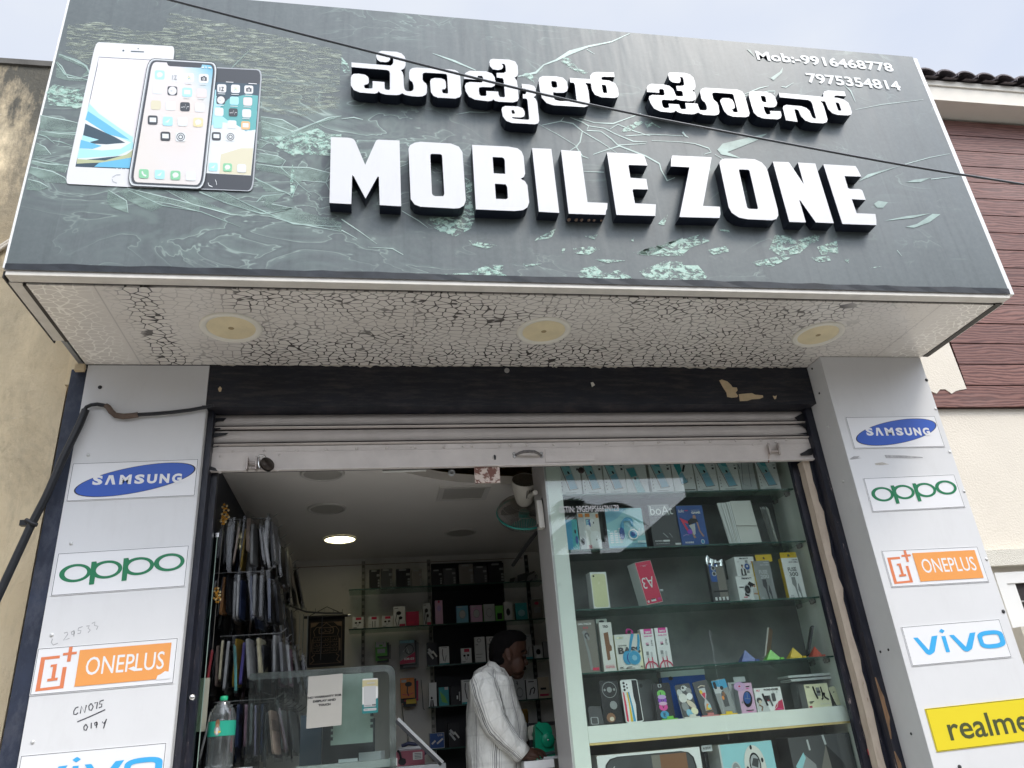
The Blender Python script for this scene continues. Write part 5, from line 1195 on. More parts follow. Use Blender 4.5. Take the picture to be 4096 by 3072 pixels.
# ---------------------------------------------------------------- goods in the show case
BOXC = {}
def cm(name, col, r=0.4, **k): return mat('box_'+name, col, r, **k)
C_W = cm('white', (0.74,0.75,0.74)); C_OW = cm('offwhite', (0.66,0.66,0.62)); C_K = cm('black', (0.015,0.015,0.017)); C_DG = cm('dark_grey', (0.07,0.072,0.075)); C_G = cm('grey', (0.26,0.27,0.27)); C_LG = cm('light_grey', (0.5,0.52,0.52))
C_TE = cm('teal', (0.05,0.36,0.38)); C_TL = cm('pale_teal', (0.30,0.58,0.62)); C_BL = cm('blue', (0.03,0.09,0.30)); C_SK = cm('sky', (0.22,0.48,0.62)); C_CY = cm('cyan', (0.05,0.30,0.50)); C_R = cm('red', (0.62,0.045,0.10)); C_CR = cm('crimson', (0.50,0.03,0.09)); C_OR = cm('orange', (0.75,0.26,0.05))
C_Y = cm('yellow', (0.72,0.50,0.03)); C_CM = cm('cream', (0.74,0.72,0.50)); C_GO = cm('gold', (0.66,0.66,0.40)); C_GN = cm('green', (0.16,0.50,0.10)); C_PK = cm('pink', (0.62,0.40,0.55)); C_LL = cm('lilac', (0.50,0.34,0.60)); C_PU = cm('purple', (0.25,0.06,0.50)); C_MG = cm('magenta', (0.66,0.06,0.30)); C_BR = cm('brown', (0.22,0.11,0.06)); C_SKN = cm('skin_tone', (0.40,0.23,0.15)); C_BE = cm('beige', (0.60,0.52,0.40)); C_SV = cm('silver', (0.52,0.53,0.55),0.3, metal=0.4)
C_KR = cm('kraft', (0.20,0.185,0.16)); C_PT = cm('paste_teal', (0.10,0.38,0.42))
GM = [C_W, C_OW, C_K, C_DG, C_G, C_LG, C_TE, C_TL, C_BL, C_SK, C_CY, C_R, C_CR, C_OR, C_Y, C_CM, C_GO, C_GN, C_PK, C_LL, C_PU, C_MG, C_BR, C_SKN, C_BE, C_SV, C_KR, C_PT]
(W, OW, KK, DG, GG, LG, TE, TL, BL, SK, CY, RD, CR, OR, YE_, CM_, GO, GN, PK, LL, PU, MG, BR, SN, BE, SV, KR, PT) = range(len(GM))
def good(name, label, cat, bl_, br_, top, z, Y, depth, side, front, design=None, rot=0.0, roll=0.0, lean=0.0, group=None, rounded=0.0, tmat=None):
    """upright carton: bl_/br_ pixels of its lower front corners, top pixel row, standing on height z at depth Y"""
    a = P(*bl_, Y); c = P(*br_, Y); w = (c.x-a.x)/max(0.3, math.cos(rot)); mid = ((bl_[0]+br_[0])/2, top)
    h = P((bl_[0]+br_[0])/2, top, Y).z-z
    U = Vector((math.cos(rot), math.sin(rot),0))*w; V = Vector((0, math.sin(lean), math.cos(lean)))*h; D = Vector((-math.sin(rot), math.cos(rot),0))*depth
    if lean: D = Vector((0, math.cos(lean),-math.sin(lean)))*depth
    O = Vector((a.x, Y, z+0.0005))
    if roll:
        R = Matrix.Rotation(roll, 3, 'Y'); U = R @ U; V = R @ V
    b = MB()
    if rounded: b.rbox(O, U, V, D, rounded, side, front)
    else: b.obox(O, U, V, D, side, front)
    if design: design(Panel(b, O, U, V, 0.0006,0.00022))
    return tag(b.build(name, GM), label, cat, group)
# ---- top shelf: tempered glass cartons
def d_temper(p):
    p.poly([(0.02,0.97),(0.46,0.99),(0.84,0.17),(0.42,0.13)],5); p.poly([(0.05,0.95),(0.44,0.97),(0.60,0.62),(0.28,0.55)], TL); p.poly([(0.30,0.52),(0.60,0.60),(0.80,0.18),(0.45,0.15)], SK)
    p.poly([(0.16,0.95),(0.44,0.97),(0.54,0.76),(0.30,0.80)], PT); p.stroke([(0.02,0.97),(0.42,0.13),(0.84,0.17)],0.016, DG)
    p.ell(0.45,0.62,0.045,0.05, KK, 10,0.5); p.rect(0.82,0.80,0.93,0.82, DG); p.rect(0.83,0.68,0.93,0.74, DG)
    for k in range(4): p.ell(0.08,0.44-k*0.10,0.02,0.018, DG, 8)
    p.rect(0.22,0.05,0.72,0.065, GG)
def d_temper_txt(p):
    d_temper(p); p.text('LIQUID QUICK PASTE', 0.1,1.02-0.06,0.8,0.995, KK, 0.01)
def d_minute(p):
    p.text('ONE MINUTE', 0.12,0.92,0.82,0.99, KK, 0.06); p.text('LIQUID QUICK PASTE', 0.12,0.78,0.82,0.83, KK, 0.01); p.ell(0.22,0.875,0.03,0.025, DG); p.rect(0.3,0.86,0.42,0.89, DG)
    p.poly([(0.03,0.64),(0.46,0.66),(0.84,-0.0),(0.42,0.0)], LG); p.poly([(0.06,0.62),(0.44,0.64),(0.54,0.44),(0.25,0.40)], PT); p.poly([(0.28,0.36),(0.56,0.40),(0.82,0.0),(0.45,0.0)], TL); p.ell(0.42,0.36,0.04,0.04, KK, 8)
def d_phonefilm(p):
    p.poly([(0.05,0.98),(0.42,0.99),(0.46,0.65),(0.28,0.50)], TE); p.poly([(0.28,0.50),(0.46,0.62),(0.66,0.30),(0.34,0.24)], SK); p.stroke([(0.3,0.42),(0.36,0.22),(0.66,0.30),(0.64,0.42)],0.014, DG); p.stroke([(0.50,0.62),(0.62,0.82)],0.06, KK); p.ell(0.84,0.42,0.03,0.03, GG, 8); p.rect(0.45,0.05,0.95,0.08, DG)
def d_clear(p):
    p.stroke([(0.30,0.96),(0.72,0.94),(0.60,0.12),(0.10,0.20),(0.30,0.96)],0.014, DG); p.poly([(0.31,0.94),(0.70,0.92),(0.59,0.14),(0.13,0.22)], LG); p.stroke([(0.03,0.85),(0.08,0.7)],0.02, KK)
top = [(2244,2330, d_temper, 'white tempered glass carton in the far left corner of the top shelf'),(2336,2419, d_temper, 'white tempered glass carton, second from the left on the top shelf'),
       (2424,2509, d_temper_txt, 'white tempered glass carton with a line of lettering, third on the top shelf'),(2512,2598, d_minute, 'taller white carton with bold black lettering at its head, fourth on the top shelf'),
       (2610,2697, d_temper, 'white tempered glass carton right of the taller lettered one, top shelf'),(2702,2787, d_phonefilm, 'white carton with dark teal film and black stick, middle of the top shelf'),
       (2792,2878, d_temper, 'white tempered glass carton right of the dark teal film carton, top shelf'),(2882,2968, d_temper, 'white tempered glass carton beside the pale outline carton, top shelf'),
       (2971,3032, d_clear, 'pale carton with only a phone outline, second from right on the top shelf'),(3043,3126, d_temper, 'white tempered glass carton at the right end of the top shelf')]
for x0, x1, d, lab in top:
    yb = 1977-(x0-2250)*0.024
    good('tempered_glass_carton', lab, 'carton', (x0, yb),(x1, yb-1.5),1838 if d is not d_minute else 1815, Zs[0], YSF+0.012+random.random()*0.01,0.10, OW, W if d is not d_clear else LG, d, group='tempered glass cartons on the top shelf')
# ---- second shelf
def d_tealbox(p):
    p.poly([(0.55,0.0),(1,0),(1,1),(0.62,0.97)], TE); p.poly([(0,0),(0.55,0.0),(0.62,0.97),(0,1)], CY); p.ell(0.86,0.33,0.10,0.13, BL); p.ell(0.80,0.60,0.06,0.07, KK)
def d_buds(p):
    p.rect(0,0,0.30,1, LG); p.rect(0.05,0.88,0.25,0.98, OR); p.rect(0.36,0.88,0.58,0.98, OR); p.rect(0.86,0.85,0.98,0.96, OR); p.rect(0.36,0.62,0.58,0.82, BL); p.text('E', 0.38,0.64,0.5,0.8, TL, 0.05)
    p.ell(0.66,0.76,0.10,0.07, W); p.ell(0.44,0.60,0.10,0.07, W); p.poly([(0.44,0.60),(0.54,0.55),(0.62,0.45),(0.56,0.45)], W); p.ell(0.72,0.72,0.03,0.03, DG); p.rrect(0.50,0.03,0.99,0.50,0.14, W); p.ell(0.78,0.26,0.025,0.025, DG); p.ell(0.13,0.22,0.09,0.09, KK); p.text('30', 0.37,0.03,0.52,0.12, CR, 0.03)
def d_head1(p):
    p.rect(0,0.0,1,0.06, SK); p.poly([(0.0,0.62),(0.3,0.75),(0.6,1),(0,1)], SK)
    for k, (u, n) in enumerate([(0.06,5),(0.18,6),(0.29,7)]):
        for j in range(n): p.rect(u, 0.14+j*0.055, u+0.08,0.17+j*0.055, W)
    for k in range(5):
        for j in range(4+k % 2*2): p.rect(0.80+k*0.038,0.30+j*0.03,0.828+k*0.038,0.318+j*0.03, W)
    p.poly(fillet([(0.30,0.30),(0.36,0.62, .1),(0.52,0.78, .1),(0.72,0.72, .1),(0.70,0.52),(0.64,0.52),(0.62,0.66),(0.46,0.66),(0.42,0.30)],4), CY); p.ell(0.37,0.36,0.07,0.15, BL); p.ell(0.67,0.33,0.135,0.13, W); p.ell(0.67,0.33,0.105,0.10, CY); p.ell(0.66,0.33,0.06,0.06, BL)
    p.text('BR820', 0.76,0.12,0.98,0.17, W, 0.03); p.text('STEREO HEADPHONE', 0.60,0.07,0.97,0.10, BL, 0.02)
def d_boat1(p):
    p.rect(0,0.74,0.76,1, GG); p.text('boAt', 0.06,0.76,0.88,0.97, W, 0.0); p.text('ROCKERZ', 0.08,0.135,0.34,0.165, W, 0.03); p.rrect(0.36,0.13,0.60,0.17,0.015, W); p.text('20 HOURS PLAYBACK', 0.10,0.075,0.58,0.10, LG, 0.02); p.rect(0.78,0.05,0.98,0.09, W); p.stroke([(0.4,0.33),(0.56,0.22)],0.012, LG); p.stroke([(0.62,0.32),(0.72,0.22)],0.008, LG)
def d_game(p):
    p.text('boAt', 0.06,0.83,0.26,0.91, W, 0.0); p.rect(0.30,0.865,0.42,0.885, RD); p.text('AGE IN THE', 0.54,0.86,0.86,0.89, LG, 0.0); p.text('GAME', 0.54,0.79,0.88,0.845, W, 0.05)
    p.poly([(0.05,0.70),(0.36,0.60),(0.34,0.54),(0.20,0.58),(0.36,0.34),(0.30,0.30)], RD)
    p.ell(0.62,0.70,0.06,0.06, SN); p.poly([(0.34,0.60),(0.48,0.68),(0.70,0.66),(0.74,0.58),(0.50,0.54),(0.38,0.50)], KK); p.poly([(0.42,0.53),(0.50,0.52),(0.50,0.30),(0.56,0.19),(0.48,0.18),(0.44,0.28)], SN); p.poly([(0.66,0.58),(0.72,0.57),(0.76,0.36),(0.88,0.22),(0.82,0.21),(0.72,0.34)], SN); p.poly([(0.36,0.50),(0.60,0.54),(0.56,0.28),(0.48,0.26),(0.44,0.40)], LG)
    p.ell(0.36,0.34,0.10,0.06, PU); p.text('ROCKERZ', 0.12,0.06,0.44,0.10, W, 0.04); p.ell(0.78,0.09,0.07,0.055, W); p.ell(0.78,0.09,0.055,0.043, CY)
    p.stroke([(0.08,0.24),(0.2,0.28),(0.3,0.26)],0.01, LL)
z = Zs[1]; Y2 = YSF+0.02
good('earphone_carton', 'narrow blue and teal carton at the left end of the second shelf', 'carton', (2262,2199),(2320,2198),2078, z, Y2,0.05, TE, TE, d_tealbox)
good('earbuds_carton', 'grey carton picturing white earbuds and their case, second shelf', 'carton', (2324,2197),(2410,2194),2051, z, Y2,0.05, LG, OW, d_buds)
good('headphone_carton', 'light blue carton picturing a big headphone and white bars, second shelf', 'carton', (2438,2193),(2588,2189),2033, z, Y2,0.06, DG, TL, d_head1)
good('headphone_carton', 'black carton with large white lettering along its top, second shelf', 'carton', (2616,2189),(2728,2186),2018, z, Y2+0.012,0.06, KK, DG, d_boat1)
good('headphone_carton', 'dark blue carton showing a crouching sprinter, second shelf', 'carton', (2732,2190),(2838,2187),2022, z, Y2,0.06, BL, BL, d_game)
def cards(name, label, x0, x1, top, n, Y, lean, yb, rot=0.0, w=None):
    a = P(x0, yb, Y); c = P(x1, yb, Y); h = P((x0+x1)/2, top, Y).z-z
    e = empty(name, (a.x, Y, z), label, 'card stack'); rnd = random.Random(x0)
    for k in range(n):
        b = MB(); o = Vector((a.x-0.006*k-0.002*rnd.random(), Y+0.004*k, z+0.0006)); ww = (c.x-a.x) if w is None else w
        U = Vector((math.cos(rot), math.sin(rot),0))*ww; t = 0.006*rnd.random()
        b.obox(o, U, Vector((-0.012-0.003*k*rnd.random(), lean*h, h*(1+0.02*rnd.random()))), Vector((0,0.0022,0)),0); b.build('card', GM[:1] if k % 3 else [C_OW], e)
    b = MB(); o = Vector((a.x-0.008, Y-0.0012, z+h*0.42)); b.obox(o, Vector((math.cos(rot), math.sin(rot),-0.04))*((c.x-a.x) if w is None else w),(0,0,0.002),(0,0.001,0),0); b.build('rubber_band', C_KR, e)
cards('card_stack', 'thick stack of blank white cards held by a rubber band, second shelf', 2966,3050,2004,9, Y2,0.03,2176)
cards('card_stack', 'thin pack of white cards turned sideways by the right wall, second shelf', 3105,3140,2022,4, Y2+0.03,0.03,2168,0.9,0.075)
# ---- third shelf
z = Zs[2]; Y3 = YSF+0.03
def d_gold(p):
    p.rrect(0.05,0.05,0.93,0.95,0.07, CM_); p.rrect(0.07,0.06,0.91,0.94,0.065, GO); p.ell(0.19,0.89,0.055,0.028, KK); p.ell(0.33,0.885,0.03,0.015, CM_); p.ell(0.48,0.70,0.07,0.04, CM_); p.rect(0.42,0.28,0.56,0.29, CM_)
good('phone_carton', 'white phone carton picturing a pale gold phone back, third shelf', 'carton', (2376,2433),(2444,2431),2287, z, Y3,0.055, W, W, d_gold, rot=0.12)
def d_a3(p):
    p.text('Redmi', 0.42,0.87,0.60,0.895, OW, 0.02, rot=180); p.rect(0.25,0.90,0.75,0.905, PK); p.text('A3', 0.10,0.36,0.82,0.62, W, 0.0, rot=180); p.ell(0.14,0.065,0.06,0.03, W); p.rect(0.32,0.05,0.62,0.10, W); p.rect(0.34,0.09,0.60,0.115, DG); p.rect(0.75,0.06,0.92,0.11, MG)
    p.frame(0,0,1,1,0.008, OW)
a = P(2588,2424, Y3+0.004); b = MB()
O = Vector((a.x, Y3, z+0.008)); R = Matrix.Rotation(-0.16,3, 'Y'); U = R @ Vector((P(2655,2410, Y3).x-a.x+0.004,0.018,0)); hh = (P(2560,2257, Y3).z-z)/0.985; V = R @ Vector((0,0, hh));
b.obox(O, U, V, R @ Vector((-0.022,0.055,0)), LG, RD); d_a3(Panel(b, O, U, V));
tag(b.build('phone_carton', GM), 'red phone carton standing upside down and tilted, third shelf', 'carton')
b = MB(); b.tube([(a.x+0.07, Y3+0.06, z+0.085),(a.x+0.115, Y3+0.06, z+0.083)],0.007,0,10);
for k in range(4): b.tube([(a.x+0.078+k*0.006, Y3+0.06, z+0.085),(a.x+0.080+k*0.006, Y3+0.06, z+0.085)],0.0085,1,10)
tag(b.build('audio_adapter', [C_SV, C_DG]), 'small silver ribbed plug behind the tilted red carton, third shelf', 'plug')
b = MB(); q = P(2858,2404, Y3); w_ = P(2926,2404, Y3).x-q.x; h_ = P(2890,2248, Y3).z-z
O = Vector((q.x, Y3+0.01, z+0.0005)); b.obox(O, (w_, 0,0),(0,0, h_),(0,0.03,0), DG, DG); pl = Panel(b, O, (w_, 0,0),(0,0, h_)); pl.rrect(0.08,0.52,0.62,0.97,0.05, BL); pl.rect(0.45,0.1,0.95,0.9, KR)
for v in (0.86,0.72): pl.ell(0.32, v, 0.13,0.06, LG); pl.ell(0.32, v, 0.09,0.042, DG)
pl.rect(0.1,0.26,0.98,0.30, KK)
for k in range(4): pl.rect(0.12+k*0.22,0.06,0.24+k*0.22,0.14, W)
carton = b.build('foil_bag', GM); tag(carton, 'silver foil bag crumpled open over a dark phone case carton, third shelf', 'bag')
b = MB(); rnd = random.Random(5); fz = O.z+h_
pts = [Vector((O.x+w_*k/7, O.y-0.004+0.012*rnd.random(), fz+0.022*rnd.random()*(1.8 if k in (1,6) else 1)+0.004)) for k in range(8)]; bs = [Vector((O.x+w_*k/7, O.y-0.003+0.004*(k % 2), fz-0.012-0.01*rnd.random())) for k in range(8)]
b.add(pts+bs, [(8+k, 9+k, k+1, k) for k in range(7)]); b.build('crumpled_foil', mat('foil', (0.62,0.63,0.63),0.22, metal=0.9), carton)
def d_watch(p, dark=False):
    p.text('FIRE-BOLTT', 0.26,0.87,0.72,0.95, KK, 0.05);
    if dark:
        p.stroke([(0.36,0.20),(0.42,0.45),(0.62,0.70),(0.72,0.60)],0.20, KK); p.ell(0.44,0.46,0.16,0.21, SV); p.ell(0.43,0.46,0.125,0.165, KK); p.ell(0.43,0.44,0.05,0.06, DG); p.ell(0.76,0.60,0.05,0.07, SN); p.ell(0.76,0.65,0.05,0.035, KK); p.poly([(0.66,0.48),(0.76,0.52),(0.90,0.46),(0.94,0.20),(0.90,0.02),(0.68,0.02),(0.64,0.22)], LG); p.poly([(0.66,0.26),(0.90,0.24),(0.90,0.30),(0.70,0.32)], SN); p.rect(0.08,0.54,0.28,0.58, DG); p.rect(0.2,0.14,0.36,0.18, RD); p.rect(0.08,0.04,0.5,0.07, GG)
    else:
        p.rect(0.52,0.66,0.66,0.82, GG); p.rect(0.52,0.14,0.66,0.32, GG); p.ell(0.59,0.48,0.17,0.21, SV); p.ell(0.58,0.48,0.13,0.165, BL); p.ell(0.58,0.50,0.05,0.06, LG); p.ell(0.32,0.50,0.05,0.07, SN); p.ell(0.32,0.56,0.05,0.035, KK); p.poly([(0.22,0.36),(0.32,0.42),(0.46,0.34),(0.48,0.02),(0.20,0.02)], DG); p.rect(0.30,0.06,0.36,0.40, W); p.ell(0.84,0.72,0.03,0.035, RD); p.rect(0.76,0.60,0.94,0.62, DG); p.rect(0.08,0.72,0.2,0.74, GG)
t = good('watch_carton', 'lower white smartwatch carton, man in white shirt pictured, third shelf', 'carton', (2960,2400),(3053,2397),2303, z, Y3,0.10, W, W, lambda p: d_watch(p, True), rot=0.10)
good('watch_carton', 'upper white smartwatch carton, man in dark jacket pictured, stacked on another', 'carton', (2950,2301),(3031,2299),2226, P(2990,2302.5, Y3).z, Y3+0.004,0.09, W, W, d_watch, rot=0.10)
def d_aux(p, n, ink, body):
    p.text('1000MM', 0.62,0.93,0.94,0.96, ink, 0.02); p.text('AUX CABLE', 0.40,0.87,0.94,0.915, ink, 0.02); p.text('FUSE', 0.26,0.66,0.76,0.76, ink, 0.02); p.text(n, 0.28,0.54,0.80,0.64, ink, 0.015)
    p.stroke([(0.46,0.52),(0.46,0.36),(0.50,0.28),(0.55,0.0)],[0.10,0.12,0.05,0.035], body); p.stroke([(0.68,0.36),(0.68,0.2),(0.72,0.12),(0.74,0.0)],[0.02,0.07,0.04,0.03], body); p.text('AUX', 0.10,0.06,0.28,0.085, ink, 0.01); p.text('CABLE', 0.06,0.02,0.30,0.045, ink, 0.01)
def hang_carton(label, x0, x1, top, tab0, tab1, tabtop, yb, front, fn):
    o = good('cable_carton', label, 'carton', (x0, yb),(x1, yb-2), top, z, Y3,0.03, YE_, front, fn)
    a = P(tab0, top+6, Y3+0.031); c = P(tab1, top+6, Y3+0.031); zt_ = P((tab0+tab1)/2, tabtop, Y3+0.031).z
    b = MB(); w = c.x-a.x; lp = fillet([(0,0),(w, 0),(w, zt_-a.z, 0.004),(0, zt_-a.z, 0.004)],3); hole = [(w*0.5+0.006*math.cos(t*math.pi/6),(zt_-a.z)*0.5+0.006*math.sin(t*math.pi/6)) for t in range(12)]
    b.extr([[Vector((a.x+x, Y3+0.031, a.z+y)) for x, y in lp],[Vector((a.x+x, Y3+0.031, a.z+y)) for x, y in hole[::-1]]],(0,0.001,0)); b.build('hanging_tab', C_Y, o)
hang_carton('grey cable carton with yellow tab and pale lettering, third shelf', 3040,3108,2242,3025,3091,2218,2393, GG, lambda p: d_aux(p, '200', LG, DG))
hang_carton('white cable carton with yellow tab and dark lettering, third shelf right', 3158,3227,2230,3123,3189,2209,2389, W, lambda p: d_aux(p, '300', DG, GG))
# ---- fourth shelf
z = Zs[3]; Y4 = YSF+0.025
def d_gimbal(p):
    p.text('GIMBAL STABILIZER', 0.12,0.91,0.82,0.945, W, 0.02); p.text('R15', 0.38,0.835,0.62,0.87, RD, 0.03); p.stroke([(0.40,0.74),(0.42,0.60),(0.52,0.40),(0.60,0.05)],[0.04,0.035,0.05,0.05], GG); p.ell(0.42,0.76,0.12,0.04, GG); p.ell(0.52,0.70,0.12,0.06, DG); p.stroke([(0.5,0.72),(0.62,0.62)],0.04, GG); p.rect(0.66,0.04,0.96,0.09, RD); p.ell(0.69,0.065,0.06,0.025, RD)
good('gimbal_carton', 'dark brown gimbal carton at the left end of the fourth shelf', 'carton', (2322,2694),(2402,2691),2480, z, Y4,0.05, KR, KR, d_gimbal)
def d_tripod(p):
    p.text('TRD', 0.26,0.89,0.72,0.94, KK, 0.05); p.poly(fillet([(0.28,0.78, .02),(0.66,0.80, .02),(0.70,0.55),(0.82,0.50),(0.80,0.42),(0.60,0.40),(0.62,0.24, .03),(0.36,0.22, .03)],3), BR); p.text('TRIPOD', 0.12,0.065,0.88,0.105, RD, 0.02); p.rect(0.14,0.12,0.85,0.125, RD)
o = good('tripod_carton', 'tall white tripod carton with a dark brown handle picture, fourth shelf', 'carton', (2418,2686),(2468,2684),2489, z, Y4+0.004,0.045, OW, OW, d_tripod)
b = MB(); q = P(2385,2492, Y4+0.05); w_ = P(2428,2492, Y4+0.05).x-q.x; b.rbox((q.x, Y4+0.0495, q.z-0.005),(w_, 0,0),(0,0,0.022),(0,0.0012,0),0.003,0); Panel(b, (q.x, Y4+0.0495, q.z-0.005),(w_, 0,0),(0,0,0.022)).ell(0.5,0.5,0.25,0.22,1); b.build('hanging_tab', [C_OW, C_DG], o)
def d_bass(p):
    p.rect(0.86,0,1,1, CM_); p.rrect(0.06,0.86,0.36,0.95,0.04, TL); p.rrect(0.07,0.868,0.35,0.942,0.036, CM_); p.text('MCB', 0.18,0.885,0.32,0.925, GG, 0.03); p.text('HEADPHONE', 0.10,0.665,0.44,0.70, DG, 0.02); p.text('BASS', 0.08,0.45,0.96,0.64, DG, 0.05)
    p.stroke([(0.72,1.0),(0.62,0.78),(0.52,0.50)],[0.09,0.08,0.06], CY); p.stroke([(0.94,0.98),(0.93,0.80),(0.86,0.52)],[0.06,0.08,0.07], CY); p.ell(0.42,0.34,0.19,0.19, CY); p.ell(0.50,0.33,0.12,0.14, BL); p.ell(0.68,0.33,0.25,0.20, SK); p.ell(0.67,0.33,0.23,0.185, CY); p.ell(0.68,0.33,0.10,0.08, SK); p.text('50C', 0.06,0.055,0.22,0.10, DG, 0.04); p.text('A1', 0.86,0.05,0.97,0.10, KK, 0.05); p.stroke([(0.3,0.05),(0.4,0.09),(0.55,0.09),(0.3,0.05),(0.65,0.045)],0.012, KK)
good('headphone_carton', 'cream carton picturing a blue headphone over big letters, fourth shelf', 'carton', (2474,2682),(2577,2677),2536, z, Y4,0.06, CM_, OW, d_bass)
def d_smw(p):
    p.rect(0.26,0.87,0.86,1.0, MG); p.text('SMW', 0.34,0.885,0.80,0.945, W, 0.03); p.text('SUPER FAST', 0.22,0.795,0.88,0.83, MG, 0.03); p.text('3.5', 0.30,0.60,0.50,0.65, MG, 0.04); p.rect(0.32,0.57,0.52,0.60, DG); p.text('27W', 0.70,0.56,0.84,0.72, DG, 0.01, rot=90)
    p.rect(0.22,0.34,0.42,0.43, GG); p.rect(0.24,0.26,0.42,0.34, LG); p.rect(0.56,0.28,0.70,0.41, LG); p.stroke([(0.32,0.26),(0.33,0.16)],0.028, CR); p.stroke([(0.63,0.28),(0.64,0.16)],0.028, CR)
    p.stroke([(0.02,0.0),(0.10,0.10),(0.30,0.165),(0.62,0.165),(0.86,0.11),(0.98,0.03)],0.035, CR); p.stroke([(0.40,0.0),(0.39,0.14)],0.025, CR); p.stroke([(0.60,0.0),(0.59,0.14)],0.025, CR)
good('cable_carton', 'left one of two white cartons with red cable, crimson top, fourth shelf', 'carton', (2582,2675),(2634,2673),2515, z, Y4,0.04, OW, W, d_smw)
good('cable_carton', 'right one of two white cartons with red cable, crimson top, fourth shelf', 'carton', (2640,2671),(2693,2669),2510, z, Y4,0.04, OW, W, d_smw)
b = MB(); q = P(2500,2535, Y4+0.075)
rr = [q+Vector((0.02+0.018*math.cos(t*0.6)*(1+0.2*math.sin(t)),0.01*math.sin(t),0.008+0.012*math.sin(t*0.6))) for t in range(12)]
b.tube([(q.x, Y4+0.075, z)]+rr+[(q.x+0.03, Y4+0.075, z)],0.0045,0,8); tag(b.build('cord_loop', C_MG), 'looped magenta cord showing behind the cream headphone carton', 'cord')
# phone stands: a coloured pyramid with a demo phone leaning behind it
def stand(lab, px0, px1, yb, topy, topx, m):
    a = P(px0, yb, Y4+0.01); c = P(px1, yb, Y4+0.01); w = c.x-a.x; h = P(topx, topy, Y4+0.02).z-z; ax_ = P(topx, topy, Y4+0.02).x
    b = MB(); z0_ = z+0.0006
    base = [Vector((a.x, Y4+0.005, z0_)), Vector((c.x, Y4+0.005, z0_)), Vector((c.x, Y4+0.055, z0_)), Vector((a.x, Y4+0.055, z0_))]; t = Vector((ax_, Y4+0.022, z0_+h))
    b.add(base+[t],[(0,1,4),(1,2,4),(2,3,4),(3,0,4),(3,2,1,0)]); b.box((a.x-0.004, Y4-0.004, z0_),(a.x+w*0.5, Y4+0.004, z0_+0.006)); b.box((a.x+w*0.86, Y4-0.003, z0_),(c.x+0.006, Y4+0.0045, z0_+0.010))
    return tag(b.build('phone_stand', m), lab, 'phone stand')
P_GRN = mat('plastic_green', (0.18,0.52,0.08),0.3); P_YEL = mat('plastic_yellow', (0.75,0.52,0.04),0.3); P_RED = mat('plastic_red', (0.58,0.10,0.06),0.3); P_BLU = mat('plastic_blue', (0.10,0.14,0.36),0.3)
stand('blue folded pyramid phone stand at the middle of the fourth shelf', 2965,3030,2646,2600,2980, P_BLU)
stand('green folded pyramid phone stand on the fourth shelf', 3064,3128,2638,2598,3082, P_GRN)
stand('yellow folded pyramid phone stand on the fourth shelf', 3158,3216,2631,2590,3172, P_YEL)
stand('red folded pyramid phone stand at the right end of the fourth shelf', 3246,3292,2622,2585,3258, P_RED)
def phone(name, lab, pbl, ptl, w, t, Y, back, edge, rot, zz=None, cat='phone', design=None, mats_=None):
    """slab with rounded corners from its lower left to its upper left pixel"""
    a = P(*pbl, Y); c = P(*ptl, Y); V = c-a; a.z = max(a.z, zz if zz is not None else a.z)
    U = Vector((math.cos(rot), math.sin(rot),0))*w; U = U-V.normalized()*U.dot(V.normalized()); U = U.normalized()*w; N = U.cross(V).normalized()
    b = MB(); b.rbox(a, U, V, -N*t, 0.010,1,0,5)
    if design: design(Panel(b, a, U, V, 0.0006,0.0002))
    return tag(b.build(name, [back, edge]+(mats_ or [])), lab, cat)
P_ROSE = mat('rose_gold', (0.36,0.24,0.17),0.3, metal=0.5); P_SIL = mat('silver_edge', (0.56,0.53,0.48),0.3, metal=0.4); P_BKG = mat('black_gloss', (0.02,0.02,0.022),0.2)
phone('demo_phone', 'rose gold phone leaning behind the green pyramid stand', (3064,2628),(3076,2508),0.055,0.008, Y4+0.03, P_ROSE, P_SIL, 0.75, z)
phone('demo_phone', 'black phone seen edge on, leaning by the red pyramid stand', (3238,2620),(3257,2502),0.05,0.009, Y4+0.03, P_BKG, P_BKG, 1.30, z)
# ---- fifth row: phone cases and small cartons on the middle board
z = ZB1; Y5 = YSF+0.012
def case_(lab, bl_, br_, top, cols, design, roll=0.0, lean=0.18, Y=None, w=None, r=0.011):
    Y = Y or Y5
    a = P(*bl_, Y); c = P(*br_, Y); zt_ = P((bl_[0]+br_[0])/2, top, Y).z; h = zt_-z; w = w or (c.x-a.x)
    V = Vector((0, math.sin(lean), math.cos(lean)))*h; U = Vector((w, 0,0))
    if roll:
        R = Matrix.Rotation(roll, 3, 'Y'); U = R @ U; V = R @ V
    O = Vector((a.x, Y, z+0.001-min(0, U.z))); N = U.cross(V).normalized()
    b = MB(); b.rbox(O, U, V, -N*0.009, r, 1,0,5)
    design(Panel(b, O, U, V, 0.0006,0.0002)); return tag(b.build('phone_case', [GM[cols[0]], GM[cols[1]]]+GM), lab, 'phone case')
g2 = lambda i: i+2
def d_lens(p):
    p.ell(0.5,0.78,0.40,0.19, g2(GG)); p.ell(0.5,0.78,0.37,0.175, g2(KK)); p.ell(0.50,0.78,0.14,0.065, g2(GG)); p.ell(0.24,0.78,0.06,0.03, g2(GG)); p.ell(0.76,0.78,0.06,0.03, g2(GG)); p.ell(0.62,0.42,0.20,0.10, g2(GG),12,0.4); p.ell(0.40,0.14,0.24,0.11, g2(BR),12); p.ell(0.44,0.11,0.12,0.05, g2(BE),10)
def d_ring_empty(p):
    p.rrect(0.08,0.03,0.62,0.42,0.09, g2(GG)); p.rrect(0.14,0.06,0.56,0.39,0.07, g2(KK))
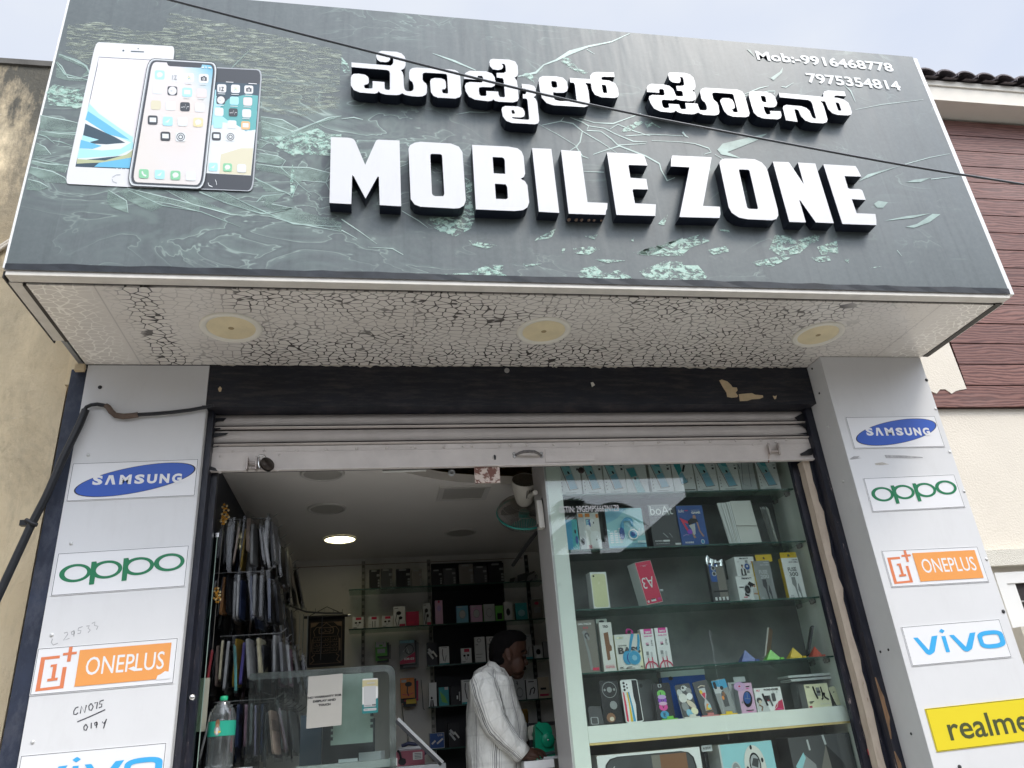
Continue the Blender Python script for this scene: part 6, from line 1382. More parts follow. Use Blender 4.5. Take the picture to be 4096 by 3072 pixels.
def d_stripes(p):
    p.poly([(0.62,0.02),(0.96,0.03),(0.96,0.97),(0.66,0.98),(0.64,0.6),(0.70,0.4)], g2(KK))
    for pts, m in [([(0.05,0.04),(0.16,0.02),(0.17,0.4),(0.13,0.72),(0.06,0.72)], RD),([(0.27,0.02),(0.40,0.02),(0.38,0.35),(0.35,0.72),(0.26,0.72),(0.30,0.4)], YE_),([(0.42,0.02),(0.56,0.02),(0.52,0.35),(0.42,0.72),(0.41,0.97),(0.34,0.97),(0.34,0.72),(0.42,0.4)], CY)]: p.poly(pts, g2(m))
    p.rrect(0.05,0.70,0.45,0.975,0.05, g2(W))
    for u, v in [(0.18,0.92),(0.18,0.84),(0.18,0.76),(0.34,0.88),(0.34,0.80)]: p.ell(u, v, 0.075 if u < 0.3 else 0.05,0.034 if u < 0.3 else 0.022, g2(GG)); p.ell(u, v, 0.06 if u < 0.3 else 0.04,0.028 if u < 0.3 else 0.018, g2(KK))
def d_love(p):
    p.rrect(0.30,0.88,0.50,0.97,0.02, g2(LG)); p.rrect(0.34,0.89,0.46,0.96,0.015, g2(KK))
    for v, m, c in [(0.70, GN, 'L'),(0.52, PU, 'O'),(0.34, MG, 'V'),(0.13, CY, 'E')]: p.ell(0.42, v, 0.24,0.105, g2(m)); p.text(c, 0.35, v-0.05,0.49, v+0.05, g2(KK),0.03)
    p.ell(0.42,0.61,0.24,0.06, g2(LL)); p.ell(0.42,0.43,0.24,0.05, g2(PK))
def d_pebble(p):
    for u, v, a_, c, m in [(0.18,0.74, .18, .12, LG),(0.80,0.78, .16, .10, GG),(0.30,0.58, .28, .14, OW),(0.76,0.60, .22, .10, W),(0.30,0.32, .22, .14, GG),(0.74,0.36, .16, .18, BE),(0.48,0.12, .2, .12, SK),(0.84,0.16, .2, .12, CM_),(0.5,0.86, .2, .08, LG),(0.14,0.12, .14, .1, DG)]: p.ell(u, v, a_, c, g2(m),14, u)
    p.ell(0.46,0.88,0.11,0.06, g2(W)); p.ell(0.46,0.88,0.08,0.045, g2(KK)); p.rect(0.62,0.86,0.72,0.89, g2(W))
def d_hour(p):
    p.poly([(0.26,0.78),(0.70,0.78),(0.66,0.58),(0.54,0.46),(0.70,0.30),(0.72,0.14),(0.28,0.14),(0.32,0.32),(0.46,0.46),(0.30,0.60)], g2(SV)); p.poly([(0.30,0.66),(0.64,0.64),(0.50,0.46)], g2(RD)); p.poly([(0.32,0.16),(0.68,0.16),(0.62,0.30),(0.48,0.34)], g2(OR)); p.ell(0.36,0.68,0.10,0.06, g2(YE_)); p.ell(0.52,0.20,0.12,0.06, g2(YE_)); p.ell(0.6,0.24,0.1,0.05, g2(TL)); p.stroke([(0.24,0.82),(0.48,0.86),(0.74,0.82)],0.025, g2(BE)); p.stroke([(0.24,0.11),(0.5,0.07),(0.76,0.11)],0.025, g2(BR))
def d_war(p):
    p.poly([(0,0.72),(0.3,0.66),(0.6,0.70),(1,0.74),(1,0.98),(0,0.98)], g2(CY)); p.poly([(0.0,0.62),(0.4,0.60),(0.7,0.72),(0.3,0.80),(0,0.78)], g2(LG)); p.poly([(0,0.1),(1,0.06),(1,0.40),(0.6,0.5),(0,0.34)], g2(GG)); p.poly([(0.35,0.2),(0.7,0.2),(0.74,0.5),(0.6,0.66),(0.46,0.64),(0.36,0.5)], g2(DG)); p.ell(0.56,0.56,0.10,0.07, g2(BR)); p.ell(0.44,0.46,0.08,0.06, g2(OR)); p.rrect(0.06,0.74,0.26,0.95,0.04, g2(KK)); p.ell(0.56,0.74,0.12,0.06, g2(KK))
Y5b = Y5+0.05
case_('grey rimmed empty phone case lying low at the left of the middle board', (2361,2906),(2412,2904),2824,(KK, GG), d_ring_empty, 0.05,0.25, w=0.068)
case_('tall black phone case with a big round lens ring, middle board', (2418,2900),(2492,2896),2720,(KK, DG), d_lens, 0.02,0.10)
case_('white rimmed phone case with red, yellow and blue wavy stripes', (2506,2893),(2576,2889),2715,(W, W), d_stripes, 0.0,0.10)
case_('plain charcoal phone case right of the striped one', (2572,2890),(2640,2886),2716,(DG, KK), lambda p: p.ell(0.3,0.86,0.1,0.05, g2(KK)),-0.03,0.12, Y5b)
case_('black phone case with four coloured discs spelling a word', (2632,2880),(2703,2875),2730,(KK, DG), d_love, 0.02,0.12)
case_('clear rimmed phone case printed with grey and white pebbles', (2734,2868),(2794,2864),2734,(DG, OW), d_pebble, -0.07,0.14)
case_('black phone case picturing a red and gold hourglass', (2812,2858),(2872,2854),2722,(DG, DG), d_hour, -0.12,0.14)
case_('phone case printed with a blue sky and a dark rider', (2888,2853),(2946,2849),2716,(GG, DG), d_war, -0.12,0.14)
# little plastic feet of the case stands
for lab, px0, px1, py, m in [('green plastic foot clip under the disc printed case', 2648,2712,2877, P_GRN),('pale plastic foot clip under the pebble printed case', 2738,2800,2866, mat('plastic_pale', (0.62,0.62,0.55),0.3)),('pink plastic foot clip under the hourglass case', 2806,2876,2858, mat('plastic_pink', (0.58,0.22,0.22),0.3)),('yellow plastic foot clip under the rider printed case', 2880,2950,2852, P_YEL)]:
    a = P(px0, py, Y5-0.006); c = P(px1, py, Y5-0.006); b = MB(); b.box((a.x, Y5-0.008, z+0.0005),(c.x, Y5-0.002, z+0.005)); mx_ = (a.x+c.x)/2; b.box((mx_-0.012, Y5-0.0075, z+0.0052),(mx_+0.018, Y5-0.003, z+0.015)); tag(b.build('foot_clip', m), lab, 'stand clip', 'foot clips of the phone cases')
b = MB(); a = P(2650,2735, Y5+0.12); c = P(2822,2722, Y5+0.12); hz = P(2735,2692, Y5+0.12).z
b.rbox((a.x, Y5+0.12, z+0.0006),(c.x-a.x, 0,0),(0,0, hz-z),(0,0.05,0),0.008,0); b.box((a.x-0.004, Y5+0.118, hz-0.0135),(c.x+0.002, Y5+0.172, hz+0.012),1); b.ell((a.x+0.045, Y5+0.119, hz-0.02),0.012,0.004,0.009,2)
tag(b.build('blue_case_box', [mat('plastic_royal', (0.02,0.08,0.34),0.25), C_LG, C_K]), 'royal blue plastic box with a clear lid behind the pebble case', 'box')
def d_mouse(p):
    for r_, m in ((0.42, LL),(0.34, PK),(0.26, LL),(0.18, PK),(0.08, CR)): p.ell(0.14,0.90, r_*0.9, r_*0.36, m, 18)
    p.rect(0.56,0.86,0.82,0.89, KK); p.rect(0.58,0.80,0.74,0.83, MG); p.ell(0.54,0.46,0.31,0.27, KK, 22,-0.15); p.ell(0.52,0.50,0.24,0.20, BL, 22,-0.15); p.stroke([(0.38,0.48),(0.70,0.46)],0.012, GG); p.stroke([(0.57,0.70),(0.54,0.46)],0.012, GG); p.ell(0.14,0.36,0.06,0.035, GG); p.rect(0.30,0.075,0.82,0.10, KK); p.rect(0.38,0.04,0.7,0.055, MG)
def d_fly(p):
    p.poly([(0.60,0.02),(0.98,0.02),(0.98,0.46),(0.82,0.38),(0.70,0.24)], CR); p.poly([(0.02,0.0),(0.46,0.0),(0.40,0.3),(0.30,0.5),(0.06,0.62),(0.02,0.5)], LG); p.text('FLY', 0.08,0.85,0.22,0.93, RD, 0.04); p.text('PHONE HOLDER', 0.36,0.86,0.90,0.95, KK, 0.04)
    p.ell(0.12,0.48,0.10,0.12, DG); p.ell(0.14,0.42,0.06,0.07, BE); p.stroke([(0.08,0.30),(0.2,0.2),(0.14,0.05)],0.06, BR); p.stroke([(0.28,0.76),(0.33,0.5),(0.40,0.24)],0.09, KK); p.rect(0.34,0.42,0.54,0.66, KK); p.stroke([(0.50,0.66),(0.53,0.44),(0.58,0.2)],0.07, DG); p.rrect(0.60,0.40,0.74,0.74,0.05, DG); p.stroke([(0.60,0.04),(0.74,0.18),(0.80,0.40)],0.02, W); p.rect(0.72,0.06,0.90,0.09, MG); p.ell(0.68,0.78,0.03,0.04, LG); p.ell(0.82,0.78,0.03,0.04, LG); p.rect(0.42,0.44,0.47,0.47, RD)
def d_trd(p):
    p.text('TRD', 0.06,0.84,0.22,0.92, KK, 0.05); p.stroke([(0.36,0.90),(0.40,0.62),(0.47,0.36)],0.09, KK); p.rrect(0.46,0.48,0.62,0.84,0.03, GG); p.rect(0.49,0.60,0.64,0.70, DG); p.stroke([(0.68,0.86),(0.70,0.60),(0.68,0.36),(0.62,0.32)],0.07, KK); p.stroke([(0.72,0.60),(0.78,0.40),(0.92,0.28)],0.08, KK); p.ell(0.77,0.55,0.04,0.06, KK); p.rect(0.08,0.24,0.28,0.27, DG); p.rect(0.08,0.19,0.22,0.22, DG); p.rect(0.04,-0.04,0.15,0.08, CR)
    for k in range(4): p.ell(0.56+k*0.10,0.13,0.025,0.035, OW, 8)
    p.rect(0.62,0.90,0.9,0.94, CM_)
good('mouse_carton', 'lilac carton picturing an oval black mouse, middle board', 'carton', (2968,2850),(3027,2846),2731, z, Y5,0.05, LG, PK, d_mouse)
o = good('earphone_carton', 'grey white carton standing behind the lilac mouse carton', 'carton', (2932,2846),(2976,2843),2728, z, Y5+0.052,0.04, LL, LG, lambda p: (p.rrect(0.3,0.90,0.7,0.95,0.02, KK), p.rect(0.4,0.3,0.9,0.7, LL), p.ell(0.6,0.62,0.14,0.08, CR)))
b = MB(); q = P(2936,2728, Y5+0.05); b.rbox((q.x, Y5+0.0505, q.z-0.002),(0.06,0,0),(0,0,0.024),(0,0.001,0),0.004,0); b.build('hanging_tab', C_LG, o)
b = MB(); q = P(2934,2736, Y5-0.004);
good('phone_holder_carton', 'white and crimson carton picturing a cyclist and a phone holder', 'carton', (3032,2844),(3139,2836),2749, z, Y5,0.05, OW, W, d_fly)
good('phone_holder_carton', 'beige carton picturing a folding phone holder, right end of the middle board', 'carton', (3234,2828),(3333,2822),2734, z, Y5,0.05, GG, CM_, d_trd, rot=0.08)
b = MB(); q0 = P(3145,2710, Y5+0.07); q1 = P(3322,2702, Y5+0.07);
for k in range(2): b.rbox((q0.x+0.012*k, Y5+0.05, q0.z-0.004-0.017*k),(q1.x-q0.x, 0.01,0),(0,0,0.011),(0,0.11,0),0.005,0)
b.rbox((q0.x+0.05, Y5+0.085, z+0.0006),(q1.x-q0.x-0.07,0,0),(0,0, q0.z-0.0225-z),(0,0.06,0),0.01,1)
tag(b.build('wrapped_tray', [mat('plastic_white_tray', (0.64,0.66,0.65),0.3), mat('plastic_wrap', (0.20,0.21,0.21),0.25)]), 'white plastic lid in clear wrap lying above the beige carton', 'tray')
case_('pale gold phone leaning at the far right end of the middle board', (3346,2818),(3362,2817),2745,(CM_, KK), lambda p: p.ell(0.5,0.7,0.12,0.03, g2(DG)),-0.16,0.2, Y5+0.03, w=0.035, r=0.008)
# ---- lower compartment: speaker cartons
zl0 = ZB0-0.34
b = MB(); b.box((SX0, YSF+0.002, zl0-0.02),(SX1, YBK-0.014, zl0)); b.build('lower_board', M_MINTW, case)
z = zl0
def low(name, lab, bl_x, br_x, tl, tr, front, side, design, depth=0.14, Y=None):
    Y = Y or YSF+0.02
    a = P(*tl, Y); c = P(*tr, Y); h = (a.z+c.z)/2-z; O = Vector((a.x, Y, z+0.0006)); U = Vector((c.x-a.x, 0,0)); V = Vector((0,0, h)); b = MB()
    b.obox(O, U, V, (0, depth, 0), side, front); design(Panel(b, O, U, V)); return tag(b.build(name, GM), lab, 'carton')
def d_win(p):
    p.rrect(0.06,0.10,0.945,0.965,0.22, KK); p.rrect(0.075,0.115,0.93,0.955,0.21, DG); p.rect(0.52,0.13,0.60,0.94, KR); p.rect(0.60,0.13,0.86,0.94, BR); p.stroke([(0.09,0.5),(0.10,0.72),(0.16,0.84)],0.012, LG)
low('speaker_carton', 'white speaker carton with a rounded dark window, bottom of the show case', 0,0,(2386,3022),(2797,2990), W, W, d_win)
def d_knob(p):
    p.rect(0.0,0.0,0.03,1, LG); p.ell(0.26,0.60,0.10,0.155, LG); p.ell(0.26,0.61,0.075,0.125, GG); p.ell(0.27,0.58,0.055,0.095, LG)
    p.ell(0.62,0.66,0.20,0.30, LG); p.ell(0.615,0.67,0.195,0.29, SK if False else OW); p.ell(0.62,0.69,0.105,0.165, KK); p.ell(0.62,0.69,0.085,0.135, SV); p.poly([(0.55,0.68),(0.66,0.64),(0.70,0.76),(0.60,0.78)], DG)
    for u, v in [(0.59,0.93),(0.76,0.74),(0.47,0.64),(0.62,0.41)]: p.ell(u, v, 0.022,0.035, KK, 10)
low('speaker_carton', 'pale blue speaker carton with round knobs, bottom of the show case', 0,0,(2872,2981),(3084,2962), TL, LG, d_knob)
b = MB(); q = P(2806,2996, YSF+0.03); b.rbox((q.x, YSF+0.03, q.z-0.012),(0.052,0,0),(0,0,0.026),(0,0.003,0),0.004,0); b.box((q.x+0.012, YSF+0.034, z+0.001),(q.x+0.02, YSF+0.04, q.z-0.0125),1); Panel(b, (q.x, YSF+0.03, q.z-0.012),(0.052,0,0),(0,0,0.026)).text('VK SETUPY', 0.12,0.32,0.88,0.68,1,0.02)
tag(b.build('shelf_tag', [C_LG, C_K]), 'small grey lettered tag between the two speaker cartons', 'tag')
def d_shade(p):
    p.poly([(0.0,0.0),(0.06,0.55),(0.22,0.74),(0.36,0.60),(0.40,0.0)], GG); p.poly([(0.04,0.6),(0.20,0.78),(0.22,0.70),(0.10,0.50),(0.30,0.22),(0.38,0.0),(0.24,0.0)], TL); p.poly([(0.40,0.0),(0.42,0.5),(0.58,0.86),(0.80,0.6),(0.95,0.0)], KK); p.poly([(0.40,0.0),(0.42,0.5),(0.58,0.86),(0.60,0.5),(0.56,0.0)], KR); p.stroke([(0.30,0.95),(0.31,0.80)],0.03, LG); p.stroke([(0.56,1.0),(0.58,0.86)],0.035, LG); p.poly([(0.46,0.50),(0.58,0.53),(0.58,0.45),(0.46,0.44)], BR)
low('speaker_carton', 'dark glossy carton with black and grey shapes, bottom right of the show case', 0,0,(3150,2952),(3395,2930), DG, KK, d_shade, 0.12)
b = MB(); q = P(3452,3008,3.60); b.box((q.x, 3.56, q.z-0.012),(q.x+0.045,3.563, q.z+0.012)); tag(b.build('red_tape', mat('red_tape', (0.42,0.05,0.06),0.5)), 'piece of red tape low on the right door frame', 'tape')
# ---------------------------------------------------------------- inside the shop: ceiling
M_LOFF = mat('ceiling_lamp_off', (0.40,0.385,0.35),0.45); M_LRIM2 = mat('ceiling_lamp_rim', (0.58,0.56,0.52),0.35)
def clamp_(lab, q, r, lit=False, frac=0.86):
    c = PZ(*q, ZC); e = empty('ceiling_lamp', c, lab, 'ceiling lamp', 'lamps in the shop ceiling')
    b = MB(); b.lathe(c, (0,0,-1),[(r, 0.0005),(r, 0.008),(r-0.006,0.011),(r*frac, 0.010),(r*frac*0.99,0.006)],0,36, False); b.build('rim', M_LRIM2, e)
    m = mat('lit_lamp', (0.9,0.88,0.7),0.5, emit=(1.0,0.93,0.58), estr=4.5) if lit else M_LOFF
    b = MB(); b.lathe(c, (0,0,-1),[(r*frac*0.985,0.006),(0.0001,0.007)],0,36, False); b.build('diffuser', m, e)
clamp_('lit round ceiling lamp glowing warm white above the back shelves', (1360,2155),0.112, True, 0.93)
clamp_('unlit round ceiling lamp nearest the street, left of the dark ceiling curve', (1308,2033),0.115)
clamp_('unlit round ceiling lamp right of the lit one, deep in the shop', (1842,2129),0.115)
clamp_('unlit round ceiling lamp just under the shutter rail, left of centre', (1290,1893),0.115)
c = PZ(1853,1970, ZC); e = empty('ceiling_lamp', c, 'square ceiling lamp by the dark curve of the ceiling', 'ceiling lamp', 'lamps in the shop ceiling')
b = MB();
for a_, c_ in [((-.15,-.13),(.15,-.105)),((-.15, .105),(.15, .13)),((-.15,-.1049),(-.12, .1049)),((.12,-.1049),(.15, .1049))]: b.box((c.x+a_[0], c.y+a_[1], ZC-0.010),(c.x+c_[0], c.y+c_[1], ZC-0.0005))
b.build('rim', M_LRIM2, e)
b = MB(); b.box((c.x-.12, c.y-.105, ZC-0.006),(c.x+.12, c.y+.105, ZC-0.001)); b.build('diffuser', M_LOFF, e)
b = MB(); q = P(1809,1881,3.66); b.lathe((q.x, 3.70, q.z),(0,-1,0),[(0.018,0),(0.018,0.01),(0.008,0.013),(0.007,0.005),(0.0001,0.005)],0,16, False); tag(b.build('cable_grommet', C_LG), 'small round pale grommet in the dark gap under the shutter rail', 'grommet')
b = MB(); b.tube([P(1530,1886,3.62), P(1705,1880,3.62)],0.007,0,8); tag(b.build('ceiling_strip', C_OW), 'short white strip under the shutter rail, at the tip of the dark curve', 'strip')

# ---------------------------------------------------------------- left display: phone covers in clear sleeves on hooks
M_SLV = glass_mat('clear_sleeve', (0.80,0.81,0.82),0.6,1.5,0.14)
def pack_mesh(col, name, wide=0.090, tall=0.192, t=0.0125, sleeve=True):
    """cover seen edge on, hanging from a hook that runs to the right; origin at the top"""
    m = mat('cover_'+name, col, 0.35, var=0.25, vscale=30)
    b = MB(); b.rbox((-t/2,-wide/2,-tall-0.035),(0, wide, 0),(0,0, tall),(t, 0,0),0.012,0, None, 3); o = b.build('phone_cover_pack', m, None, origin=(0,0,0))
    b = MB(); w2 = wide/2+0.008; tt = t/2+0.0025; rnd = random.Random(len(name)); n = 5
    P0 = [Vector((tt*(1.2*rnd.random()+0.4),-w2,-0.0-k/n*(tall+0.055))) for k in range(n+1)]; P1 = [Vector((-tt*(1.2*rnd.random()+0.4),-w2,-k/n*(tall+0.055))) for k in range(n+1)]
    Q0 = [q+Vector((0,2*w2,0)) for q in P0]
    b.add(P0+Q0,[(k, k+1, n+2+k, n+1+k) for k in range(n)]); b.add(P0+P1,[(n+1+k, n+2+k, k+1, k) for k in range(n)])
    b.build('plastic_sleeve', M_SLV, o, origin=(0,0,0)); WORLD[o.name] = Vector((0,0,0)); return o
PK_ = {'black': (0.012,0.012,0.014), 'soot': (0.03,0.03,0.034), 'smoke': (0.15,0.15,0.155), 'clear': (0.34,0.34,0.33), 'navy': (0.02,0.03,0.07), 'red': (0.50,0.05,0.06), 'tan': (0.34,0.26,0.21), 'white': (0.5,0.5,0.48), 'teal': (0.12,0.42,0.38), 'ochre': (0.34,0.22,0.03), 'violet': (0.10,0.08,0.32), 'copper': (0.45,0.22,0.09), 'beige': (0.50,0.45,0.30), 'rose': (0.55,0.36,0.30), 'lilac': (0.30,0.24,0.36), 'plum': (0.20,0.12,0.15)}
first = {}
def place(kind, x, y, z, tilt, lab, group, sc=1.0):
    if kind not in first: o = pack_mesh(PK_[kind], kind); first[kind] = o; o.location = (x, y, z)
    else: o = dup(first[kind],(x, y, z))
    o.rotation_euler = (tilt*0.5, tilt, random.uniform(-0.28,0.28)); o.scale = (random.uniform(0.55,1.1), random.uniform(0.85,1.1), sc)
    o['label'] = lab; o['category'] = 'phone cover'; o['group'] = group; return o
random.seed(21)
WX = XL+0.004
rows = [  # top pixel of the front hook, packs from left to right
 (2072,['black', 'soot', 'black', 'black', 'soot', 'tan', 'soot', 'ochre', 'tan', 'clear', 'black', 'smoke', 'clear', 'tan', 'smoke'], 'top row'),
 (2285,['smoke', 'soot', 'copper', 'black', 'clear', 'white', 'navy', 'soot', 'navy', 'clear', 'smoke', 'black', 'navy'], 'second row'),
 (2538,['red', 'tan', 'beige', 'clear', 'teal', 'ochre', 'violet', 'clear', 'clear', 'beige', 'black', 'smoke', 'clear', 'smoke'], 'third row'),
 (2800,['black', 'clear', 'soot', 'clear', 'red', 'smoke', 'navy', 'plum', 'smoke', 'lilac', 'navy', 'soot', 'rose', 'plum'], 'bottom row')]
YH0 = 3.90
nice = {'black': 'black', 'soot': 'sooty grey', 'smoke': 'smoke grey', 'clear': 'clear', 'navy': 'dark blue', 'red': 'red', 'tan': 'tan', 'white': 'white', 'teal': 'mint and teal', 'ochre': 'ochre', 'violet': 'violet lettered', 'copper': 'shiny copper', 'beige': 'pale beige', 'rose': 'rose', 'lilac': 'lilac', 'plum': 'plum'}
hook0 = None
for ri, (ty, kinds, rname) in enumerate(rows):
    zt_ = P(900, ty, YH0).z
    for hk in range(7):
        y = YH0+hk*0.21; zz = zt_
        n = len(kinds) if hk == 0 else 9
        reach = (0.30 if ri in (2,3) else 0.235)+0.01*random.random()
        hb = MB();
        if hook0 is None:
            hb.tube([(WX, 0,0),(WX+0.27,0,0.0),(WX+0.30,0,0.022)],0.0028,0,6); hook0 = hb.build('display_hook', mat('dull_hook', (0.16,0.16,0.155),0.35, metal=0.7), None, origin=(WX, 0,0)); h = hook0
        else: h = hook0.copy(); COL.objects.link(h)
        h.location = (WX+reach-0.235-0.02, y, zz-0.008); WORLD[h.name] = h.location.copy()
        ordn = ['front', 'second', 'third', 'fourth', 'fifth', 'sixth', 'farthest'][hk]
        tag(h, f'bent chrome hook, {ordn} from the street, carrying the {rname} of phone covers', 'hook', 'hooks of the phone cover display')
        counts = {}
        for i in range(n):
            kd = kinds[i] if hk == 0 else random.choice(['black', 'soot', 'smoke', 'clear', 'soot', 'navy', 'clear', 'tan', 'plum'])
            f = i/(n-1); x = WX+0.022+f*reach
            if hk == 0: lab = f'{nice[kd]} phone cover in a clear sleeve, front hook of the {rname}'
            else: lab = f'{nice[kd]} phone cover in a sleeve on the {ordn} hook of the {rname}'
            place(kd, x, y+random.uniform(-0.03,0.03), zz+random.uniform(-0.030,0.012),-0.20*(f-0.35)+random.uniform(-0.11,0.11), lab, 'phone covers hanging on the left wall', random.uniform(0.86,1.10))
# orange flower garland hanging down the end of the display
def flower(b, p, r, rnd):
    for k in range(7):
        a = k*0.9+rnd.random(); b.ell(p+Vector((math.cos(a)*r*0.8,-abs(math.sin(a*1.7))*r*0.4, math.sin(a)*r*0.8)), r*0.45, r*0.3, r*0.45,0 if k % 3 else 1,7,5)
rnd = random.Random(8)
e = empty('garland', P(890,2090,3.80), 'string of small orange and cream flowers beside the phone covers', 'garland')
for px, py in [(899,2026),(905,2042),(897,2058),(906,2068),(895,2078),(893,2088),(866,2362),(872,2375),(864,2388),(872,2400)]:
    b = MB(); flower(b, P(px, py, 3.80),0.013, rnd); b.build('flower', [mat('marigold', (0.56,0.26,0.03),0.7), mat('pale_petal', (0.62,0.50,0.26),0.7)], e)
b = MB(); b.tube([P(898,2010,3.805), P(893,2095,3.805), P(866,2400,3.805), P(850,2600,3.805)],0.0015,0,5); b.build('string', C_KR, e)
# narrow green glass at the far left with its metal clips
gx0, gx1 = XL+0.006, P(866,2170,3.60).x
e = empty('side_glass', ((gx0+gx1)/2,3.60, ZFL), 'narrow upright greenish glass strip beside the left door frame', 'glass pane')
b = MB(); zt1 = P(850,2105,3.60).z; zt2 = P(868,2150,3.60).z
b.extr([[Vector((gx0,3.597, ZFL)), Vector((gx1,3.597, ZFL)), Vector((gx1,3.597, zt2)), Vector((gx0,3.597, zt1+0.02))]],(0,0.005,0)); b.build('pane', glass_mat('side_pane', (0.50,0.62,0.58),2.2,1.6), e)
b = MB(); b.box((gx1+0.0002,3.597, ZFL),(gx1+0.003,3.602, zt2)); b.build('polished_edge', mat('bright_glass_edge', (0.32,0.42,0.36),0.2), e)
for q in [(847,2110),(868,2140)]:
    b = MB(); p = P(*q, 3.59); b.box(p-Vector((.008,0, .010)), p+Vector((.008, .016, .010))); b.build('clip', M_CHROME, e)
b = MB(); p = P(763,2789,3.45); b.lathe(p+Vector((0,0.02,0)),(0.3,-1,0),[(0.013,0),(0.013,0.02),(0.010,0.026),(0.0001,0.027)],0,14, False); tag(b.build('door_knob', M_CHROME), 'small worn metal stud on the black frame left of the doorway', 'stud')
# pale sheet standing in for shelves reflected in the strip
b = MB(); p0 = P(772,2715,3.68); p1 = P(822,2925,3.68); b.box((p0.x, 3.68, p1.z),(p1.x, 3.683, p0.z)); tag(b.build('reflected_shelf_sheet', mat('reflected_shelf_tone', (0.42,0.41,0.32),0.7)), 'yellowish sheet standing in for shelves reflected in the narrow left glass', 'sheet')

# ---------------------------------------------------------------- water bottle on the counter corner
YW = 3.66
bp = P(888,3072, YW); zbt = P(876,3078, YW).z
cx_ = P(888,2900, YW).x; zt_ = P(896,2784, YW).z
e = empty('water_bottle', (cx_, YW, zbt), 'clear water bottle with green cap and green label, bottom left', 'bottle')
zc_ = P(896,2800, YW).z; zl1 = P(890,2885, YW).z; zl0_ = P(880,2945, YW).z; R_ = 0.055
b = MB(); prof = [(0.036, zbt),(R_, zbt+0.01)]
z = zbt+0.02
while z < zl0_-0.004: prof += [(R_-0.0035, z),(R_, z+0.008)]; z += 0.018
prof += [(R_, zl0_),(R_, zl1),(R_, zl1+0.004)]
z = zl1+0.012; top_ = zc_-0.008
while z < top_:
    f = (z-zl1)/(top_-zl1); rr_ = R_*(1-f**2.2*0.62); prof += [(rr_-0.002, z),(rr_, z+0.006)]; z += 0.014
prof += [(0.0135, zc_-0.004),(0.0135, zc_)]
b.lathe((cx_, YW, 0),(0,0,1), prof, 0,26, False); b.build('bottle_body', glass_mat('clear_plastic', (0.80,0.84,0.84),2.0,1.45,0.05, dust=0.16), e)
b = MB(); b.lathe((cx_, YW, 0),(0,0,1),[(0.0145, zc_-0.002),(0.0155, zc_+0.002),(0.0155, zt_-0.002),(0.013, zt_),(0.0001, zt_)],0,20, False); b.build('cap', mat('cap_green', (0.02,0.42,0.20),0.4), e)
b = MB(); b.lathe((cx_, YW, 0),(0,0,1),[(R_+0.0006, zl0_),(R_+0.0006, zl1)],0,30, False);
for (du, dz, ru, rz, m) in [(0.0,0.010,0.013,0.020,1),(0.0,0.036,0.009,0.016,2),(0.0,0.026,0.006,0.009,3),(0.0,0.008,0.006,0.014,4),(0.002,-0.012+0.016,0.013,0.004,5)]:
    zc2 = zl0_+(zl1-zl0_)*0.2+dz; pts = []
    for k in range(14):
        t = 2*math.pi*k/14; a = (-0.15+(du+ru*math.cos(t))/R_); pts.append(Vector((cx_+(R_+0.0009+0.0001*m)*math.sin(a), YW-(R_+0.0009+0.0001*m)*math.cos(a), zc2+rz*math.sin(t))))
    b.add(pts, [tuple(range(14))], m)
b.build('label', [mat('label_green', (0.02,0.33,0.22),0.4), C_G, C_BR, C_SKN, C_OW, C_Y], e)
b = MB(); zt3 = zbt; b.box((XL+0.006,3.61, zt3-0.02),(P(985,3072,3.6).x, 3.78, zt3-0.0005)); b.box((XL+0.006,3.615, ZFL),(P(985,3072,3.6).x-0.02,3.775, zt3-0.0205));
tag(b.build('corner_counter', C_LG), 'low pale counter corner under the water bottle', 'counter')

# ---------------------------------------------------------------- glass counter screen with notices
YP = 3.80
tl = P(1140,2688, YP); tr = P(1578,2655, YP)
e = empty('counter_screen', ((tl.x+tr.x)/2, YP, ZFL), 'clear upright screen with rounded corner on the counter, notice stuck on it', 'glass screen')
x0_, x1_ = P(1000,2700, YP).x, P(1582,2760, YP).x; zt_ = (tl.z+tr.z)/2
b = MB(); lp = fillet([(x0_, ZFL+0.75),(x1_, ZFL+0.75),(x1_, zt_, 0.05),(x0_, zt_)],6); b.extr([[Vector((x, YP, y)) for x, y in lp]],(0,0.006,0)); b.build('pane', M_PARTG, e)
b = MB(); lo = fillet([(x0_, zt_),(x1_, zt_, 0.05),(x1_, ZFL+0.75),(x1_-0.028, ZFL+0.75),(x1_-0.028, zt_-0.028,0.03),(x0_, zt_-0.028)],6); b.extr([[Vector((x, YP-0.0012, y)) for x, y in lo]],(0,0.001,0)); b.build('frosted_edge', glass_mat('frosted_edge', (0.60,0.67,0.64),1.2,1.5,0.2, dust=0.2), e)
# notice
q = [P(*x, YP-0.003) for x in [(1225,2915),(1366,2902),(1368,2700),(1230,2707)]]
b = MB(); O = Vector((q[0].x, YP-0.004, q[0].z)); U = Vector((q[1].x-q[0].x, 0, q[1].z-q[0].z+0.002)); V = Vector((q[3].x-q[0].x+0.004,0, q[3].z-q[0].z)); b.obox(O, U, V, (0,0.002,0),0)
p = Panel(b, O, U, V); p.text('NO WARRANTY FOR', 0.015,0.56,0.985,0.605,1,0.055); p.text('DISPLAY AND', 0.16,0.48,0.82,0.525,1,0.055); p.text('TOUCH', 0.32,0.40,0.67,0.445,1,0.055)
tag(b.build('notice_sheet', [mat('notice_paper', (0.44,0.42,0.37),0.7, var=0.04), M_INK]), 'pale paper notice about display warranty stuck on the counter screen', 'notice')
q = [P(*x, YP-0.003) for x in [(1449,2855),(1512,2851),(1517,2713),(1452,2716)]]
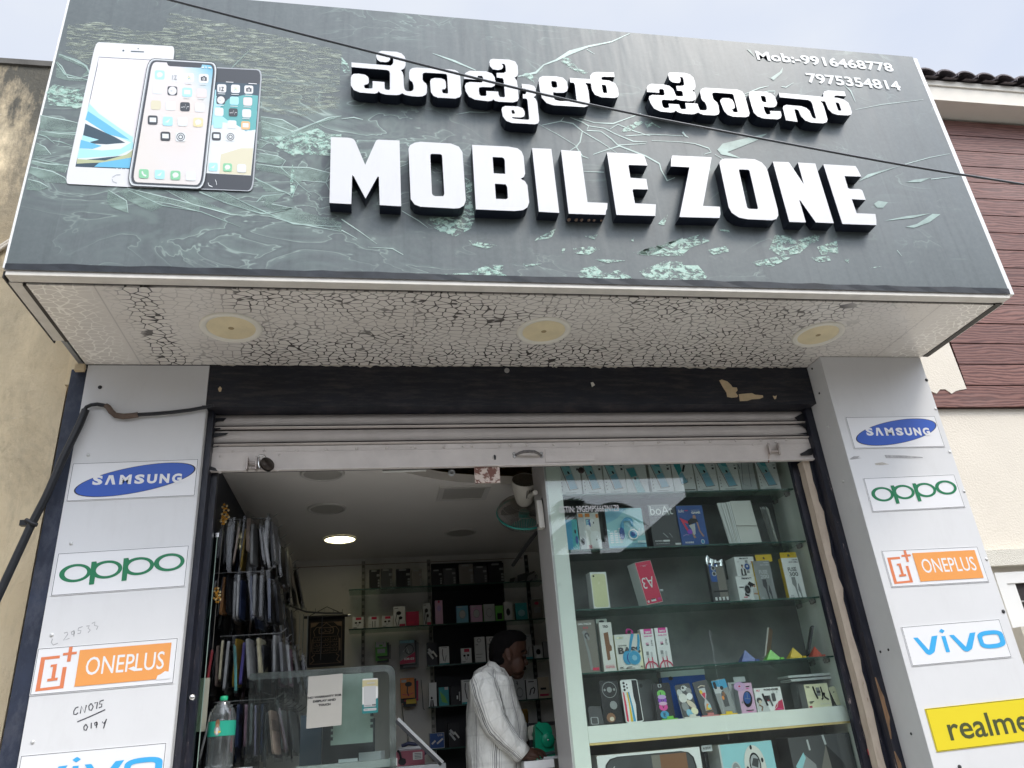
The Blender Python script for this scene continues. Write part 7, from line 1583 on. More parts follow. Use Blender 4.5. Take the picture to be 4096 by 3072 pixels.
b = MB(); O = Vector((q[0].x, YP-0.004, q[0].z)); U = Vector((q[1].x-q[0].x, 0,0)); V = Vector((0,0, q[3].z-q[0].z)); b.rbox(O, U, V, (0,0.002,0),0.006,0)
p = Panel(b, O, U, V); p.rect(0.0,0.76,1,0.96,1); p.poly([(0,0.0),(1,0.0),(1,0.42),(0.85,0.40),(0.85,0.18),(0.1,0.18),(0.1,0.26),(0,0.26)],2); p.rect(0.10,0.19,0.86,0.78,3); p.rrect(0.08,0.07,0.90,0.14,0.03,3); p.rect(0.14,0.09,0.36,0.12,5); p.rect(0.42,0.10,0.84,0.11,5); p.rect(0.14,0.22,0.55,0.235,5); p.ell(0.68,0.23,0.05,0.022,4); p.ell(0.80,0.23,0.05,0.022,4); p.rect(0.30,0.85,0.80,0.88,3)
tag(b.build('payment_card', [C_OW, mat('card_sand', (0.50,0.44,0.24),0.5), mat('card_teal', (0.02,0.18,0.18),0.5), mat('card_white', (0.48,0.48,0.46),0.5), M_INK, C_G]), 'payment card with sand top and teal foot stuck on the counter screen', 'card')
# pale sheet and dark things behind the screen
b = MB(); q0 = P(1322,2982, YP+0.10); q1 = P(1492,2690, YP+0.10); b.box((q0.x, YP+0.10, q0.z),(q1.x, YP+0.103, q1.z));
for k in range(3): b.box((q1.x-0.012, YP+0.0985, q0.z+0.06+k*0.024),(q1.x+0.002, YP+0.0995, q0.z+0.074+k*0.024),1); b.box((q0.x-0.001, YP+0.0985, q0.z+0.02+k*0.024),(q0.x+0.010, YP+0.0995, q0.z+0.034+k*0.024),1)
tag(b.build('backing_sheet', [mat('mint_sheet', (0.34,0.41,0.36),0.6, var=0.15, vscale=6), C_DG]), 'pale mint plastic sheet with notched edges behind the counter screen', 'sheet')
zct = P(1500,3040, YP+0.15).z
b = MB(); b.box((P(1180,3050, YP).x, YP+0.02, zct-0.03),(P(1590,3050, YP).x, YP+0.45, zct)); b.box((P(1180,3050, YP).x+0.01, YP+0.03, ZFL),(P(1590,3050, YP).x-0.01, YP+0.44, zct-0.0305),1); tag(b.build('repair_counter', [mat('counter_top', (0.42,0.43,0.42),0.4), C_DG]), 'repair counter with pale top behind the clear screen', 'counter')
b = MB(); q = P(1435,3012, YP+0.2); b.obox((q.x, YP+0.2, zct+0.0006),(0.10,0.0,0),(0.0,0.0,0.035),(0.02,0.09,0),0); b.obox((q.x-0.09, YP+0.16, zct+0.0006),(0.085,0.0,0.0),(0,0,0.014),(0.0,0.06,0),1); tag(b.build('bench_tool', [C_LG, C_W]), 'pale box shaped bench tool low behind the counter screen', 'tool')
b = MB(); b.box((P(1290,2920, YP+0.3).x, YP+0.3, zct+0.0006),(P(1500,2920, YP+0.3).x, YP+0.34, P(1400,2880, YP+0.3).z)); b.box((P(1200,2960, YP+0.3).x, YP+0.305, zct+0.0006),(P(1286,2960, YP+0.3).x, YP+0.33, P(1240,2860, YP+0.3).z),1); tag(b.build('dark_carton', [C_DG, mat('blue_grey', (0.10,0.13,0.17),0.5)]), 'dark cartons stacked on the counter behind the notice', 'carton')

# ---------------------------------------------------------------- back wall: rails, shelves, goods
YBW = YB-0.004
def rail(px, y0, y1, lab, m):
    a = P(px, y0, YBW-0.018); b = MB(); c = P(px, y1, YBW-0.018); b.box((a.x-0.013, YBW-0.018, ZFL+0.2),(a.x+0.013, YBW, a.z))
    z = a.z-0.03
    while z > a.z-1.7: b.box((a.x-0.007, YBW-0.0195, z-0.02),(a.x-0.002, YBW-0.0185, z),1); b.box((a.x+0.002, YBW-0.0195, z-0.02),(a.x+0.007, YBW-0.0185, z),1); z -= 0.05
    tag(b.build('shelf_rail', m), lab, 'shelf rail', 'slotted shelf rails on the back wall')
M_RL = [mat('rail_grey', (0.30,0.28,0.25),0.5, metal=0.2), M_INK]; M_RK = [mat('rail_dark', (0.04,0.04,0.04),0.5), mat('slot_pale', (0.3,0.3,0.29),0.5)]
rail(1454,2245,2700, 'pale slotted shelf rail left of the middle of the back wall', M_RL)
rail(1714,2238,3000, 'pale slotted shelf rail at the edge of the black panel', M_RL)
rail(2103,2220,2900, 'dark slotted shelf rail near the display case', M_RK)
b = MB(); a = P(1716,2245, YBW-0.02); c = P(2012,2230, YBW-0.02); b.box((a.x+0.015, YBW-0.014, ZFL+0.3),(c.x-0.01, YBW-0.001, a.z-0.02)); tag(b.build('black_panel', mat('black_board', (0.010,0.010,0.013),0.5)), 'tall black panel behind the middle of the back shelves', 'panel')
b = MB(); b.tube([P(1150,2272, YBW-0.004), P(2090,2232, YBW-0.004)],0.002,0,5); tag(b.build('wall_wire', C_BR), 'thin brown wire running along the top of the back wall', 'wire')
shelves = {}
def bshelf(key, y_, px, x0, x1, lab, black=False):
    z = P(px, y_, 5.80).z; a = P(x0, y_, 5.76).x; c = P(x1, y_, 5.76).x; shelves[key] = z
    e = empty('wall_shelf', ((a+c)/2,5.85, z), lab, 'shelf', 'shelves on the back wall')
    b = MB(); b.box((a, 5.762, z-0.008),(c, YBW-0.02, z-0.0005)); b.build('board', M_SHELFG if not black else C_DG, e)
    b = MB(); b.box((a, 5.76, z-0.009),(c, 5.7615, z)); b.build('front_edge', M_GLEDGE, e)
bshelf('A', 2347,1700,1395,2180, 'highest glass shelf on the back wall, with dark cartons')
bshelf('B', 2508,1600,1395,2190, 'second glass shelf from the top, with earphone cartons')
bshelf('C', 2655,1850,1712,2200, 'third glass shelf, behind the head of the man')
bshelf('D', 2818,1850,1714,2210, 'fourth glass shelf, behind the shoulder of the man')
bshelf('E', 2990,1800,1718,2225, 'lowest glass shelf on the back wall')
def wb(key, x0, x1, top, lab, front, side=None, design=None, cat='carton', name='accessory_carton', yy=5.775, grp='goods on the back shelves', yb=None):
    z = shelves[key]; ctr = (x0+x1)/2
    # lower edge in the photo at this shelf, to keep the lean of the frame
    a = P(x0, yb or 2600, yy); c = P(x1, yb or 2600, yy)
    # find the row where the shelf top is met, so that the width is read at the right height
    for _ in range(3):
        pass
    lo, hi = 1800,3200
    for _ in range(30):
        m_ = (lo+hi)/2
        if P(ctr, m_, yy).z > z: lo = m_
        else: hi = m_
    a = P(x0, lo, yy); c = P(x1, lo, yy); h = P(ctr, top, yy).z-z
    if h < 0.02: h = 0.02
    b = MB(); O = Vector((a.x, yy, z+0.0006)); U = Vector((c.x-a.x, 0,0)); V = Vector((0,0, h)); b.obox(O, U, V, (0,0.05,0), side if side is not None else front, front)
    if design: design(Panel(b, O, U, V, 0.001,0.0004))
    return tag(b.build(name, GM), lab, cat, grp)
ZX = lambda x: 1400+x*.3843
def strip(p): p.rect(0.70,0.62,0.96,0.74, GG); [p.rect(0.80,0.08+k*0.14,0.96,0.18+k*0.14, GG) for k in range(3)]; p.rrect(0.2,0.88,0.7,0.97,0.03, GG)
for x0, x1, ty, lab, m in [(200,312,1115, 'black carton, first from the left on the highest shelf', KK),(320,442,1105, 'dark carton with pale stickers, second on the highest shelf', DG),(480,632,1105, 'broad black carton, third on the highest shelf', KK),(640,752,1112, 'brownish dark carton, fourth on the highest shelf', KR),
                           (850,962,1112, 'black carton against the black panel, fifth on the highest shelf', KK),(975,1106,1100, 'grey black carton, sixth on the highest shelf', DG),(1140,1290,1058, 'tall brown black carton, seventh on the highest shelf', KR),(1297,1432,1076, 'tall dark carton with a pale frame, eighth on the highest shelf', DG),(1450,1610,1045, 'largest black carton, at the right of the highest shelf', KK)]:
    wb('A', ZX(x0), ZX(x1),1850+ty*.3843, lab, m, KK, strip, name='cover_carton')
b = MB(); z = shelves['A']; q = P(2090,2340,5.80); rnd = random.Random(3)
for k in range(14): a = q+Vector((rnd.uniform(-.1, .1), rnd.uniform(-.02, .05),0)); a.z = z+0.0008; b.obox(a, (rnd.uniform(.03, .07),0, rnd.uniform(0.0, .03)),(rnd.uniform(-.02, .02),0.03, rnd.uniform(.03, .06)),(0, .004,0),0 if k % 3 else 1)
tag(b.build('sleeve_heap', [C_DG, C_G]), 'heap of dark plastic sleeves at the right end of the highest shelf', 'heap')
def d_ear(p): p.rect(0.30,0.74,0.80,0.96, RD); p.ell(0.32,0.50,0.12,0.08, KK, 10); p.ell(0.66,0.52,0.12,0.08, KK, 10); p.stroke([(0.34,0.46),(0.46,0.2)],0.03, GG); p.stroke([(0.64,0.48),(0.52,0.2)],0.03, GG); p.rect(0.08,0.06,0.4,0.12, GG)
def d_cab(p): p.rect(0.30,0.74,0.80,0.96, RD); p.stroke([(0.40,0.6),(0.40,0.05)],0.05, DG); p.stroke([(0.64,0.6),(0.64,0.05)],0.05, DG); p.rect(0.06,0.3,0.26,0.32, GG)
def d_buds2(p): p.ell(0.45,0.66,0.22,0.10, KK, 12); p.ell(0.60,0.42,0.16,0.08, KK, 12); p.stroke([(0.3,0.66),(0.16,0.3),(0.3,0.02)],0.03, KK); p.stroke([(0.5,0.4),(0.4,0.05)],0.03, KK); p.rect(0.08,0.88,0.4,0.93, GG); p.rect(0.5,0.0,1,0.12, CR)
def d_ghost(p): p.ell(0.5,0.5,0.28,0.26, GG, 16); p.ell(0.5,0.5,0.25,0.23, LG, 16); p.rect(0.1,0.9,0.5,0.95, LG)
for x0, x1, tpx, lab, m, sd, d in [(25,140,2450+48*.3843, 'white earphone carton with red top, leftmost on the second shelf', W, CR, d_ear),(190,300,2450+42*.3843, 'white cable carton with red top, second shelf', W, LG, d_cab),(332,445,2450+36*.3843, 'white earphone carton with red top, third on the second shelf', W, CR, d_ear),(455,575,1850+1498*.3843, 'tall white carton with black earphones, second shelf', W, LG, d_buds2),(585,720,1850+1552*.3843, 'dark red carton left of the black panel, second shelf', CR, KK, lambda p: p.rect(0.1,0.1,0.6,0.3, RD)),
                                  (765,842,1850+1465*.3843, 'black and white earphone carton at the black panel edge, second shelf', LG, KK, d_buds2),(893,970,1850+1435*.3843, 'narrow pink carton with rounded top, second shelf', PK, LL, lambda p: (p.ell(0.5,0.94,0.14,0.05, CR), p.ell(0.5,0.66,0.3,0.12, LL))),(1113,1236,1850+1492*.3843, 'pale blue carton on the second shelf', SK, BL, d_ghost),(1260,1382,1850+1486*.3843, 'pale pink carton on the second shelf', PK, LL, d_ghost),(1398,1514,1850+1474*.3843, 'pale green carton on the second shelf', LG, GN, d_ghost),
                                  (1520,1602,1850+1490*.3843, 'narrow dark green carton on the second shelf', GN, KK, lambda p: p.rect(0.2,0.1,0.8,0.5, KK)),(1612,1694,1850+1452*.3843, 'white carton with a black device, second shelf', W, LG, lambda p: p.ell(0.5,0.45,0.26,0.2, KK)),(1730,1852,1850+1462*.3843, 'teal carton on the second shelf near the dark rail', TE, KK, lambda p: p.ell(0.5,0.4,0.3,0.2, TL)),(1898,2012,1850+1425*.3843, 'greyish rose carton at the right of the second shelf', KR, KK, lambda p: (p.rect(0.2,0.3,0.8,0.6, GG), p.ell(0.5,0.8,0.2,0.08, CR)))]:
    wb('B', ZX(x0), ZX(x1), tpx, lab, m, sd, d)
def d_usb(p): p.stroke([(0.15,0.72),(0.55,0.52)],0.10, LG); p.stroke([(0.1,0.6),(0.6,0.28)],0.09, LG); p.stroke([(0.55,0.62),(0.95,0.36)],0.07, OW)
def d_wh(p): p.ell(0.45,0.86,0.20,0.08, GG, 14); p.ell(0.45,0.86,0.15,0.055, W, 14); p.rect(0.1,0.68,0.35,0.70, DG); p.rect(0.1,0.3,0.7,0.32, GG); p.rect(0.1,0.18,0.6,0.20, GG)
def d_cabw(p): p.stroke([(0.35,0.86),(0.30,0.62),(0.45,0.2)],0.04, KK); p.stroke([(0.7,0.5),(0.55,0.15)],0.04, GG); p.rect(0.2,0.92,0.8,0.95, GG); p.rect(0,0.0,1,0.08, TE)
for x0, x1, t, lab, m, d in [(805,912,312, 'black carton with white plugs, left on the third shelf', KK, d_usb),(934,1036,355, 'white cable carton with teal foot, third shelf', W, d_cabw),(1160,1270,372, 'small white carton with red top, third shelf', W, d_ear),(1305,1415,254, 'tall white carton with a grey emblem, third shelf', W, d_wh),(1432,1545,248, 'tall white carton partly behind the head of the man', W, d_wh),(1800,1905,232, 'white carton with a dark cable right of the face of the man', LG, d_cabw),(1920,2012,342, 'small white carton with a black figure, third shelf right', LG, lambda p: (p.ell(0.5,0.5,0.25,0.22, KK), p.poly([(0.2,0),(0.3,0.3),(0.8,0.3),(0.9,0)], W))),(2022,2070,302, 'narrow grey carton at the right end of the third shelf', GG, None)]:
    wb('C', ZX(x0), ZX(x1),2450+t*.3843, lab, m, KK, d)
for x0, x1, t, lab, m, d in [(825,906,730, 'white carton showing a man in a dark coat, fourth shelf', W, lambda p: (p.ell(0.35,0.35,0.12,0.06, KK), p.poly([(0.1,0),(0.2,0.26),(0.55,0.26),(0.62,0)], KK), p.rect(0.32,0.0,0.40,0.24, W))),(928,1032,778, 'bright green carton on the fourth shelf', TE, lambda p: (p.poly([(0.1,0.8),(0.6,0.5),(0.9,0.1),(0.3,0.2)], GN), p.rect(0.6,0.85,0.95,1, LG))),(1052,1158,772, 'black carton with white cable ends, fourth shelf', KK, lambda p: (p.rect(0.58,0.3,0.72,0.5, W), p.rect(0.82,0.2,0.92,0.7, LG))),(1168,1290,700, 'tall white carton behind the back of the man', W, d_cabw),(1640,1705,705, 'narrow beige carton in front of the chest of the man', BE, None),(1716,1832,690, 'clear pack with coiled cable, fourth shelf right', LG, lambda p: (p.ell(0.5,0.35,0.3,0.25, GG), p.ell(0.5,0.35,0.24,0.19, LG), p.stroke([(0.25,0.8),(0.35,0.7),(0.3,0.9)],0.05, DG))),(1845,1962,694, 'white carton with two black plugs, fourth shelf right', W, lambda p: (p.stroke([(0.25,0.2),(0.4,0.5),(0.6,0.55)],0.06, KK), p.stroke([(0.6,0.25),(0.75,0.5),(0.6,0.6)],0.06, KK), p.rect(0.2,0.85,0.7,0.9, DG))),(1968,2085,672, 'dim rose carton at the right end of the fourth shelf', BE, lambda p: (p.rect(0.2,0.4,0.7,0.5, KK), p.rect(0.1,0.1,0.9,0.2, CR)))]:
    wb('D', ZX(x0), ZX(x1),2450+t*.3843, lab, m, KK, d)
wb('E', ZX(830), ZX(985),2450+1252*.3843, 'dark blue carton with white plugs and thin white border, lowest shelf', BL, KK, lambda p: (p.frame(0,0,1,1,0.03, LG), p.text('U18', 0.55,0.76,0.88,0.92, LG, 0.03), p.stroke([(0.15,0.3),(0.4,0.5)],0.12, OW), p.stroke([(0.5,0.3),(0.9,0.6)],0.12, OW)))
wb('E', ZX(1030), ZX(1145),2450+1150*.3843, 'tall black carton with a white plug, lowest shelf', KK, KK, d_usb)
# packets hanging on the wall
def hpack(lab, x0, x1, y0, y1, back, layers, d=None, cord=None):
    a = P(x0, y1,5.90); c = P(x1, y0,5.90); e_ = MB()
    for k in range(layers): e_.obox((a.x+0.012*(k % 3-1),5.90+k*0.012, a.z-0.01*k),(c.x-a.x, 0.0,0.004*(k % 2)),(0.004*(k % 3-1),0, c.z-a.z),(0,0.006,0), back[k % len(back)])
    pl = Panel(e_, (a.x-0.012,5.90, a.z),(c.x-a.x, 0,0),(0,0, c.z-a.z),0.001,0.0004)
    if d: d(pl)
    e_.tube([((a.x+c.x)/2,5.88, c.z-0.012),((a.x+c.x)/2, YBW, c.z+0.004)],0.003, KK, 6)
    return tag(e_.build('blister_pack', GM), lab, 'packet', 'packets hanging on the back wall')
hpack('green and white packet hanging over dark strips on the back wall', ZX(285), ZX(405),2450+300*.3843,2450+455*.3843,[GN, DG, KR],5, lambda p: (p.rect(0,0.62,0.9,1, OW), p.rect(0.3,0.66,0.6,0.8, GN), p.rect(0.15,0.2,0.8,0.5, LG)))
hpack('red and silver earphone packet with slanting white letters on the back wall', ZX(538), ZX(692),2450+278*.3843,2450+540*.3843,[GG, DG],4, lambda p: (p.rect(0,0.86,0.95,0.98, TL), p.poly([(0,0),(1,0.05),(1,0.48),(0,0.12)], CR), p.ring(0.62,0.6,0.3,0.22,0.24,0.18, DG), p.stroke([(0.2,0.5),(0.45,0.7),(0.6,0.42)],0.02, W), p.text('KM-03', 0.28,0.16,0.92,0.26, W, 0.03)))
hpack('orange packet with a hanging black cable on the back wall', ZX(548), ZX(690),2450+675*.3843,2450+895*.3843,[OR, KK, CR, DG],5, lambda p: (p.rect(0.05,0.78,0.4,0.92, LG), p.ell(0.55,0.68,0.25,0.12, KK), p.stroke([(0.5,0.65),(0.45,0.3),(0.55,0.1)],0.06, KK), p.stroke([(0.1,0.2),(0.5,0.14),(0.9,0.25)],0.03, RD)))
b = MB(); a = P(ZX(555),2450+985*.3843,5.93); c = P(ZX(685),2450+915*.3843,5.93); b.box((a.x, 5.925, a.z),(c.x, 5.935, c.z)); b.box((a.x+0.02,5.918, c.z-0.02),(c.x, 5.9245, c.z+0.02),1); tag(b.build('dark_packet', [C_K, C_Y]), 'black packet with a yellow top below the orange packet', 'packet')
b = MB(); b.tube([P(ZX(740),2450+700*.3843,5.96), P(ZX(755),2450+860*.3843,5.96), P(ZX(762),2450+1000*.3843,5.96), P(ZX(776),2450+1010*.3843,5.96)],0.0025,0,6); b.tube([P(ZX(540),2450+950*.3843,5.97), P(ZX(560),2450+1150*.3843,5.97), P(ZX(605),2450+1300*.3843,5.97), P(ZX(600),2450+1370*.3843,5.97)],0.0025,0,6); tag(b.build('loose_cable', C_DG), 'thin dark cables hanging down the back wall by the orange packet', 'cable')
# black hanging scroll with gold script and grid
a = P(1225,2672,5.70); c = P(1380,2465,5.70)
e = empty('hanging_scroll', ((a.x+c.x)/2,5.7, a.z), 'black hanging scroll with gold script and a grid of verses', 'scroll')
M_GOLD = mat('gold_print', (0.21,0.145,0.095),0.5)
b = MB(); O = Vector((a.x, 5.70, a.z)); U = Vector((c.x-a.x, 0,0)); V = Vector((0,0, c.z-a.z)); b.obox(O, U, V, (0,0.006,0),0)
p = Panel(b, O, U, V, 0.001,0.0004); p.frame(0.08,0.06,0.92,0.90,0.008,1)
p.stroke([(0.20,0.62),(0.16,0.72),(0.24,0.80),(0.36,0.80),(0.50,0.885),(0.64,0.80),(0.76,0.80),(0.84,0.72),(0.80,0.62)],0.014,1); p.poly([(0.09,0.89),(0.30,0.89),(0.20,0.82),(0.09,0.80)],1); p.poly([(0.91,0.89),(0.70,0.89),(0.80,0.82),(0.91,0.80)],1)
p.rrect(0.30,0.66,0.70,0.79,0.03,1); p.rrect(0.32,0.672,0.68,0.778,0.025,0)
def script(p, u, v, w, h, m, seed):
    r = random.Random(seed)
    p.stroke([(u+w, v+h*0.5),(u+w*0.8, v+h*0.15),(u+w*0.55, v+h*0.2),(u+w*0.5, v+h*0.5),(u+w*0.4, v+h*0.2),(u+w*0.2, v+h*0.05),(u, v+h*0.3)], h*0.14, m); p.stroke([(u+w*0.9, v+h*0.95),(u+w*0.88, v+h*0.3)], h*0.12, m); p.stroke([(u+w*r.uniform(.3, .6), v+h*0.9),(u+w*0.45, v+h*0.45)], h*0.12, m)
    for k in range(2): p.ell(u+w*r.random(), v+h*(0.75 if k else 0.0), w*0.05, h*0.08, m, 8)
script(p, 0.36,0.685,0.28,0.08,1,1)
for i in range(4): p.stroke([(0.16,0.60-i*0.11),(0.84,0.60-i*0.11)],0.007,1)
for i in range(4): p.stroke([(0.16+i*0.2267,0.60),(0.16+i*0.2267,0.27)],0.007,1)
for i in range(3):
    for j in range(3): script(p, 0.20+j*0.2267,0.515-i*0.11,0.15,0.06,1, i*3+j)
p.stroke([(0.90,0.06),(0.80,0.12),(0.86,0.20),(0.78,0.24)],0.02,1); p.stroke([(0.10,0.06),(0.2,0.12),(0.14,0.20),(0.22,0.24)],0.02,1); p.stroke([(0.14,0.55),(0.12,0.3)],0.012,1); p.stroke([(0.87,0.55),(0.88,0.3)],0.03,1)
b.build('cloth', [mat('scroll_black', (0.008,0.008,0.009),0.6), M_GOLD], e)
b = MB(); b.tube([(a.x-0.03,5.695, c.z+0.005),(c.x+0.03,5.695, c.z+0.005)],0.010,0,10); b.tube([(c.x+0.02,5.695, c.z+0.005),(c.x+0.04,5.695, c.z+0.005)],0.0105,1,10); b.build('rod', [C_K, C_SV], e)
b = MB(); b.tube([(a.x, 5.70, c.z+0.01),((a.x+c.x)/2,5.72, c.z+0.075),(c.x, 5.70, c.z+0.01)],0.003,0,6); b.build('cord', C_K, e)
# cable strings on the sloping bar in front of the scroll
b = MB();
bar = [P(1105,2400,4.9), P(1165,2425,5.0), P(1225,2447,5.1), P(1300,2452,5.2), P(1370,2452,5.25)]
b.tube(bar, 0.006,0,8)
for k in range(9):
    t = k/8; i = min(3, int(t*4)); f = t*4-i; q = bar[i]*(1-f)+bar[i+1]*f; b.tube([q+Vector((0,-0.03,0.02)), q],0.0018,1,5)
tag(b.build('hook_bar', [C_DG, M_CHROME]), 'bent dark bar with small chrome hooks in front of the black scroll', 'bar')
for k, (x, y0, y1) in enumerate([(1200,2455,2680),(1215,2458,2690),(1232,2458,2700),(1290,2460,2640)]):
    b = MB(); b.tube([P(x, y0,5.05), P(x-4,(y0+y1)/2,5.05), P(x-8, y1,5.05)],0.0026,0,6); tag(b.build('data_cable', [C_LG, C_G, C_LG, C_DG][k]),['thin pale cable hanging leftmost before the scroll', 'thin grey cable hanging second before the scroll', 'thin pale cable hanging third before the scroll', 'thin dark cable hanging over the scroll middle'][k], 'cable', 'cables hanging before the scroll')

# ---------------------------------------------------------------- bench right of the screen: soldering station, lamp bar
zb_ = P(1640,3062,4.6).z
b = MB(); b.box((P(1560,3060,4.5).x, 4.45, zb_-0.03),(P(1780,3060,4.5).x, 5.1, zb_)); b.box((P(1570,3060,4.5).x, 4.47, ZFL),(P(1770,3060,4.5).x, 5.05, zb_-0.0305),1); tag(b.build('work_bench', [C_LG, C_DG]), 'pale topped work bench behind the counter screen', 'bench')
a = P(1586,3055,4.6); c = P(1698,3000,4.6)
e = empty('soldering_station', ((a.x+c.x)/2,4.6, zb_), 'pink soldering station with a white data label on the bench', 'soldering station')
b = MB(); zt_ = P(1640,3003,4.6).z; O = Vector((a.x, 4.6, zb_+0.0006)); U = Vector((c.x-a.x, 0,0)); V = Vector((0,0, zt_-zb_)); b.obox(O, U, V, (0,0.14,0),0); b.build('case', mat('station_pink', (0.34,0.10,0.13),0.45), e, bevel=0.004)
b = MB(); p = Panel(b, O, U, V, 0.001); p.rrect(0.58,0.34,0.92,0.86,0.04,0)
for k in range(4): p.rect(0.64,0.44+k*0.10,0.88,0.475+k*0.10,1)
b.build('data_label', [C_OW, C_K], e)
b = MB(); p = Panel(b, O, U, V, 0.003); p.poly([(0.06,0.22),(0.14,0.08),(0.26,0.04),(0.34,0.2),(0.32,0.46),(0.20,0.56),(0.08,0.44)],0); b.tube([O+U*0.16+V*0.5+Vector((0,-.008,0)), O+U*0.12+V*0.9+Vector((0,-.012,0)), O+U*0.05+V*1.05+Vector((0,0,0))],0.006,0,8); b.build('iron_plug', C_K, e)
b = MB(); b.tube([O+U*0.08+V*1.1+Vector((0, .05,0)), O+U*0.9+V*1.14+Vector((0, .05,0))],0.012,0,8); b.tube([O+U*0.2+V*1.35+Vector((0, .07,0)), O+U*0.45+V*1.5+Vector((0, .07,0)), O+U*0.8+V*1.38+Vector((0, .07,0)), O+U*1.05+V*0.6+Vector((0, .07,0))],0.010,1,8); b.build('hot_air_handle', [C_LG, mat('dark_blue_plastic', (0.015,0.02,0.06),0.4)], e)
a = P(1590,2874,4.45); c = P(1772,3050,4.45); d = (c-a)
b = MB(); n_ = Vector((-d.z, 0, d.x)).normalized()
b.obox(a-n_*0.006, d, n_*0.014,(0,0.03,0),0); b.obox(a-n_*0.022, d, n_*0.0155,(0,0.028,0),1)
tag(b.build('lamp_bar', [C_W, C_DG]), 'white slanted bench lamp bar in front of the shelves', 'lamp bar')

# ---------------------------------------------------------------- counter piece in front of the man
YC = 4.02
zcn = P(2160,3040, YC).z
b = MB(); b.box((P(2092,3060, YC).x, YC-0.03, zcn-0.035),(cx0-0.002, YC+0.32, zcn)); b.box((P(2092,3060, YC).x+0.01, YC-0.02, ZFL),(cx0-0.01, YC+0.31, zcn-0.0355),1); tag(b.build('sales_counter', [C_W, C_LG]), 'white sales counter under the hand of the man', 'counter')
b = MB()
for k in range(5): b.obox((P(2165,3030, YC).x+0.004*k, YC+0.01, zcn+0.0006+k*0.0022),(0.085,0.004*k, 0),(0,0,0.0018),(0.01,0.07,0),0)
b.tube([(P(2180,3010, YC).x, YC+0.04, zcn+0.02),(P(2225,3005, YC).x, YC+0.04, zcn+0.028)],0.009,1,8)
tag(b.build('paper_pile', [C_W, mat('dark_green_cloth', (0.02,0.045,0.04),0.6)]), 'small pile of white slips with a dark roll by the hand of the man', 'papers')
# green tape dispenser
a = P(2152,3012,4.22); zt_ = P(2180,2889,4.22).z
e = empty('dispenser', (a.x+0.07,4.25, zcn), 'bright green tape dispenser standing on the sales counter', 'dispenser')
M_GD = mat('dispenser_green', (0.005,0.34,0.18),0.35)
b = MB(); h_ = zt_-zcn; X = lambda u: a.x+u; pts = fillet([(X(-0.012), zcn+0.001),(X(0.088), zcn+0.001),(X(0.082), zcn+h_*0.86,0.012),(X(0.062), zcn+h_*0.985,0.014),(X(0.018), zcn+h_, 0.01),(X(-0.004), zcn+h_*0.90,0.01),(X(-0.010), zcn+h_*0.5)],4)
b.extr([[Vector((x, 4.22, y)) for x, y in pts]],(0,0.075,0),0); b.build('body', M_GD, e, bevel=0.004)
b = MB(); cc = Vector((a.x+0.055,4.219, zcn+h_*0.50)); b.lathe(cc, (0,-1,0),[(0.036,0),(0.036,0.010),(0.030,0.016),(0.0001,0.017)],0,26, False); b.obox(Vector((a.x-0.004,4.206, zcn+h_*0.92)), Vector((0.045,0,-h_*0.30)), Vector((0.020,0,0.020)),(0,0.012,0),0); b.build('lever', M_GD, e)
b = MB(); b.lathe(cc+Vector((0,-0.0172,0)),(0,-1,0),[(0.006,0),(0.005,0.003),(0.0001,0.0035)],0,12, False); b.build('axle', M_CHROME, e)
b = MB(); a2 = P(2116,2960,4.28); zz2 = P(2125,2902,4.28).z; rr_ = fillet([(0,0),(0.045,0),(0.05, zz2-a2.z, 0.01),(0.006, zz2-a2.z, 0.014),(-0.006,(zz2-a2.z)*0.5,0.01)],4); hole = [(0.014,0.015),(0.034,0.015),(0.036,0.034),(0.014,0.034)]
b.extr([[Vector((a2.x+x, 4.28, a2.z+y)) for x, y in rr_],[Vector((a2.x+x, 4.28, a2.z+y)) for x, y in hole[::-1]]],(0,0.03,0),0); b.lathe((a2.x+0.02,4.29, zcn+0.03),(0,-1,0),[(0.0001,0),(0.026,0),(0.026,0.02),(0.012,0.021),(0.0001,0.021)],1,18, False); b.box((a2.x, 4.285, zcn+0.0006),(a2.x+0.04,4.31, a2.z-0.0005),2)
tag(b.build('sticker_gun', [mat('ivory_plastic', (0.50,0.48,0.40),0.4), C_LG, C_K]), 'ivory label gun beside the green tape dispenser', 'label gun')
b = MB(); q = P(2102,2893,5.2); q0 = P(2106,2845,5.2); hq = P(2102,2833,5.2).z; b.lathe((q.x, 5.3,0),(0,0,1),[(0.0001, q.z),(0.036, q.z),(0.04, q.z+0.01),(0.041, hq-0.02),(0.036, hq),(0.034, hq),(0.034, hq-0.01),(0.0001, hq-0.012)],0,24, False); tag(b.build('brown_jar', mat('amber_jar', (0.20,0.12,0.03),0.25)), 'amber brown jar on the ledge in front of the man', 'jar')
b = MB(); b.box((q.x-0.09,5.24, q.z-0.02),(q.x+0.3,5.4, q.z-0.0006)); b.box((q.x+0.29,5.24, ZFL),(q.x+0.31,5.4, q.z-0.0205)); b.box((q.x-0.09,5.24, ZFL),(q.x-0.07,5.4, q.z-0.0205)); tag(b.build('side_ledge', C_DG), 'dark ledge carrying the amber jar', 'ledge')

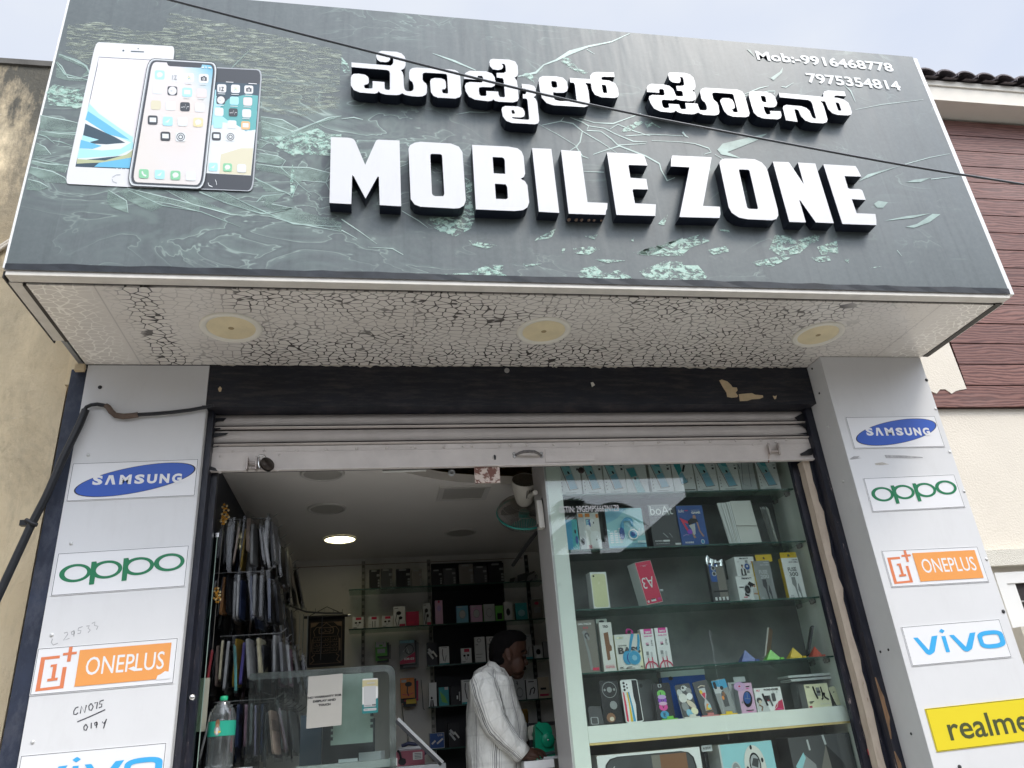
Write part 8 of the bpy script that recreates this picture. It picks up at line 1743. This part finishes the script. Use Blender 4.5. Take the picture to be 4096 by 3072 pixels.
# ---------------------------------------------------------------- wall fan by the show case
e = empty('wall_fan', (cx0-0.05,3.80, ZFL+1.6), 'wall fan with white motor, wire guard and teal blades, beside the show case', 'fan')
gc = P(2096,2048,4.09); ax = Vector((0.06,0.76,-0.64)).normalized(); RG = 0.150
M_WIRE = mat('guard_wire', (0.34,0.33,0.31),0.35, metal=0.5); M_FW = mat('fan_ivory', (0.52,0.50,0.44),0.4, var=0.06); M_TEAL = mat('fan_teal', (0.05,0.36,0.30),0.35); M_BLADE = mat('blade_smoke', (0.05,0.06,0.06),0.3)
u_ = ax.orthogonal().normalized(); v_ = ax.cross(u_)
def gp(r, h, t): return gc+ax*h+(u_*math.cos(t)+v_*math.sin(t))*r
b = MB(); NS = 96
prof = [(0.030,-0.052),(0.075,-0.055),(0.115,-0.045),(0.142,-0.022),(RG, 0.004)]; prof2 = [(RG, 0.012),(0.143,0.036),(0.115,0.056),(0.07,0.066),(0.035,0.066)]
for k in range(NS):
    t = 2*math.pi*k/NS
    b.tube([gp(r, h, t) for r, h in prof],0.0014,0,3, False); b.tube([gp(r, h, t+0.03) for r, h in prof2],0.0014,0,3, False)
for r, h in [(0.075,-0.0555),(0.122,-0.041),(0.031,-0.052),(0.115,0.0565),(0.07,0.0665),(0.035,0.0665)]: b.tube([gp(r, h, 2*math.pi*k/40) for k in range(41)],0.0013,0,5, False)
b.build('wire_guard', M_WIRE, e)
b = MB(); b.tube([gp(RG, 0.008,2*math.pi*k/48) for k in range(49)],0.0065,0,8, False); b.build('guard_rim', M_TEAL, e)
for k in range(3):
    b = MB(); t0 = k*2.094+0.5; ring = []
    for i in range(9):
        f = i/8; r = 0.028+0.102*f; ww = 0.5+0.32*math.sin(f*math.pi*0.8); ring.append([gp(r, 0.016+0.012*math.sin(s*1.2)*(1-f*0.3), t0+ww*s*0.9) for s in (-1,-0.5,0,0.5,1)])
    for i in range(8):
        for j in range(4): b.add([ring[i][j], ring[i][j+1], ring[i+1][j+1], ring[i+1][j]],[(0,1,2,3)],0, None, True)
    b.build('blade', M_BLADE if k != 1 else M_TEAL, e)
b = MB(); b.lathe(gc, ax, [(0.03,0.0),(0.03,0.03),(0.02,0.045),(0.0001,0.047)],0,18, True); b.build('hub', M_TEAL, e)
b = MB(); b.lathe(gc, -ax, [(0.030,0.050),(0.042,0.065),(0.052,0.09),(0.064,0.15),(0.073,0.205),(0.071,0.212)],0,26, False); b.lathe(gc-ax*0.209,-ax, [(0.0705,0),(0.03,0.002),(0.0001,0.003)],1,26, False)
side = (u_*1.0 if u_.y < 0 else -u_);
for k in range(7):
    t = -0.6+k*0.17; fr = Vector((0.25,-1,0)).normalized(); fr = (fr-ax*fr.dot(ax)).normalized(); sd = ax.cross(fr); o = lambda h, r: gc-ax*h+(fr*math.cos(t)+sd*math.sin(t))*r
    b.tube([o(0.13,0.062), o(0.185,0.0705)],0.0022,2,5)
b.build('motor_housing', [M_FW, mat('housing_vent', (0.085,0.08,0.072),0.6, var=0.5, vscale=90), C_K], e)
b = MB(); w1 = P(2147,1985,3.70); w2 = P(2150,2100,3.70); x = cx0-0.006
pts = fillet([(-0.018,0.0),(0.020,0.0),(0.010,0.055),(0.006,0.09),(0.012,0.15,0.01),(-0.006,0.15,0.01),(-0.014,0.09),(-0.016,0.05)],3)
b.extr([[Vector((x-0.03,3.70+q[0]*1.3, w2.z-0.02+q[1])) for q in pts]],(0.028,0,0),0); b.tube([(x-0.03,3.70, w1.z+0.02), gc-ax*0.10+Vector((0.02,0,0))],0.013,0,10); b.lathe((x-0.031,3.70, w2.z-0.004),(-1,0,0),[(0.008,0),(0.008,0.004),(0.003,0.004),(0.0001,0.004)],1,12, False)
b.build('bracket', [M_FW, C_K], e)
b = MB(); b.tube([P(2052,2260,5.0), P(2100,2190,4.6), P(2160,2110,4.3)],0.012,0,8); tag(b.build('sloping_rod', C_DG), 'dark rod slanting up behind the wall fan', 'rod')
# ---------------------------------------------------------------- the shopkeeper
YM = 4.20
MX = lambda x, y: P(1850+x*.3448,2500+y*.3448, YM)      # zoom pixels of the figure
def zx(x, y): q = MX(x, y); return q.x, q.z
man = empty('person', (MX(400,1650).x, YM, ZFL), 'man in a pale pinstriped long sleeved shirt looking down at the counter', 'person')
M_SKIN = mat('skin_brown', (0.052,0.024,0.015),0.55, spec=0.25, var=0.15, vscale=18)
def ringxy(cx, cyy, z, rx, ry, n=20, tilt=0.0, p=2.2, front=0.0):
    out = []
    for k in range(n):
        t = 2*math.pi*k/n; c, s = math.cos(t), math.sin(t)
        x = rx*(abs(c)**(2/p))*(1 if c > 0 else -1); y = ry*(abs(s)**(2/p))*(1 if s > 0 else -1)
        out.append(Vector((cx+x, cyy+y, z+tilt*x)))
    return out
body = MB()
# head: rings up the head, seen from its right; forward is +x
hd = [(600,430,640,0.030),(570,400,665,0.042),(540,385,690,0.050),(500,365,700,0.058),(460,345,705,0.064),(420,335,705,0.068),(380,328,715,0.071),(340,322,728,0.073),(300,322,736,0.075),(250,328,738,0.076),(200,345,735,0.074),(150,375,715,0.066),(110,420,680,0.052),(85,480,630,0.032)]
rings = []
for y, xb, xf, w in hd:
    a, z = zx(xb, y); c, _ = zx(xf, y); n = 24; r = []
    for k in range(n):
        t = 2*math.pi*k/n; cx_ = (a+c)/2; rx = (c-a)/2
        x = rx*math.copysign(abs(math.cos(t))**0.85, math.cos(t)); yy = w*math.copysign(abs(math.sin(t))**0.9, math.sin(t))
        r.append(Vector((cx_+x, YM+yy, z-0.10*x)))
    rings.append(r)
body.loft(rings, 0)
# nose, lips, brow, ear, eye
def seg(p, q, r0, r1, mb=None, mi=0): (mb or body).tube([p, q],[r0, r1], mi, 10)
def M3(x, y, dy): q = MX(x, y); return Vector((q.x, YM+dy, q.z))
body.tube([M3(712,345,0), M3(722,400,0), M3(732,440,0), M3(728,468,0)],[0.008,0.011,0.016,0.012],0,10); body.ell(M3(715,462,-0.013),0.010,0.008,0.008); body.ell(M3(715,462,0.013),0.010,0.008,0.008)
body.tube([M3(705,330,-0.045), M3(728,318,-0.02), M3(734,316,0), M3(728,318,0.02), M3(705,330,0.045)],[0.008,0.010,0.010,0.010,0.008],0,8)
body.ell(M3(690,545,0),0.014,0.022,0.007); body.ell(M3(688,562,0),0.014,0.020,0.007); body.ell(M3(640,590,0),0.030,0.026,0.018); body.ell(M3(620,470,-0.048),0.04,0.022,0.045)
for s_ in (-1,1):
    ec = M3(505,360, s_*0.077); body.ell(ec, 0.020,0.008,0.034,0,12,8, Matrix.Rotation(-0.2,3, 'Y')); body.ell(ec+Vector((0.004, s_*0.005,-0.028)),0.011,0.007,0.012)
# neck and trunk under the shirt
a1, z1_ = zx(330,430); nk = []
for y, xb, xf, w in [(640,270,560,0.066),(590,285,545,0.062),(540,305,545,0.058),(490,315,570,0.056),(440,330,600,0.054)]:
    a, z = zx(xb, y); c, _ = zx(xf, y); nk.append(ringxy((a+c)/2, YM, z, (c-a)/2, w, 20))
body.loft(nk, 0)
tr = []
for y, xb, xf, w in [(1750,80,690,0.15),(1500,75,690,0.15),(1250,75,680,0.15),(1000,85,620,0.155),(800,110,570,0.165),(680,150,540,0.17),(610,230,520,0.10)]:
    a, z = zx(xb, y); c, _ = zx(xf, y); tr.append(ringxy((a+c)/2, YM, z, (c-a)/2-0.012, w, 20))
body.loft(tr, 0)
hipx = (zx(80,1750)[0]+zx(690,1750)[0])/2; hipz = zx(300,1750)[1]
for s_ in (-1,1):
    body.tube([(hipx, YM+s_*0.09, hipz+0.02),(hipx+0.01, YM+s_*0.095, ZFL+0.46),(hipx-0.01, YM+s_*0.10, ZFL+0.09)],[0.085,0.058,0.042],0,12); body.tube([(hipx-0.05, YM+s_*0.10, ZFL+0.045),(hipx+0.17, YM+s_*0.11, ZFL+0.03)],[0.045,0.032],0,10)
# right arm (near side): shoulder, elbow, wrist, hand resting on the counter
YA = YM-0.185
A_ = lambda x, y, d=0: Vector((P(1850+x*.3448,2500+y*.3448, YA+d).x, YA+d, P(1850+x*.3448,2500+y*.3448, YA+d).z))
sh_, el, wr = A_(250,700,0.03), A_(360,1140), A_(690,1500,0.0)
body.tube([sh_, el, wr],[0.045,0.038,0.027],0,12)
kn = A_(850,1490,0.02); palm_end = A_(835,1478,0.02)
body.tube([wr, A_(745,1510,0.005), A_(800,1500,0.012), palm_end],[0.026,0.030,0.031,0.024],0,12)
def finger(pts, r): body.tube([A_(*q) for q in pts],[r, r*1.05, r*0.95, r*0.8, r*0.55][:len(pts)],0,8)
finger([(810,1455,0.045),(860,1448,0.055),(915,1462,0.06),(960,1492,0.06),(985,1518,0.06)],0.0092)
finger([(815,1465,0.025),(870,1462,0.03),(925,1478,0.032),(958,1505,0.032),(975,1528,0.032)],0.0096)
finger([(812,1480,0.005),(862,1482,0.006),(905,1500,0.006),(930,1530,0.006),(938,1552,0.006)],0.0094)
finger([(800,1500,-0.014),(840,1505,-0.018),(870,1522,-0.018),(890,1545,-0.018),(898,1560,-0.018)],0.0084)
finger([(735,1520,-0.012),(770,1545,-0.022),(810,1548,-0.026),(845,1550,-0.026),(860,1556,-0.026)],0.0102)
# left arm, far side, hanging to the counter too
YL_ = YM+0.17
L_ = lambda x, y: Vector((P(1850+x*.3448,2500+y*.3448, YM).x, YL_, P(1850+x*.3448,2500+y*.3448, YM).z))
body.tube([L_(260,720), L_(420,1120), L_(700,1330), L_(800,1370)],[0.045,0.038,0.027,0.026],0,12)
for k in range(4): body.tube([L_(790,1360+k*12)+Vector((0,-0.02+k*0.013,0)), L_(860,1390+k*10)+Vector((0,-0.02+k*0.013,0)), L_(890,1430+k*8)+Vector((0,-0.02+k*0.013,0))],[0.009,0.009,0.006],0,8)
body.tube([L_(780,1370)+Vector((0,-0.03,0)), L_(830,1420)+Vector((0,-0.04,0))],[0.010,0.007],0,8)
bo = body.build('body', M_SKIN, man)
rm = bo.modifiers.new('remesh', 'REMESH'); rm.mode = 'VOXEL'; rm.voxel_size = 0.0042; rm.use_smooth_shade = True
sm = bo.modifiers.new('smooth', 'SMOOTH'); sm.factor = 0.4; sm.iterations = 2
# hair
hr = MB(); rings = []
for y, xb, xf, w in [(430,328,445,0.058),(400,320,470,0.069),(360,312,480,0.0745),(340,312,585,0.0755),(320,312,592,0.0770),(290,312,612,0.0775),(250,318,672,0.0785),(215,328,722,0.0780),(180,345,738,0.0765),(140,368,728,0.071),(105,410,700,0.060),(80,460,660,0.042),(68,520,610,0.020)]:
    a, z = zx(xb, y); c, _ = zx(xf, y); n = 28; r = []; rnd = random.Random(y)
    for k in range(n):
        t = 2*math.pi*k/n; cx_ = (a+c)/2; rx = (c-a)/2; j = 1+(0.05 if y < 400 else 0.12)*rnd.random()
        r.append(Vector((cx_+rx*math.copysign(abs(math.cos(t))**0.8, math.cos(t))*j, YM+w*math.copysign(abs(math.sin(t))**0.9, math.sin(t))*j, z-0.06*rx*math.cos(t)+0.003*rnd.random()*(4 if y in (430,250) else 1))))
    rings.append(r)
hr.loft(rings, 0)
for s_ in (-1,1): hr.ell(M3(400,425, s_*0.060),0.034,0.012,0.022,0,10,6)
M_HAIR = mat('black_hair', (0.005,0.0045,0.0045),0.9, spec=0.08, bump=0.8, bscale=160, stretch=(1,1,0.3))
hr.build('hair', M_HAIR, man)
mu = MB(); mu.tube([M3(672,520,-0.032), M3(698,505,-0.018), M3(712,500,0), M3(698,505,0.018), M3(672,520,0.032)],[0.006,0.010,0.012,0.010,0.006],0,10); mu.build('moustache', M_HAIR, man)
eb = MB(); eb.tube([M3(655,330,-0.062), M3(690,312,-0.048), M3(722,318,-0.028)],[0.003,0.006,0.004],0,8); eb.build('eyebrow', M_HAIR, man)
ey = MB(); ey.ell(M3(692,362,-0.040),0.009,0.007,0.005,0,10,6); ey.build('eye', mat('eye_white', (0.06,0.05,0.045),0.4), man)
# shirt: trunk and sleeve with woven stripes laid out along the cloth
k = NT('striped_shirt'); uvn = k.n('ShaderNodeUVMap'); uvs = k.sep(uvn.outputs['UV']); U_ = uvs[0]; V_ = uvs[1]
wob = k.math('MULTIPLY', k.math('SUBTRACT', k.noise(k.coord(),6,2),0.5),0.012)
fr = k.math('FRACT', k.math('MULTIPLY', k.math('ADD', U_, wob),9.0))
def stripe(c, w): return k.ramp(k.math('ABSOLUTE', k.math('SUBTRACT', fr, c)),[(w*0.6,1.0),(w, 0.0)])
s1 = k.mix(1.0, stripe(0.31,0.020), stripe(0.37,0.020), 'ADD'); s2 = k.mix(1.0, stripe(0.22,0.018), stripe(0.47,0.018), 'ADD'); s3 = k.mix(1.0, stripe(0.14,0.014), stripe(0.55,0.014), 'ADD')
fv = k.math('FRACT', k.math('MULTIPLY', V_, 5.5)); sv = k.ramp(k.math('ABSOLUTE', k.math('SUBTRACT', fv, 0.5)),[(0.02,0.13),(0.05,0.0)])
c = k.ramp(k.noise(k.coord(),30,4),[(0.3,(0.60,0.60,0.56)),(0.7,(0.70,0.70,0.65))])
c = k.mix(k.mix(0.6,(0,0,0), s2), c, (0.10,0.10,0.11)); c = k.mix(k.mix(0.3,(0,0,0), s3), c, (0.12,0.12,0.12)); c = k.mix(k.mix(0.85,(0,0,0), s1), c, (0.07,0.07,0.08)); c = k.mix(sv, c, (0.2,0.2,0.2))
k.base(c); k.rough(0.85,0.1); k.bump(k.noise(k.coord((1,1,0.45),(0,0.5,0)),17,3,0.5,0.4),0.9,0.03)
st = MB(); rings = []
prof = [(1900,60,690,0.172),(1700,55,695,0.172),(1500,45,715,0.172),(1400,42,735,0.172),(1300,44,737,0.173),(1200,46,730,0.174),(1100,52,700,0.176),(1000,58,660,0.178),(900,64,632,0.181),(800,72,600,0.186),(720,86,580,0.190),(650,108,558,0.188),(600,145,545,0.150),(560,185,525,0.112),(525,235,505,0.084),(500,270,490,0.072)]
for j, (y, xb, xf, w) in enumerate(prof):
    a, z = zx(xb, y); c_, _ = zx(xf, y); n = 44; r = []
    for kk in range(n):
        t = 2*math.pi*kk/n+math.pi/2; cx_ = (a+c_)/2; rx = (c_-a)/2
        fold = 1+0.022*math.sin(t*7+j*0.9)*(1 if y > 650 else 0.2)+0.012*math.sin(t*13-j*1.7)*(1 if y > 700 else 0)
        x = rx*math.copysign(abs(math.cos(t))**0.82, math.cos(t))*fold; yy = w*math.copysign(abs(math.sin(t))**0.82, math.sin(t))*fold
        r.append(Vector((cx_+x, YM+yy, z-(0.30*x if y < 640 else 0.0))))
    rings.append(r)
st.loft(rings, 0, False)
def sleeve(path, radii, n=26):
    rg = []; prev = Vector((0,-1,0))
    for i, p in enumerate(path):
        t = (path[min(i+1, len(path)-1)]-path[max(i-1,0)]).normalized(); aa = (prev-t*prev.dot(t)).normalized(); bb = t.cross(aa); prev = aa
        rg.append([p+(aa*math.cos(2*math.pi*q/n)+bb*math.sin(2*math.pi*q/n))*radii[i]*(1+0.05*math.sin(q*1.7+i*1.3)+0.03*math.sin(q*3.1-i*2.1)) for q in range(n)])
    st.loft(rg, 0, False, True, 0.32)
sleeve([A_(200,640,0.05), A_(245,720,0.025), A_(275,820,0.01), A_(300,920), A_(325,1010), A_(355,1100), A_(400,1180), A_(460,1250), A_(520,1320), A_(580,1385), A_(640,1440), A_(665,1462)],[0.060,0.074,0.075,0.072,0.070,0.068,0.065,0.060,0.055,0.050,0.045,0.042])
sleeve([L_(230,650)+Vector((0,-.03,0)), L_(290,800), L_(400,1080), L_(560,1220), L_(700,1320)],[0.058,0.072,0.064,0.055,0.046])
shirt = st.build('shirt', k.m, man)
cf = MB(); n = 26; t = (wr-el).normalized(); aa = Vector((0,-1,0)); aa = (aa-t*aa.dot(t)).normalized(); bb = t.cross(aa); c0 = A_(640,1440)
cf.loft([[c0+t*h+(aa*math.cos(2*math.pi*q/n)+bb*math.sin(2*math.pi*q/n))*r for q in range(n)] for h, r in [(-0.012,0.048),(0.0,0.049),(0.035,0.046),(0.040,0.040)]],0, False, True, 0.32); cf.build('cuff', k.m, shirt)
co = MB()      # collar: a folded band round the neck, its point at the front
cc = [((290,470),(0.0)), ]
for s_ in (-1,1):
    up = [M3(275,470,0.0), M3(298,432, s_*0.05), M3(360,462, s_*0.074), M3(430,535, s_*0.074), M3(484,583, s_*0.035)]
    dn = [M3(258,505,0.0), M3(280,500, s_*0.075), M3(345,545, s_*0.110), M3(435,608, s_*0.118), M3(474,596, s_*0.06)]
    co.add(up+dn, [(i, i+1,6+i, 5+i) for i in range(4)],0,[[(i*.05,0),(i*.05+.05,0),(i*.05+.05, .1),(i*.05, .1)] for i in range(4)], True)
col = co.build('collar', k.m, shirt); so = col.modifiers.new('thick', 'SOLIDIFY'); so.thickness = 0.005
pt = MB()
for s_ in (-1,1): pt.tube([(hipx, YM+s_*0.085, hipz-0.03),(hipx, YM+s_*0.09, hipz-0.14),(hipx+0.01, YM+s_*0.095, ZFL+0.46),(hipx-0.01, YM+s_*0.10, ZFL+0.07)],[0.14,0.125,0.09,0.085],0,18)
pt.build('trousers', mat('dark_trousers', (0.03,0.032,0.04),0.8), man)
# ---------------------------------------------------------------- the far side of the street, seen only as reflections in the glass
M_OPP = mat('grey_render', (0.16,0.155,0.145),0.85, var=0.3, vscale=1.5, dirt=(0.06,0.06,0.055), dscale=1.2, dlo=0.5, dhi=0.7); M_OPP2 = mat('dark_render', (0.075,0.075,0.08),0.8, var=0.3, vscale=1.2)
def R_(px, py, Y):
    """mirror point in the show case glass: where the thing seen at this pixel really stands"""
    q = P(px, py, 2*YG-Y); return Vector((q.x, Y, q.z))
YO = -7.0
zA = R_(2350,2215, YO).z; xB = R_(2738,1960, YO).x
e = empty('opposite_building', (xB-8, YO-2,0), 'low grey building across the street, mirrored in the show case glass', 'building')
b = MB(); b.box((xB-26, YO-7,0),(xB-0.01, YO, zA)); b.build('wall', M_OPP2, e)
b = MB(); rnd = random.Random(4)
for k in range(9): x = xB-24+k*2.6; b.box((x, YO, 0.2),(x+1.9, YO+0.04,2.6+0.3*rnd.random()))
b.build('shutters', M_OPP, e)
e = empty('opposite_building', (xB+7, YO-2,0), 'taller grey building with a dark sloping roof edge across the street', 'building')
b = MB(); fpt = [(xB, YO),(xB+22, YO),(xB+22, YO-7),(xB+4.2, YO-7)]; b.extr([[Vector((x, y, 9.0)) for x, y in fpt]],(0,0,-9.0),0); b.build('wall', M_OPP2, e)
b = MB(); p0 = R_(2745,1985, YO); p1 = R_(2450,2235, YO); b.extr([[p0, Vector((p0.x+2, YO, p0.z+0.6)), Vector((p0.x+2, YO, 1.8)), Vector((p1.x, YO, p1.z-0.3)), p1]],(0,0.35,0)); b.build('sloping_roof', mat('dark_sheet', (0.03,0.032,0.035),0.6, var=0.3), e)
b = MB()
for k, (x0, x1, z0, z1) in enumerate([(1.0,2.2,2.9,4.1),(3.0,4.2,2.9,4.1),(0.6,2.4,0.2,2.5),(3.2,5.2,0.2,2.5)]): b.box((xB+x0, YO, z0),(xB+x1, YO+0.04, z1), k % 2)
b.build('windows', [mat('lit_grey', (0.28,0.28,0.27),0.6), M_OPP], e)
# upright board with white letters
p0 = R_(2985,2380, YO+0.3); p1 = R_(3075,2660, YO+0.3);
b = MB(); x0 = min(p0.x, p1.x); x1 = max(p0.x, p1.x); O = Vector((x1, YO+0.3, p1.z)); U = Vector((x0-x1,0,0)); V = Vector((0,0, p0.z-p1.z)); b.obox(O, U, V, (0,-0.1,0),0)
p = Panel(b, O, U, V, 0.003,0.001)
for i, ch in enumerate('SERVICE'): p.text(ch, 0.30,0.87-i*0.135,0.72,0.97-i*0.135,1,0.03)
tag(b.build('service_board', [mat('board_dark_blue', (0.02,0.025,0.035),0.5), mat('board_white', (0.75,0.75,0.72),0.5)]), 'upright dark board with white letters, across the street', 'sign board')
# coconut palm
pt = R_(2350,2060,-5.4)
e = empty('palm_tree', (pt.x+0.3,-5.4,0), 'coconut palm across the street, mirrored in the show case glass', 'tree')
b = MB(); b.tube([(pt.x+0.3,-5.4,-0.05),(pt.x+0.35,-5.4, pt.z*0.4),(pt.x+0.1,-5.4, pt.z*0.8),(pt.x, -5.4, pt.z)],[0.14,0.10,0.08,0.07],0,12); b.build('trunk', mat('palm_bark', (0.10,0.08,0.065),0.9, var=0.3, vscale=9), e)
b = MB(); rnd = random.Random(12)
for f in range(20):
    az = f*2.4+rnd.random()*0.4; el_ = rnd.uniform(-0.3,1.2); Lf = rnd.uniform(0.85,1.15); dirv = Vector((math.cos(az)*math.cos(el_), math.sin(az)*math.cos(el_), math.sin(el_))); pts = []
    for k in range(9): s = k/8*Lf; pts.append(pt+dirv*s+Vector((0,0,-0.55*s*s)))
    b.tube(pts, [0.02*(1-k/10) for k in range(9)],0,4, False)
    for k in range(8):
        t = (pts[k+1]-pts[k]).normalized(); sd = t.cross(Vector((0,0,1))).normalized()
        for j in range(3):
            q = pts[k]+(pts[k+1]-pts[k])*(j/3)
            for s_ in (-1,1):
                ll = 0.40*math.sin(math.pi*min(0.95,(k+j/3)/8*0.9+0.12)); tip = q+(sd*s_*0.8+t*0.5+Vector((0,0,-0.35+0.2*rnd.random())))*ll; b.add([q-t*0.045, q+t*0.045, tip],[(0,1,2)],0)
b.build('crown', mat('palm_leaf', (0.02,0.032,0.018),0.6, var=0.3, vscale=3), e)
